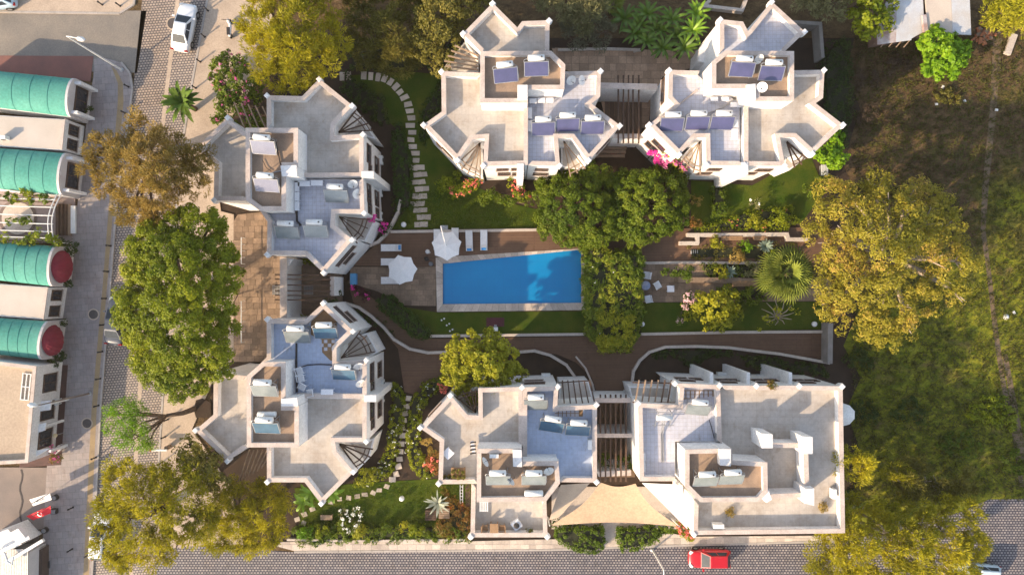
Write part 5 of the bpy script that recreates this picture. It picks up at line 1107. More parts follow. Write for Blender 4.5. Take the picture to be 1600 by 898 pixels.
bl = ['leftmost', 'second from the left in the lower row', 'at the top left of the group', 'in the middle of the group', 'low in the middle of the group', 'behind the middle of the group', 'low on the right', 'hanging over the court paving', 'sunlit, nearest the villa wall', 'sunlit, topmost on the right', 'inside the left half', 'above the court edge on the right']
for k, (x, y) in enumerate(bpos):
    rosette('banana plant ' + bl[k] + ' above the upper court', (x, y), 2.0 + (k % 3) * 0.3, 15, 1.6, 0.28, BAN2 if k in (8, 9) else BAN, 'banana plant', 'banana_plant', 0.14, (1.0, 0.1), 1.5, k, 'banana plants above the upper court')
for k, (x, y, L_) in enumerate(((488, 770, 1.7), (475, 782, 1.4), (520, 770, 1.2))):
    rosette(('big banana plant under the lower left villa tip', 'smaller banana plant left under the lower villa tip', 'small sunlit banana plant right of the lower villa tip')[k], (x, y), 1.3, 10, L_, 0.34, BAN2, 'banana plant', 'banana_plant', 0.12, (0.9, 0.1), 1.6, 20 + k)
for k, (x, y) in enumerate(((8, 310), (38, 303), (62, 312), (12, 372), (40, 375), (62, 368), (28, 345), (75, 375))):
    shrub('leafy vine on the white pipe pergola, ' + ('top left', 'top centre', 'top right', 'bottom left', 'bottom centre', 'bottom right', 'over the round patio', 'at its lower right corner')[k], [(x, y, 9, 2.7), (x + 11, y + 2, 8, 2.6), (x - 9, y + 3, 8, 2.6)], L_FICUS if k % 2 else L_MID, 'vine', 'vine', lw=(0.42, 0.16), cr=0.34, k=13, spacing=0.5, drop=0.3)
rosette('silver-green agave above the wooden crates on the bottom lawn', (684, 785), 0.7, 22, 1.3, 0.20, AGAVE, 'agave', 'agave', 0.1, (1.1, 0.1), 0.6, 5)
rosette('blue-grey agave in the bed left of the fan palm', (1195, 385), 0.5, 20, 0.9, 0.2, mat('blue_agave_leaf', (0.20, 0.26, 0.20), (0.15, 0.2, 0.16)), 'agave', 'agave', 0, (1.1, 0.2), 0.7, 6)
rosette('blue-grey agave lower in the bed near the café wall', (1140, 425), 0.5, 18, 0.8, 0.18, MATS['blue_agave_leaf'], 'agave', 'agave', 0, (1.1, 0.2), 0.7, 7)
def fanpalm(label, c, z, n, rad, m, seed=1, blades=16):
    rnd = random.Random(seed); b = P(c[0], c[1], z); o = thing('fan_palm', label, 'palm tree', (b.x, b.y, 0))
    MB().tube([(b.x, b.y, 0), (b.x, b.y, z * 0.5), (b.x, b.y, z + 0.1)], [0.28, 0.2, 0.18], 10).build('trunk', BARK, o, smooth=True)
    for k in range(n):
        a = k * 2.399; t = (k + 0.5) / n; el = 1.25 - 1.35 * t; st = rad * (0.30 + 0.25 * t) ; d = Vector((math.cos(a) * math.cos(el), math.sin(a) * math.cos(el), math.sin(el)))
        hub = b + d * st; s = Vector((-math.sin(a), math.cos(a), 0)); up = s.cross(d) * -1
        mb = MB().tube([b, hub], [0.03, 0.02], 4)
        for j in range(blades):
            th = (j / (blades - 1) - 0.5) * 3.6; dd = (d * math.cos(th) + s * math.sin(th)).normalized(); ll = rad * 0.55 * (1 - 0.25 * abs(th) / 1.8) * rnd.uniform(.9, 1.08)
            w_ = dd.cross(up).normalized() * 0.075; m_ = hub + dd * ll * 0.55; e = hub + dd * ll + Vector((0, 0, -ll * 0.22))
            mb.add([hub, m_ - w_ + Vector((0, 0, .01)), e, m_ + w_], [(0, 1, 2), (0, 2, 3)])
        mb.build('frond', m, o)
    return o
fanpalm('large fan palm with spiky fronds in the right garden', (1228, 428), 4.6, 26, 2.75, PALM, 2, 18)
rosette('broad-leaved palm at the left street edge under the brown tree', (286, 160), 2.4, 34, 2.0, 0.40, mat('dark_palm_leaf', (0.10, 0.17, 0.012), (0.055, 0.10, 0.01)), 'palm tree', 'palm', 0.2, (1.1, 0.1), 1.3, 4)
fanpalm('young palm at the top of the picture left of the banana plants', (958, 8), 2.0, 12, 1.2, PALM, 6, 12)

exec_part3 = True

shrub('yellow-tipped lower end of the climber over the brown path', [(958, 522, 20, 2.4), (940, 535, 12, 2.0), (975, 505, 16, 2.4), (985, 530, 12, 2.0), (950, 495, 16, 2.5)], L_YG, 'climber', 'climber', lw=(0.34, 0.08), cr=0.36, k=30, spacing=0.5, drop=0.2)
for (x, y, r_), m, lb in (((1120, 378, 9), L_YG, 'small round yellow-green bush left of the short orange bench'), ((1163, 385, 10), L_LIME, 'lime bush between the short benches and the agave'), ((1150, 400, 11), L_BROWN, 'brown-green bush in the bed below the short benches'),
                          ((1125, 425, 10), L_YG, 'yellowish bush at the left of the café wall bed'), ((1175, 420, 12), L_SAGE, 'grey-green bush between the lower agave and the palm'), ((1208, 402, 12), L_MID, 'green bush tucked behind the fan palm'), ((1195, 445, 9), L_MID, 'dark green bush at the end of the long timber bench'),
                          ((1170, 462, 14), L_MID, 'leafy green bush above the frangipani'), ((1135, 458, 12), L_FICUS, 'bright green bush right of the yellow leafy tree'), ((1085, 345, 9), L_RED, 'reddish bush at the left end of the upper flower bed'), ((1215, 340, 14), L_FICUS, 'bright bush at the right end of the upper flower bed'), ((1180, 345, 12), L_YG, 'yellow-green bush in the middle of the upper flower bed')):
    shrub(lb, [(x, y, r_, 0.9), (x + r_ * .7, y + r_ * .3, r_ * .6, 0.7), (x - r_ * .6, y + r_ * .4, r_ * .6, 0.6)], m, 'bush', 'bush', drop=0.15)
shrub('thick dark green shrubs filling the bed behind the pale entrance hedge', [(880, 818, 8, 0.8), (868, 815, 7, 0.7)], L_DARK)
for k, (x, y, r_) in enumerate(((500, 835, 10), (560, 838, 9), (600, 832, 9), (650, 836, 10), (690, 832, 11), (535, 828, 9), (625, 828, 8), (475, 838, 9))):
    shrub('clump of tall garden plants in the bottom strip, ' + ('above the pavement start', 'under the dry spiky shrub', 'middle of the strip', 'right of the middle', 'under the agave crates', 'left of the spiky shrub', 'upper middle', 'far left end')[k], [(x, y - 6, r_, 1.0), (x + 7, y - 9, r_ * .7, 0.9)], (L_FICUS, L_YG, L_MID, L_FICUS, L_RED, L_MID, L_YG, L_LIME)[k], 'plant', 'plant', lw=(0.34, 0.07), drop=0.25)
# ------------------------------------------------------------------ things on the roofs
def heater_proto(m, tank=METW):
    o = thing('solar_water_heater', 'x', 'solar heater', (0, 0, 0), 'solar water heaters on the villa roofs')
    A, B_ = (0.40, 1.12), (-0.58, 0.30); L = 2.05
    def slab(w_, t, e): 
        mb = MB(); dy, dz = B_[0] - A[0], B_[1] - A[1]; n = math.hypot(dy, dz); ny, nz = -dz / n * -1, dy / n * -1
        ny, nz = -dz / n, dy / n
        if nz < 0: ny, nz = -ny, -nz
        a = (A[0] + dy * e, A[1] + dz * e); b_ = (B_[0] - dy * e, B_[1] - dz * e); vs = []
        for off in (-t[0], t[1]):
            for x in (-w_ / 2, w_ / 2):
                for q in (a, b_): vs.append((x, q[0] + ny * off, q[1] + nz * off))
        return mb.add(vs, [(0, 1, 3, 2), (4, 6, 7, 5), (0, 4, 5, 1), (2, 3, 7, 6), (0, 2, 6, 4), (1, 5, 7, 3)])
    p = slab(L, (0.04, 0.04), 0.0).build('collector_panel', METG, o)
    slab(L - 0.10, (0.0, 0.047), 0.04).build('glass', m, p)
    t = MB(); t.tube([(-0.70, 0.66, 1.22), (-0.66, 0.66, 1.22), (0.66, 0.66, 1.22), (0.70, 0.66, 1.22)], [0.15, 0.25, 0.25, 0.15], 16); tk = t.build('tank', tank, o, smooth=True)
    MB().tube([(0.45, 0.66, 1.44), (0.45, 0.66, 1.50)], 0.07, 8).build('valve', METD, tk)
    for x in (-0.8, 0.8):
        MB().bar((x, -0.58, 0.02), (x, -0.56, 0.30), 0.045).build('leg', METG, o)
        mb = MB().bar((x, 0.78, 0.02), (x, 0.70, 1.0), 0.045); mb.bar((x, -0.58, 0.03), (x, 0.78, 0.03), 0.04); mb.build('leg', METG, o)
    MB().tube([(-0.70, 0.60, 1.2), (-0.98, 0.55, 1.2), (-1.05, 0.42, 1.15), (-1.0, 0.36, 1.08)], 0.035, 6).build('pipe', METG, o)
    MB().tube([(0.70, 0.62, 1.1), (1.02, 0.5, 1.0), (1.08, -0.2, 0.6), (1.0, -0.54, 0.32)], 0.03, 6).build('pipe', METG, o)
    return o
HB, HT, HG, HL_ = heater_proto(PANB), heater_proto(PANT), heater_proto(PANG), heater_proto(PANL)
ST = {}
for m, x, y, z, a, sc, lb in (
    (HL_, 411, 231, TF, -4, .95, 'pale-panelled solar heater at the top of the upper left villa tower roof'),
    (HL_, 416, 290, TF, -4, .95, 'pale-panelled solar heater lower on the upper left villa tower roof'),
    (HG, 525, 307, ZF, -2, .95, 'solar heater beside two dishes on the upper left villa tiled terrace'),
    (HG, 448, 364, ZF, -3, .95, 'left one of two solar heaters at the upper left villa bottom terrace'),
    (HG, 493, 362, ZF, -1, .95, 'right one of two solar heaters at the upper left villa bottom terrace'),
    (HG, 464, 527, ZF, -1, 1.0, 'grey solar heater at the top left of the blue tiled terrace'),
    (HT, 508, 521, ZF, 0, .95, 'dark teal solar heater at the top peak of the blue tiled terrace'),
    (HT, 537, 586, ZF, -2, .95, 'teal solar heater beside two dishes on the blue tiled terrace'),
    (HG, 413, 611, TF, -2, 1.0, 'grey solar heater in upper part of lower left villa tower roof'),
    (HT, 416, 669, TF, -2, 1.0, 'dark solar heater in lower part of lower left villa tower roof'),
    (HB, 790, 118, TF, 6, .95, 'tilted blue solar heater left on the top centre villa tower roof'),
    (HB, 838, 108, TF, 2, .95, 'blue solar heater right on the top centre villa tower roof'),
    (HB, 849, 202, ZF, 2, .95, 'left blue solar heater of three in a row on the top centre villa'),
    (HB, 887, 196, ZF, 2, .95, 'middle blue solar heater of three in a row on the top centre villa'),
    (HB, 926, 200, ZF, 1, .95, 'right blue solar heater of three in a row on the top centre villa'),
    (HB, 1160, 109, TF, -3, .95, 'left blue solar heater on the top right villa tower roof'),
    (HB, 1206, 115, TF, -2, .95, 'right blue solar heater on the top right villa tower roof'),
    (HB, 1050, 195, ZF, 0, .95, 'left blue solar heater of three in a row on the top right villa'),
    (HB, 1090, 193, ZF, 0, .95, 'middle blue solar heater of three in a row on the top right villa'),
    (HB, 1129, 193, ZF, -1, .95, 'right blue solar heater of three in a row on the top right villa'),
    (HG, 837, 633, ZF, 0, .95, 'solar heater at the top of the bottom centre villa blue terrace'),
    (HT, 862, 667, ZF, -9, .98, 'tilted dark teal solar heater on the bottom centre villa terrace'),
    (HT, 903, 673, ZF, -3, .98, 'straight dark teal solar heater right of the tilted one'),
    (HG, 778, 751, TF, 0, .95, 'left grey solar heater on the bottom centre villa tower roof'),
    (HG, 834, 751, TF, 0, .95, 'right grey solar heater on the bottom centre villa tower roof'),
    (HG, 1091, 641, ZF, -5, .95, 'solar heater on the tiled terrace of the long bottom right villa'),
    (HG, 1103, 753, TF, 2, .95, 'left grey solar heater on the long villa tower roof'),
    (HG, 1143, 750, TF, 2, .95, 'right grey solar heater on the long villa tower roof')):
    c = P(x, y, z + 0.75); place(m, ST, (c.x, c.y + 0.12, z), R(a), lb, (sc, sc, sc))
def lone_tank(x, y, z, label, L=1.5, rot=0, r=0.24):
    c = P(x, y, z + 0.4); o = thing('water_tank', label, 'tank', (c.x, c.y, z)); d = Vector((math.cos(R(rot)), math.sin(R(rot)), 0)) * L / 2; h = Vector((0, 0, 0.2))
    MB().tube([c - d, c - d * .94, c + d * .94, c + d], [r * .6, r, r, r * .6], 14).build('tank', METW, o, smooth=True)
    for s in (-.6, .6): MB().box((c.x + d.x * s, c.y + d.y * s, z + 0.09), (0.12, 0.4, 0.18), R(rot)).build('foot', METG, o)
    return o
lone_tank(417, 647, TF, 'lone white tank lying above another on the lower left villa tower roof')
lone_tank(834, 770, TF, 'lone white tank near the bottom edge of the centre villa tower roof')
o = thing('tank_stand', 'white tank on a skeletal metal stand on the long villa tiled terrace', 'tank stand', P(1038, 655, ZF))
c = P(1038, 652, ZF + 1); MB().tube([c + Vector((-.65, 0, 0)), c + Vector((.65, 0, 0))], 0.24, 14).build('tank', METW, o, smooth=True)
for x in (-.55, .55):
    MB().bar(c + Vector((x, 0.4, 0.35)), (c.x + x * 1.1, c.y - 1.0, ZF + 0.05), 0.05).build('leg', METG, o); MB().bar(c + Vector((x, 0.4, 0.35)), (c.x + x, c.y + 0.6, ZF), 0.05).build('leg', METG, o)
MB().bar(c + Vector((-.9, -.7, -.4)), c + Vector((.9, -.7, -.4)), 0.05).build('rail', METG, o); MB().bar(c + Vector((-1.3, 0.5, .35)), c + Vector((1.6, 0.5, .35)), 0.05).build('rail', METG, o)
for dx in (-.06, .10): MB().tube([c + Vector((dx, -.3, -.3)), (c.x + dx, c.y - 1.5, ZF + 0.08), (c.x + dx + 0.05, c.y - 3.9, ZF + 0.08)], 0.045, 6).build('pipe', METG, o)
def ac(x, y, z, label, rot=0, s=1.0, m=METW, sz=(0.8, 0.32, 0.6)):
    c = P(x, y, z + 0.5); o = thing('air_conditioner', label, 'air conditioner', (c.x, c.y, z)); k = R(rot)
    MB().box((c.x, c.y, z + 0.06 + sz[2] * s / 2), (sz[0] * s, sz[1] * s, sz[2] * s), k).build('casing', m, o)
    n = Vector((math.sin(k), -math.cos(k), 0)); q = c + n * sz[1] * s / 2
    MB().tube([(q.x, q.y, z + .06 + sz[2] * s / 2), (q.x + n.x * .03, q.y + n.y * .03, z + .06 + sz[2] * s / 2)], 0.2 * s, 14).build('fan_grille', METD, o)
    MB().box((c.x, c.y, z + 0.03), (sz[0] * s * .9, sz[1] * s * .8, 0.06), k).build('base', METG, o); return o
ac(1122, 821, ZF, 'white air conditioner on the bottom parapet side of the long villa', 0, 1.1)
ac(1005, 722, ZF, 'long white unit along the left parapet of the long villa', 90, 1.0, METW, (1.5, 0.35, 0.5))
ac(1303, 771, ZF, 'white air conditioner on the right parapet of the long villa', 90)
ac(922, 694, ZF, 'oval grey unit on the right parapet of the bottom centre villa', 90, 1.0)
ac(772, 712, TF, 'small white box unit at the upper left of the centre villa tower roof', 0, 0.9)
ac(1121, 683, ZF, 'small grey unit beside the wall of the long villa terrace', 90, 0.8, METG)
ac(1166, 605, ZF, 'white unit inside the back parapet of the long villa, left', 0, 0.9, METW, (0.9, 0.3, 0.3))
ac(1197, 605, ZF, 'white unit inside the back parapet of the long villa, middle', 0, 0.9, METW, (0.9, 0.3, 0.3))
ac(1255, 606, ZF, 'white unit inside the back parapet of the long villa, right', 0, 0.9, METW, (0.9, 0.3, 0.3))
for k, (x, y, lb) in enumerate(((595, 250, 'on the upper left villa right wall, upper'), (594, 300, 'on the upper left villa right wall, lower'), (597, 600, 'on the lower left villa right wall, upper'), (597, 621, 'on the lower left villa right wall, lower'), (594, 338, 'beside the pink bougainvillea and curved wall'), (853, 586, 'on the back wall of the bottom centre villa'), (1128, 584, 'on the back wall of the long villa, left'), (1190, 588, 'on the back wall of the long villa, right'))):
    c = P(x, y, 1.0); ac(x, y, 0.6, 'white air conditioner ' + lb, 90 if k < 5 else 0)
ac(3, 215, 2.5, 'white air conditioner on the flat pale shop roof', 0, 1.0)
def dish(x, y, z, label, face=(0.4, -0.9), r=0.42, tilt=0.9):
    c = P(x, y, z + 0.7); o = thing('satellite_dish', label, 'satellite dish', (c.x, c.y, z)); n = Vector((face[0], face[1], tilt)).normalized()
    q = Vector((0, 0, 1)).rotation_difference(n); mb = MB(); N = 16; vs = [c + q @ Vector((rr * math.cos(2 * math.pi * i / N), rr * math.sin(2 * math.pi * i / N), rr * rr * 0.5)) for rr in (0.02, r * .5, r * .8, r) for i in range(N)]
    mb.add(vs, [(k * N + i, k * N + (i + 1) % N, (k + 1) * N + (i + 1) % N, (k + 1) * N + i) for k in range(3) for i in range(N)] + [tuple(range(N))]); mb.build('dish', METW, o, smooth=True)
    MB().tube([(c.x, c.y, z), c], 0.03, 6).build('mast', METG, o)
    MB().tube([c - n * 0.02 + Vector((0, 0, -r * .6)), c + n * 0.5], 0.015, 5).build('feed_arm', METD, o)
    MB().box(tuple(c + n * 0.5), (0.08, 0.08, 0.1)).build('receiver', METD, o); return o
for a in ((551, 287, ZF, 'upper satellite dish at the right parapet of the upper left villa'), (557, 303, ZF, 'lower satellite dish at the right parapet of the upper left villa', (.9, -.3)),
          (560, 571, ZF, 'upper white dish right of the teal heater on the blue terrace'), (563, 598, ZF, 'lower tilted white dish near the blue terrace right parapet', (.6, -.8)),
          (892, 125, ZF, 'left one of two dishes near the top parapet of the top centre villa'), (908, 126, ZF, 'right one of two dishes near the top parapet of the top centre villa', (.9, -.2)),
          (1185, 92, TF, 'round dish between the heaters on the top right villa tower'), (1191, 136, TF, 'dish at the bottom left corner of the top right tower roof', (-.5, -.6)),
          (797, 752, TF, 'narrow white dish between the two heaters on the centre villa tower', (.9, .9), .4, .4), (858, 737, TF, 'white dish at the right end of the centre villa tower roof', (-.3, .9), .42, .5),
          (757, 722, TF, 'thin curved dish at the left of the centre villa tower roof', (.9, .6), .42, .3)): dish(*a)
def pipes(label, pts, z, r=0.04, m=METG, name='roof_pipe'):
    o = thing(name, label, 'pipe', P(pts[0][0], pts[0][1], z)); MB().tube([P(x, y, z + 0.08) for x, y in pts], r, 6).build('pipe', m, o); return o
pipes('dark cables crossing the blue tiled terrace', [(466, 575), (480, 570), (500, 569), (522, 570)], ZF, 0.05, METD)
pipes('dark seam pipe down the middle of the blue terrace', [(463, 536), (463, 560), (464, 612)], ZF, 0.08, METD)
pipes('dark pipe down the wall inside the upper left villa terrace', [(463, 284), (463, 320), (464, 345), (470, 352)], ZF, 0.09, METD)
pipes('black hose looping on the upper left villa tower roof', [(424, 217), (431, 222), (434, 236), (438, 256), (446, 262)], TF, 0.05, METD)
pipes('thin cable on the upper left villa tower roof', [(410, 250), (416, 262), (424, 268)], TF, 0.025, METD)
pipes('pipe running across the upper left villa tower roof to the box', [(425, 270), (435, 268), (447, 266)], TF, 0.05)
pipes('pipes along the tower wall of the long villa, left', [(1108, 655), (1112, 668), (1116, 684)], ZF, 0.03, METD)
pipes('pale diagonal drain pipe on the top right villa terrace', [(1056, 167), (1078, 150), (1090, 140)], ZF, 0.07, COPE)
pipes('pipe bundle beside the top right villa tower wall', [(1104, 178), (1130, 168), (1148, 155)], ZF, 0.05)
pipes('cracked dark line of tar along the centre villa terrace joint', [(820, 612), (820, 650), (819, 700)], ZF - 0.08, 0.05, METD)
# plastic chairs, tables, benches
def chair(x, y, z, rot, label, m=PLASW, group=None, s=1.0):
    c = P(x, y, z + 0.4); o = thing('chair', label, 'chair', (0, 0, 0), group)
    MB().box((0, 0, 0.43), (0.46, 0.46, 0.05)).build('seat', m, o)
    mb = MB(); mb.bar((-0.22, -0.22, 0.45), (-0.25, -0.32, 0.88), 0.05); mb.bar((0.22, -0.22, 0.45), (0.25, -0.32, 0.88), 0.05)
    for k in range(4): mb.bar((-0.23, -0.24 - .022 * k, 0.55 + .1 * k), (0.23, -0.24 - .022 * k, 0.55 + .1 * k), 0.03, 0.07)
    mb.build('backrest', m, o)
    for s_ in (-1, 1):
        MB().bar((s_ * 0.25, -0.25, 0.65), (s_ * 0.25, 0.2, 0.65), 0.05, 0.04).build('armrest', m, o)
        for t in (-0.2, 0.2): MB().box((s_ * 0.21, t, 0.21), (0.045, 0.045, 0.42)).build('leg', m, o)
    o.location = (c.x, c.y, z); o.rotation_euler = (0, 0, R(rot)); o.scale = (s, s, s); return o
def table(x, y, z, label, sz, h=0.74, rot=0, m=PLASW, name='table', cat='table'):
    c = P(x, y, z + h); o = thing(name, label, cat, (0, 0, 0)); L, W = sz
    MB().box((0, 0, h), (L, W, 0.05)).build('top', m, o)
    for i in (-1, 1):
        for j in (-1, 1): MB().box((i * (L / 2 - .08), j * (W / 2 - .08), h / 2 - .012), (0.06, 0.06, h - .026)).build('leg', m, o)
    o.location = (c.x, c.y, z); o.rotation_euler = (0, 0, R(rot)); return o
for a in ((469, 580, ZF, 200, 'topmost white chair at the left wall of the blue terrace'), (471, 591, ZF, 190, 'second white chair at the left wall of the blue terrace'), (473, 604, ZF, 150, 'third white chair at the left wall of the blue terrace'), (485, 613, ZF, 100, 'reddish white chair lying at the bottom of the blue terrace')): chair(*a, group='white chairs on the blue terrace', s=1.15)
table(511, 612, ZF, 'white rectangular table at the bottom edge of the blue terrace', (1.0, 0.45))
for k, (x, y) in enumerate(((475, 287), (495, 286), (464, 292), (464, 307), (464, 322))):
    table(x, y, ZF, ('white bench', 'white bench', 'white seat', 'white seat', 'white seat')[k] + ' in the tiled terrace of the upper left villa, ' + ('top row left', 'top row right', 'first down the wall', 'second down the wall', 'third down the wall')[k], ((1.0, 0.45), (1.0, 0.45), (0.4, 0.75), (0.4, 0.75), (0.4, 0.75))[k], 0.45, 0, PLASW, 'bench', 'bench')
for k, (x, y, a, b_) in enumerate(((833, 158, .6, .4), (846, 157, .6, .4), (859, 157, .6, .4), (828, 177, .35, .9), (828, 197, .35, .9))):
    table(x, y, ZF, 'pale bench on the top centre villa tiled terrace, ' + ('left of the top row', 'middle of the top row', 'right of the top row', 'upper one by the wall', 'lower one by the wall')[k], (a, b_), 0.45, 0, PLASW, 'bench', 'bench')
for k, (x, y, a, b_) in enumerate(((1116, 155, .6, .35), (1133, 155, .6, .35), (1149, 164, .8, .4), (1150, 193, .35, .6), (1148, 210, .5, .9))):
    table(x, y, ZF, 'pale seat on the top right villa tiled terrace, ' + ('left of the top row', 'right of the top row', 'beneath the planter corner', 'beside the right heater', 'below the right heater')[k], (a, b_), 0.45, 0, PLASW, 'bench', 'bench')
WD = mat('garden_wood', (0.36, 0.22, 0.12), (0.28, 0.17, 0.09), 4)
table(772, 825, ZF, 'square wooden table on the street terrace of the bottom centre villa', (0.7, 0.75), m=WD)
chair(758, 824, ZF, -90, 'wooden chair left of the square wooden table', WD); chair(784, 824, ZF, 90, 'wooden chair right of the square wooden table', WD)
table(700, 708, ZF, 'white square low table standing diagonally on the centre villa terrace', (0.75, 0.75), 0.5, 45)
o = thing('slatted_rack', 'white slatted rack against the tower of the bottom centre villa', 'rack', P(756, 791, ZF + .6)); c = P(756, 791, ZF + 0.6); mb = MB()
for k in range(5): mb.box((c.x - .3 + .15 * k, c.y, ZF + .6), (0.09, 0.8, 0.04))
for k in (-1, 1): mb.box((c.x, c.y + .36 * k, ZF + .565), (0.72, 0.06, 0.03)); mb.box((c.x + .3 * k, c.y, ZF + .28), (0.05, 0.05, 0.55))
mb.build('slats', METW, o)
def pot(x, y, z, label, r=0.16, m=TERRA, plant=True, lm=None):
    c = P(x, y, z); o = thing('potted_plant', label, 'plant', c); MB().lathe(c, [(r * .7, 0), (r, r * 1.8), (r * 1.1, r * 1.8), (r * 1.1, r * 2.1)], 12).build('pot', m, o)
    n = 9; pos = np.array([[c.x, c.y, z + r * 2.6]] * n) + rng.normal(0, r * .6, (n, 3)); clumps_to_leaves(pos, np.tile([0, 0, 1.0], (n, 1)), r * .7, 12, (0.15, 0.06), lm or L_OLIVE, 'foliage', o); return o
for k, (x, y) in enumerate(((709, 735), (716, 735), (724, 736), (709, 743), (717, 744), (725, 743))): pot(x, y, ZF + .5, 'small potted succulent on the plant table, ' + ('back left', 'back middle', 'back right', 'front left', 'front middle', 'front right')[k], .13)
table(716, 739, ZF, 'low table crowded with pots at the bottom left of the centre villa', (1.2, 0.95), 0.5, 0, WD)
pot(694, 743, ZF, 'small cactus pot left of the crowded plant table'); pot(702, 742, ZF, 'round bush pot beside the crowded plant table')
pot(828, 825, ZF, 'potted plant in the right corner of the street terrace', .2, METG)
o = thing('lounge_seat', 'white diamond shaped seat with a dark bundle on the street terrace', 'seat', P(807, 820, ZF)); c = P(807, 820, ZF + .4)
MB().box((c.x, c.y, ZF + .22), (0.75, 0.75, 0.44), R(35), .95).build('seat', PLASW, o); MB().lathe((c.x, c.y, ZF + .44), [(0.22, 0), (0.25, .1), (.12, .22)], 9).build('bundle', METD, o)
o = thing('table_football', 'dark slatted furniture standing at the left tower corner of the centre villa', 'furniture', P(739, 700, ZF)); c = P(739, 700, ZF + .6)
for k in range(4): MB().box((c.x, c.y - .45 + .3 * k, ZF + .45), (.5, .12, .08), R(8)).build('slat', METD, o)
MB().box((c.x, c.y, ZF + .38), (.3, 1.1, .06), R(8)).build('frame', PLASW, o)
# debris on the long villa roof
for x, y, lb in ((1143, 800, 'dry brown palm bundle lying on the long villa roof'), (1286, 793, 'dry brown debris in the right corner of the long villa roof'), (1207, 600, 'dry orange plant on the back parapet of the long villa')):
    shrub(lb, [(x, y, 6, ZF + .25 + (0.6 if y < 700 else 0))], L_BROWN if y > 700 else L_RED, 'debris' if y > 700 else 'plant', 'dry_plant', stems=False, drop=.1, low=-1, flat=.4, lw=(.3, .06))
# ------------------------------------------------------------------ pool furniture
def lounger_proto():
    o = thing('sun_lounger', 'x', 'sun lounger', (0, 0, 0), 'white sun loungers on the pool deck')
    mb = MB(); mb.box((0, 0, 0.30), (1.9, 0.62, 0.05)); mb.box((0, .3, .30), (1.92, .05, .09)); mb.box((0, -.3, .30), (1.92, .05, .09)); mb.build('frame', PLASW, o)
    m_ = MB(); m_.box((-.25, 0, .36), (1.35, .56, .07)); m_.build('mattress', CANV, o)
    MB().add([(.42, -.28, .34), (.95, -.28, .62), (.95, .28, .62), (.42, .28, .34), (.42, -.28, .40), (.95, -.28, .68), (.95, .28, .68), (.42, .28, .40)], [(0, 3, 2, 1), (4, 5, 6, 7), (0, 1, 5, 4), (2, 3, 7, 6), (1, 2, 6, 5), (3, 0, 4, 7)]).build('backrest', CANV, o)
    for x in (-.8, .8):
        for y in (-.26, .26): MB().box((x, y, .14), (.06, .06, .27)).build('leg', PLASW, o)
    MB().box((.84, 0, .70), (.22, .42, .06), 0).build('pillow', BLUEP, o); return o
LP_ = lounger_proto()
for x, y, a, lb in ((611, 387, 0, 'horizontal white lounger with blue pillow nearest the curved wall'), (611, 409, 0, 'upper lounger half under the lower parasol'), (611, 438, 0, 'lower lounger half under the lower parasol'),
                    (733, 376, -88, 'left one of two vertical loungers right of the upper parasol'), (756, 375, -90, 'right one of two vertical loungers right of the upper parasol'), (683, 374, -90, 'left lounger hidden beneath the upper parasol'), (711, 372, -90, 'right lounger hidden beneath the upper parasol')):
    c = P(x, y, .5); place(LP_, ST, (c.x, c.y, 0.13), R(a), lb)
def parasol(label, x, y, r, pole, rot, n=7):
    c = P(x, y, 2.6); o = thing('parasol', label, 'parasol', (c.x, c.y, .12))
    for k in range(n):
        a0, a1 = rot + 2 * math.pi * k / n, rot + 2 * math.pi * (k + 1) / n; am = (a0 + a1) / 2
        e0, e1 = c + Vector((math.cos(a0) * r, math.sin(a0) * r, -.5)), c + Vector((math.cos(a1) * r, math.sin(a1) * r, -.5)); m_ = c + Vector((math.cos(am) * r * .84, math.sin(am) * r * .84, -.46))
        q0, q1 = c.lerp(e0, .5) + Vector((0, 0, .03)), c.lerp(e1, .5) + Vector((0, 0, .03)); qm = (q0 + q1) / 2 - Vector((0, 0, .03))
        MB().add([c, q0, qm, q1, e0, m_, e1], [(0, 1, 2), (0, 2, 3), (1, 4, 5, 2), (2, 5, 6, 3)]).build('canopy_panel', CANV, o)
        MB().bar(c + Vector((0, 0, -.05)), e0 + Vector((0, 0, -.03)), .03).build('rib', METG, o)
    MB().lathe(c, [(.07, -.02), (.05, .12), (.01, .16)], 8).build('finial', METW, o)
    if pole:
        b = P(pole[0], pole[1], 0.13); MB().tube([(b.x, b.y, .13), (b.x, b.y, 2.95), (b.x * .4 + c.x * .6, b.y * .4 + c.y * .6, 3.1), c + Vector((0, 0, .1))], .045, 8).build('pole', METW, o); MB().box((b.x, b.y, .18), (.7, .7, .1)).build('base', METG, o)
    else:
        MB().tube([(c.x, c.y, .12), (c.x, c.y, 2.6)], .04, 8).build('pole', METW, o); MB().lathe((c.x, c.y, .12), [(.35, 0), (.35, .1)], 14).build('base', METG, o)
    return o
parasol('upper white heptagonal parasol at the pool corner', 697, 383, 1.38, (694, 358), .25)
parasol('lower white heptagonal parasol over the paved pool terrace', 627, 421, 1.38, None, .95)
c = P(553, 436, .5); o = thing('towel_box', 'small blue box on the pool terrace by the villa', 'box', (c.x, c.y, .12)); MB().box((c.x, c.y, .45), (.5, 1.0, .6)).build('body', BLUEP, o); MB().box((c.x, c.y, .78), (.56, 1.06, .05)).build('lid', mat('light_blue_lid', (.12, .36, .62)), o)
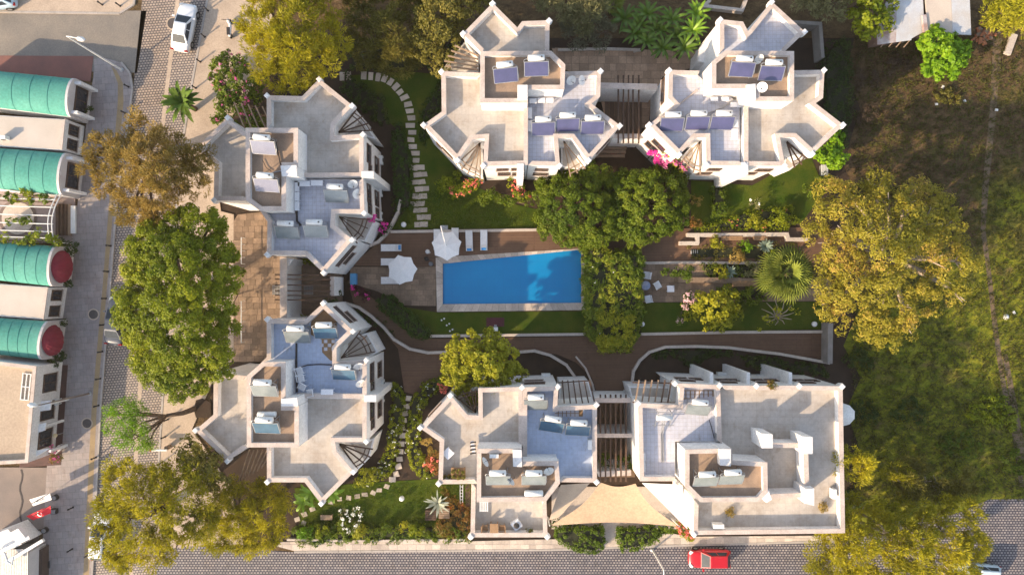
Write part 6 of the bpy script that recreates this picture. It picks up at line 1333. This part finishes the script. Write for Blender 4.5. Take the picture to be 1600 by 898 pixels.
for k, (x, y, lb) in enumerate(((668, 393, 'pale bundle on the deck by the upper parasol'), (666, 404, 'dark sandal pair on the deck'), (673, 412, 'dark bag at the deck edge below the parasol'))):
    c = P(x, y, .2); o = thing('beach_bag' if k != 1 else 'sandals', lb, 'bag' if k != 1 else 'sandals', (c.x, c.y, .13)); MB().lathe((c.x, c.y, .13), [(.18, 0), (.22, .08), (.14, .2), (.05, .24)], 9).build('body', (CANV, METD, GREYB)[k], o); MB().box((c.x + .2, c.y - .12, .16), (.22, .1, .06), .6).build('strap' if k != 1 else 'sole', (COPE, METD, METD)[k], o)
for x, y, lb in ((631, 351, 'white garden globe on the upper lawn by the curved wall'), (1272, 506, 'white garden globe at the right end of the right lawn'), (628, 778, 'white garden globe in the middle of the bottom lawn'), (1003, 506, 'white garden globe half behind the climber hedge')):
    c = P(x, y, .5); o = thing('globe_lamp', lb, 'garden lamp', (c.x, c.y, .06)); MB().lathe((c.x, c.y, .06), [(.06, 0), (.05, .3)], 8).build('stem', METG, o)
    MB().lathe((c.x, c.y, .58), [(.25 * math.cos(a), .25 * math.sin(a)) for a in [R(-85 + 17 * k) for k in range(11)]], 16).build('globe', PLASW, o, smooth=True)
for x, y, lb in ((690, 500, 'top'), (698, 508, 'middle'), (703, 517, 'bottom')):
    for q in (0, 4): 
        c = P(x + q, y - q * .6, .1); o = thing('lawn_pebble', 'small white pebble lying on the lawn below the pool, %s pair, %s one' % (lb, 'left' if q == 0 else 'right'), 'pebble', c); MB().lathe((c.x, c.y, .06), [(.07, 0), (.09, .05), (.04, .1)], 7).build('stone', PLASW, o)
c = P(774, 514, .5); o = thing('garden_spotlight', 'small white utility box on the lawn edge below the pool', 'box', (c.x, c.y, .06)); MB().box((c.x, c.y, .3), (.45, .35, .45)).build('casing', PLASW, o); MB().box((c.x, c.y + .3, .2), (.25, .2, .25)).build('foot', METG, o)
sheet('lawn_mat', [(760, 496), (788, 496), (788, 510), (760, 510)], .075, mat('maroon_soil', (.10, .03, .04)), .02)
# café furniture
chair(1009, 430, .12, 80, 'grey chair above the round blue table on the café terrace', PLASW, s=1.2); chair(1012, 466, .12, 10, 'white chair below the round blue table on the café terrace', PLASW, s=1.2)
c = P(1009, 446, .8); o = thing('round_table', 'round blue patterned table on the café terrace', 'table', (c.x, c.y, .12)); MB().lathe((c.x, c.y, .82), [(.42, 0), (.42, .04)], 20).build('top', mat('grey_blue_table', (.22, .28, .42), (.4, .4, .45), 4), o); MB().tube([(c.x, c.y, .12), (c.x, c.y, .82)], .04, 8).build('leg', METG, o)
chair(1027, 445, .12, -60, 'white cloth covered chair right of the round blue table', CANV, s=1.2)
table(1048, 451, .12, 'small white table with things on it near the café wall', (.65, .6), .6); c = P(1050, 448, .85); o = thing('jug', 'white jug standing on the small café table', 'jug', (c.x, c.y, .74)); MB().lathe((c.x, c.y, .745), [(.08, 0), (.11, .12), (.06, .22), (.08, .26)], 10).build('body', PLASW, o); MB().tube([(c.x + .1, c.y, .80), (c.x + .18, c.y, .87), (c.x + .08, c.y, .96)], .015, 5).build('handle', PLASW, o)
c = P(1086, 393, .4); o = thing('floor_vent', 'small grey rectangular vent on the right deck', 'vent', (c.x, c.y, .13)); mb = MB()
for k in range(4): mb.box((c.x - .27 + .18 * k, c.y, .2), (.05, .32, .1))
mb.build('grille', METG, o); MB().box((c.x, c.y, .15), (.66, .4, .04)).build('frame', METW, o)
for x, y, lb in ((673, 804, 'darker wooden crate left under the agave'), (694, 801, 'paler wooden crate right under the agave')):
    c = P(x, y, .5); o = thing('wooden_crate', lb, 'crate', (c.x, c.y, .06)); w_ = WOOD if x < 680 else WOODL
    for k in range(5): MB().box((c.x, c.y - .38 + .19 * k, .62), (1.0, .15, .03)).build('board', w_, o)
    for s in (-1, 1): MB().box((c.x, c.y + s * .46, .32), (1.0, .04, .55)).build('side', w_, o); MB().box((c.x + s * .48, c.y, .32), (.04, .88, .55)).build('side', w_, o)
c = P(510, 808, .5); table(510, 808, .06, 'wooden bench in the dark corner of the bottom left garden', (1.1, .45), .45, 0, WOODL, 'bench', 'bench')
c = P(1165, 440, .5)
o = thing('timber_bench', 'long orange timber bench beside the fan palm', 'bench', P(1172, 443))
for k in range(4): pbar(o, (1144, 440 + 2.2 * k), (1202, 439 + 2.2 * k), .5, .5, .11, .05, WD, 'slat')
for x in (1148, 1172, 1198): c = P(x, 443, .2); MB().box((c.x, c.y, .24), (.08, .45, .44)).build('leg', WD, o)
for k, (x0, x1) in enumerate(((1127, 1160), (1178, 1196))):
    o = thing('timber_bench', ('left', 'right')[k] + ' short orange bench set in the stepped terrace wall', 'bench', P(x0, 372))
    for q in range(3): pbar(o, (x0, 369.5 + 2.4 * q), (x1, 369.5 + 2.4 * q), .62, .62, .12, .05, WD, 'slat')
    c = P((x0 + x1) / 2, 372, .3); MB().box((c.x, c.y, .3), (1.2, .3, .55)).build('leg', WD, o)
c = P(1288, 266, .4); o = thing('white_crate', 'small white slatted crate beside the lime shrub', 'crate', (c.x, c.y, .06))
for k in range(5): MB().box((c.x - .28 + .14 * k, c.y, .45), (.08, 1.0, .04)).build('slat', METW, o)
MB().box((c.x, c.y, .24), (.62, .9, .36)).build('body', METG, o)
# ladder by the centre villa wall
o = thing('rope_ladder', 'white ladder lying on the lawn beside the bottom centre villa', 'ladder', P(721, 775))
for x in (-2, 2): pbar(o, (721 + x, 757), (721 + x, 793), .15, .15, .06, .05, METW, 'rail')
for k in range(7): pbar(o, (719, 760 + 5 * k), (723, 760 + 5 * k), .16, .16, .05, .05, METW, 'rung')
sheet('shaft', [(727, 757), (735, 757), (735, 795), (727, 795)], .09, WOOD)
# ------------------------------------------------------------------ vehicles
def paint(name, c, spec=0.5):
    m, nt, b = principled(name); b.inputs['Base Color'].default_value = (*c, 1); b.inputs['Roughness'].default_value = .3; b.inputs['Specular IOR Level'].default_value = spec; b.inputs['Coat Weight'].default_value = .5; b.inputs['Coat Roughness'].default_value = .08
    v = wpos(nt); nt.links.new(mix(nt, c, tuple(x * .85 for x in c), noise(nt, v, 3, 4)), b.inputs['Base Color']); MATS[name] = m; return m
HEADL = mat('headlight_glass', (.75, .78, .8), None, 3, .15, 0, spec=.8); TAILL = mat('tail_light_red', (.35, .01, .01), None, 3, .25, 0)
WIND = mat('windscreen_glass', (.045, .06, .075), (.035, .045, .06), 3, .35, 0, spec=.12)
def car(label, loc, rot, col, L=4.5, W=1.78, H=1.45, kind='sedan', cat='car'):
    o = thing('parked_car' if cat == 'car' else 'car', label, cat, (0, 0, 0)); hw = W / 2
    if kind == 'sedan': tops = [(-.5, .66, .55), (-.488, .84, .80), (-.42, .97, .93), (-.3, 1, .95), (0, 1, .93), (.2, 1, .93), (.36, .97, .84), (.44, .88, .74), (.482, .72, .62), (.5, .48, .5)]; cb = (-.37, .22, -.20, .03)
    else: tops = [(-.5, .70, .6), (-.49, .84, .86), (-.45, .93, .97), (-.36, .99, 1.0), (-.2, 1.01, .98), (.05, 1, .94), (.22, .99, .90), (.34, .95, .82), (.42, .88, .74), (.475, .74, .64), (.5, .50, .5)]; cb = (-.48, .22, -.38, .03)
    vs = []; n = 0
    for x, w_, z in tops:
        w_ *= hw; X = x * L
        pr = [(-w_ * .9, .22), (-w_, .38), (-w_, z * .72), (-w_ * .95, z * .93), (-w_ * .78, z), (-w_ * .35, z + .025), (w_ * .35, z + .025), (w_ * .78, z), (w_ * .95, z * .93), (w_, z * .72), (w_, .38), (w_ * .9, .22)]
        n = len(pr); vs += [(X, y, zz) for y, zz in pr]
    m = len(tops); fs = [(k * n + i, (k + 1) * n + i, (k + 1) * n + (i + 1) % n, k * n + (i + 1) % n) for k in range(m - 1) for i in range(n)] + [tuple(range(n)), tuple(range((m - 1) * n + n - 1, (m - 1) * n - 1, -1))]
    bd_ = MB().add(vs, fs).build('body', col, o, smooth=True); md = bd_.modifiers.new('smooth', 'SUBSURF'); md.levels = 1; md.render_levels = 2
    b0, b1, r0, r1 = [q * L for q in cb]; zb = .92; yb, yr = hw * .86, hw * .64; zr = H
    def quad(pts, name, m_, th=.012):
        pts = [Vector(p) for p in pts]; nn = (pts[1] - pts[0]).cross(pts[2] - pts[0]).normalized(); return MB().add([p - nn * .01 for p in pts] + [p + nn * th for p in pts], [(3, 2, 1, 0), (4, 5, 6, 7), (0, 1, 5, 4), (1, 2, 6, 5), (2, 3, 7, 6), (3, 0, 4, 7)]).build(name, m_, o)
    Bq = [(b0, -yb, zb), (b1, -yb, zb), (b1, yb, zb), (b0, yb, zb)]; Rq = [(r0, -yr, zr - .03), (r1, -yr, zr - .03), (r1, yr, zr - .03), (r0, yr, zr - .03)]
    Rm = [(r0 + .1, -yr * .9, zr), (r1 - .1, -yr * .9, zr), (r1 - .1, yr * .9, zr), (r0 + .1, yr * .9, zr)]
    MB().add(Bq + Rq + Rm, [(0, 1, 5, 4), (1, 2, 6, 5), (2, 3, 7, 6), (3, 0, 4, 7), (4, 5, 9, 8), (5, 6, 10, 9), (6, 7, 11, 10), (7, 4, 8, 11), (8, 9, 10, 11)]).build('roof', col, o)
    def sub(a, b, c_, d, u0, u1, v0, v1):
        a, b, c_, d = map(Vector, (a, b, c_, d)); f = lambda u, v: (a.lerp(b, u)).lerp(d.lerp(c_, u), v)
        return [f(u0, v0), f(u1, v0), f(u1, v1), f(u0, v1)]
    quad(sub(Bq[1], Bq[2], Rq[2], Rq[1], .05, .95, .06, .93), 'windscreen', WIND)
    quad(sub(Bq[3], Bq[0], Rq[0], Rq[3], .07, .93, .12, .9), 'rear_window', WIND)
    for a, b, c_, d in ((0, 1, 1, 0), (2, 3, 3, 2)):
        for u in ((.10, .48), (.52, .86)): quad(sub(Bq[a], Bq[b], Rq[c_], Rq[d], u[0], u[1], .12, .85), 'side_window', WIND)
    for sx in (-1, 1):
        for x in (-.31, .31):
            wl = MB().tube([(x * L, sx * (hw - .2), .32), (x * L, sx * (hw + .005), .32)], .32, 18).build('wheel', RUBB, o); MB().tube([(x * L, sx * (hw - .05), .32), (x * L, sx * (hw + .012), .32)], .19, 12).build('rim', METG, wl)
        MB().add([(L * .40, sx * hw * .86, .80), (L * .465, sx * hw * .52, .70), (L * .488, sx * hw * .55, .60), (L * .46, sx * hw * .88, .66), (L * .40, sx * hw * .80, .865), (L * .46, sx * hw * .48, .76), (L * .492, sx * hw * .60, .64), (L * .462, sx * hw * .9, .70)], [(0, 1, 2, 3), (4, 5, 6, 7), (0, 1, 5, 4), (1, 2, 6, 5), (2, 3, 7, 6), (3, 0, 4, 7)]).build('headlight', HEADL, o)
        MB().box((-L * .485, sx * hw * .74, .74), (.12, .3, .16)).build('tail_light', TAILL, o)
        MB().box((L * .17, sx * (hw + .08), 1.0), (.14, .2, .12)).build('wing_mirror', col, o)
        MB().box((0, sx * (hw + .004), .55), (L * .5, .012, .03)).build('door_trim', METD, o)
    MB().box((L * .485, 0, .45), (.07, hw * .9, .16)).build('grille', METD, o); MB().box((-L * .5 - .005, 0, .6), (.02, .5, .11)).build('number_plate', METW, o)
    o.location = loc; o.rotation_euler = (0, 0, R(rot)); return o
PW = paint('white_car_paint', (.78, .80, .82)); PR = paint('red_car_paint', (.45, .004, .012)); PB = paint('pale_blue_car_paint', (.42, .56, .66)); PD = paint('dark_car_paint', (.06, .07, .09))
car('white saloon car parked on the street at the top left', P(293, 47, .02), 79, PW)
car('small red hatchback on the bottom road', P(1105, 868, .02), 180, PR, 3.85, 1.68, 1.48, 'hatch')
car('pale blue hatchback half cut off at the top left corner', P(-4, 6, .14), 188, PB, 4.2, 1.75, 1.5, 'hatch')
car('pale blue white car at the bottom right edge under the trees', P(1519, 890, .02), 176, paint('faded_blue_paint', (.55, .66, .72)), 4.2, 1.75, 1.5, 'hatch')
car('dark car mostly hidden under the big ficus', P(188, 500, .02), 84, PD)
car('white car mostly hidden under the bottom left tree', P(166, 832, .02), 86, PW, 4.6, 1.85, 1.6, 'hatch')
# scooter
c = P(362, 48, .12); o = thing('scooter', 'white scooter with black seat on the left pavement', 'scooter', (0, 0, 0))
MB().tube([(-.75, 0, .45), (-.5, 0, .62), (-.1, 0, .55), (.15, 0, .3), (.45, 0, .3), (.6, 0, .75)], [.10, .2, .2, .14, .12, .13], 9).build('body', PLASW, o, smooth=True)
MB().box((-.35, 0, .78), (.7, .26, .12)).build('seat', METD, o)
MB().tube([(.6, -.32, 1.02), (.62, 0, .98), (.6, .32, 1.02)], .03, 6).build('handlebar', METD, o)
for x in (-.6, .68): MB().tube([(x, -.06, .25), (x, .06, .25)], .25, 14).build('wheel', RUBB, o)
for s in (-1, 1): MB().tube([(.6, s * .25, 1.02), (.55, s * .36, 1.22), (.55, s * .42, 1.22)], .02, 5).build('mirror', METD, o)
MB().tube([(.62, 0, .8), (.74, 0, .82)], .1, 10).build('headlight', HEADL, o)
o.location = c; o.rotation_euler = (0, 0, R(92))
# ------------------------------------------------------------------ street furniture
def lamp_post(label, base, top, z, arm, head=True, m=METW, r=.07):
    o = thing('street_lamp', label, 'street lamp', P(base[0], base[1])); b = P(base[0], base[1], .05); t = P(top[0], top[1], z)
    MB().tube([b, b.lerp(t, .5), t], [r * 1.3, r, r * .7], 8).build('pole', m, o); MB().lathe(b, [(.2, 0), (.2, .12), (.1, .2)], 10).build('base', METG, o)
    if arm:
        a = P(arm[0], arm[1], z + .1); MB().tube([t, t.lerp(a, .5) + Vector((0, 0, .1)), a], .045, 6).build('arm', m, o)
        if head:
            d = (a - t).normalized(); MB().tube([a, a + d * .15, a + d * .55, a + d * .75], [.06, .19, .2, .06], 10).build('lamp_head', METW, o, smooth=True)
    return o
lamp_post('tall white street lamp with its arm over the grey side street', (191, 110), (104, 57), 8.2, (120, 60))
lamp_post('street lamp leaning over the tan roofed shop, pale green head', (141, 614), (64, 632), 6.8, (60, 632), m=mat('brown_grey_pole', (.25, .20, .17)))
lamp_post('white street lamp on the bottom road right of the entrance', (1019, 858), (1037, 890), 5.0, (1037, 915))
o = thing('globe_street_lamp', 'white globe lamp at the bottom left corner of the centre villa terrace', 'street lamp', P(731, 828))
for c in (P(736, 837, 5.5),): MB().tube([(c.x, c.y, 0), c], .05, 8).build('pole', METW, o); MB().lathe((c.x, c.y, 5.6), [(.26 * math.cos(a), .26 * math.sin(a)) for a in [R(-85 + 17 * k) for k in range(11)]], 14).build('globe', PLASW, o, smooth=True)
def bollard_proto():
    o = thing('bollard', 'x', 'bollard', (0, 0, 0)); MB().lathe((0, 0, 0), [(.10, 0), (.07, .12), (.06, .6)], 10).build('post', METD, o); MB().lathe((0, 0, .6), [(.06, 0), (.09, .04), (.09, .12), (.02, .2)], 10).build('cap', METD, o); return o
BP = bollard_proto()
WB = ['at the rounded corner by the street lamp', 'in front of the topmost green vault', 'beside the plant by the upper maroon awning', 'level with the upper maroon awning', 'just above the round manhole', 'between manhole and lower maroon awning', 'level with the lower maroon awning edge', 'level with the tan shop roof top', 'above the manhole by the leaning lamp', 'above the wide olive-gold tree', 'lowest one on the kerb', 'standing inward near the bottom left', 'standing inward right of the red flag']
EB = ['above the white saloon', 'right of the white saloon', 'below the white saloon', 'beside the broad-leaved palm', 'below the leaning tree trunk', 'above the barrier arm', 'below the barrier arm', 'left one on the north corner', 'right one on the north corner']
for x, y in ((201, 136), (196, 177), (173, 384), (169, 424), (166, 466), (163, 507), (160, 549), (157, 591), (154, 633), (150, 714), (140, 865), (113, 857), (114, 792)):
    o = place(BP, ST, P(x, y, .13), 0, 'small black bollard on the left pavement, ' + WB.pop(0)); o['group'] = 'black bollards along the left pavement'
for x, y in ((325, 17), (320, 58), (313, 97), (306, 138), (262, 655), (258, 682), (253, 722), (160, 8), (188, 10)):
    o = place(BP, ST, P(x, y, .12), 0, 'small black bollard on the sunlit pavement, ' + EB.pop(0)); o['group'] = 'black bollards on the sunlit pavement'
o = thing('barrier', 'red and white barrier arm beside the pale pavement', 'barrier', P(248, 702)); c = P(248, 703, 1.0)
MB().box((c.x, c.y, .95), (1.5, .16, .22)).build('arm', METW, o); MB().box((c.x - .72, c.y + .02, 1.0), (.12, .2, .26)).build('end', mat('red_plastic', (.5, .02, .02)), o); MB().box((c.x + .6, c.y + .15, .45), (.3, .3, .9)).build('housing', TRAV, o)
sheet('tree_pit', [(306, 625), (316, 622), (329, 628), (330, 652), (306, 652), (303, 640)], .135, SOIL, .02)
for k, (x, y, rd) in enumerate(((86, 777, True), (85, 798, False), (70, 828, True))):
    c = P(x, y, .3); o = thing('planter_block', ('round black flag base beside the white flag', 'square black flag base beside the red flag', 'round dark pot on the pale patch of the forecourt')[k], 'flag base' if k < 2 else 'pot', (c.x, c.y, .12))
    if rd: MB().lathe((c.x, c.y, .12), [(.28, 0), (.26, .35)], 16).build('base', METD, o); MB().lathe((c.x, c.y, .47), [(.2, 0), (.18, .04)], 14).build('rim', GREYB, o)
    else: MB().box((c.x, c.y, .3), (.5, .45, .36)).build('base', METD, o); MB().box((c.x, c.y, .5), (.4, .35, .04)).build('rim', GREYB, o)
c = P(72, 882, .3); o = thing('floor_box', 'black square hatch near the bottom left corner', 'hatch', (c.x, c.y, .12)); MB().box((c.x, c.y, .2), (.5, .65, .16)).build('lid', METD, o); MB().box((c.x, c.y, .15), (.6, .75, .06)).build('frame', GREYB, o)
mb = MB(); pts = [P(33 + 2.2 * math.sin(k * 1.3), 733 + 8.2 * k, .13) for k in range(12)] + [P(27, 826, .13)]
for a, b in zip(pts[:-1], pts[1:]): mb.bar(a, b, .14, .03)
mb.build('wavy_joint', mat('dark_line', (.07, .06, .06)))['kind'] = 'structure'
# flags
def flag(label, q, z0, m, build):
    o = thing('flag', label, 'flag', P(q[1][0], q[1][1], 0)); A, B_, D, E = [P(x, y, zz) for (x, y), zz in zip(q, z0)]; n = 8; vs = []
    for i in range(n + 1):
        for j in range(5):
            u, v = i / n, j / 4; p = (A * (1 - u) + B_ * u) * (1 - v) + (E * (1 - u) + D * u) * v; vs.append((p.x, p.y, p.z + .03 * math.sin(u * 7 + v)))
    MB().add(vs, [(i * 5 + j, (i + 1) * 5 + j, (i + 1) * 5 + j + 1, i * 5 + j + 1) for i in range(n) for j in range(4)]).build('cloth', m, o, smooth=True)
    b = P(q[1][0] + 3, q[1][1] + 2, 0); MB().tube([(b.x, b.y, .12), (b.x, b.y, 2.6), B_ + Vector((0, 0, .1))], .03, 6).build('pole', METD, o)
    u = (B_ - A + D - E).normalized(); v = (A - E + B_ - D).normalized(); v = (v - u * v.dot(u)).normalized(); w_ = u.cross(v); c = (A + B_ + D + E) / 4
    build(o, c + w_ * .06, u, v, w_); return o
REDF = mat('red_flag_cloth', (.62, .01, .03), (.55, .01, .025), 3, .8, 0)
def moon(o, c, u, v, w_):
    c = c - u * .05; n = 20; vs = []
    for k in range(n + 1):
        a = R(40) + R(280) * k / n; p = c + (u * math.cos(a) + v * math.sin(a)) * .24; a2 = R(52) + R(256) * k / n; q = c + u * .055 + (u * math.cos(a2) + v * math.sin(a2)) * .185; vs += [p, q]
    MB().add(vs, [(2 * k, 2 * k + 2, 2 * k + 3, 2 * k + 1) for k in range(n)]).build('crescent', METW, o)
    s = c + u * .24; st_ = [s + (u * math.cos(R(180 + 36 * k)) + v * math.sin(R(180 + 36 * k))) * (.12 if k % 2 == 0 else .046) for k in range(10)]
    MB().add(st_ + [s], [(k, (k + 1) % 10, 10) for k in range(10)]).build('star', METW, o)
def words(txt, sz, m, off=0, mirror=False):
    def f(o, c, u, v, w_):
        cu = bpy.data.curves.new('lettering', 'FONT'); cu.body = txt; cu.size = sz; cu.align_x = 'CENTER'; cu.align_y = 'CENTER'; cu.extrude = .004
        t = bpy.data.objects.new('lettering', cu); C.objects.link(t); M = Matrix((u, v, w_)).transposed().to_4x4(); M.translation = c + v * off - ORG[o.name]; t.matrix_local = M; cu.materials.append(m); t.parent = o
        dg = bpy.context.evaluated_depsgraph_get(); me = bpy.data.meshes.new_from_object(t.evaluated_get(dg)); nm = bpy.data.objects.new('lettering', me); C.objects.link(nm); nm.parent = o; nm.matrix_local = M; bpy.data.objects.remove(t)
        return nm
    return f
LET = mat('dark_lettering', (.08, .06, .09)); 
flag('red flag with white crescent and star beside the pavement', [(41, 806), (79, 789), (80, 801), (52, 812)], (1.6, 2.4, 2.2, 1.5), REDF, moon)
def logo(o, c, u, v, w_):
    words('iCOON', .30, LET)(o, c, u, v, w_); MB().add([c - u * .5 - v * .2, c + u * .3 - v * .2, c + u * .3 - v * .23, c - u * .5 - v * .23], [(3, 2, 1, 0)]).build('underline', LET, o)
flag('white flag with dark lettering above the red one', [(46, 780), (78, 770), (81, 780), (52, 790)], (1.6, 2.4, 2.2, 1.5), CANV, logo)
c = P(57, 680, .4)
table(84, 628, .15, 'small pale table in the court beside the tan roofed shop', (.6, .6), m=METW)
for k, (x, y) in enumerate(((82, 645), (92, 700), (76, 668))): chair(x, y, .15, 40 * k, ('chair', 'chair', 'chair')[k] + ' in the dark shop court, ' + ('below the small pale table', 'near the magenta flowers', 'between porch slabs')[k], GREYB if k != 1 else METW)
c = P(86, 680, 1.6); o = thing('cream_lamp', 'round cream globe lamp over the dark shop court', 'lamp', (c.x, c.y, 0)); MB().tube([(c.x, c.y, .15), c], .03, 6).build('pole', METG, o); MB().lathe(c, [(.02, -.18), (.16, -.1), (.2, 0), (.16, .1), (.02, .18)], 12).build('globe', mat('cream_glass', (.7, .55, .32)), o, smooth=True)
# loose things in the field
for k, (x, y, a, b_, r_) in enumerate(((1578, 70, .3, 2.0, 20), (1573, 495, .8, .8, 10))):
    c = P(x, y, .1); o = thing('white_slab', ('long white concrete slab lying beside the dirt trail', 'small white rubbish heap on the grass near the right edge')[k], 'slab' if k == 0 else 'rubbish', (c.x, c.y, 0))
    if k == 0: MB().box((c.x, c.y, .15), (a * 2, b_, .25), R(-r_)).build('slab', TRAVW, o)
    else: MB().lathe((c.x, c.y, 0), [(.28, 0), (.24, .1), (.12, .2), (.05, .22)], 9).build('heap', METW, o); MB().box((c.x + .7, c.y + .4, .06), (.2, .3, .1), .5).build('scrap', METW, o)
for k, (x, y) in enumerate(((1463, 163), (1473, 136), (1507, 158), (1557, 172))):
    c = P(x, y, .05); o = thing('litter', 'scrap of white litter on the dark field, ' + ('lowest one left of the trail', 'below the lime tree', 'between lime tree and trail', 'on the dirt trail')[k], 'litter', c); MB().box((c.x, c.y, .06), (.25, .2, .1), k).build('scrap', METW, o)
o = thing('brick_rubble', 'orange brick rubble heap right of the tin shed', 'rubble', P(1535, 55)); rr = random.Random(4)
for k in range(46):
    c = P(1535 + rr.gauss(0, 9), 55 + rr.gauss(0, 7), 0); MB().box((c.x, c.y, .1 + rr.random() * .2), (rr.uniform(.2, .45), rr.uniform(.15, .3), .16), rr.random() * 3).build('brick', TERRA if k % 3 else TRAV, o)

# ------------------------------------------------------------------ thin warm air
hz = MB().box((0, 0, 31.4), (260, 200, 66.8)); hm = bpy.data.materials.new('haze_air'); hm.use_nodes = True; nt = hm.node_tree; nt.nodes.clear()
pv = nt.nodes.new('ShaderNodeVolumePrincipled'); pv.inputs['Color'].default_value = (1.0, 0.90, 0.76, 1); pv.inputs['Density'].default_value = 0.0002; pv.inputs['Anisotropy'].default_value = 0.2
ou = nt.nodes.new('ShaderNodeOutputMaterial'); nt.links.new(pv.outputs[0], ou.inputs['Volume']); hz.build('haze', hm)['kind'] = 'stuff'
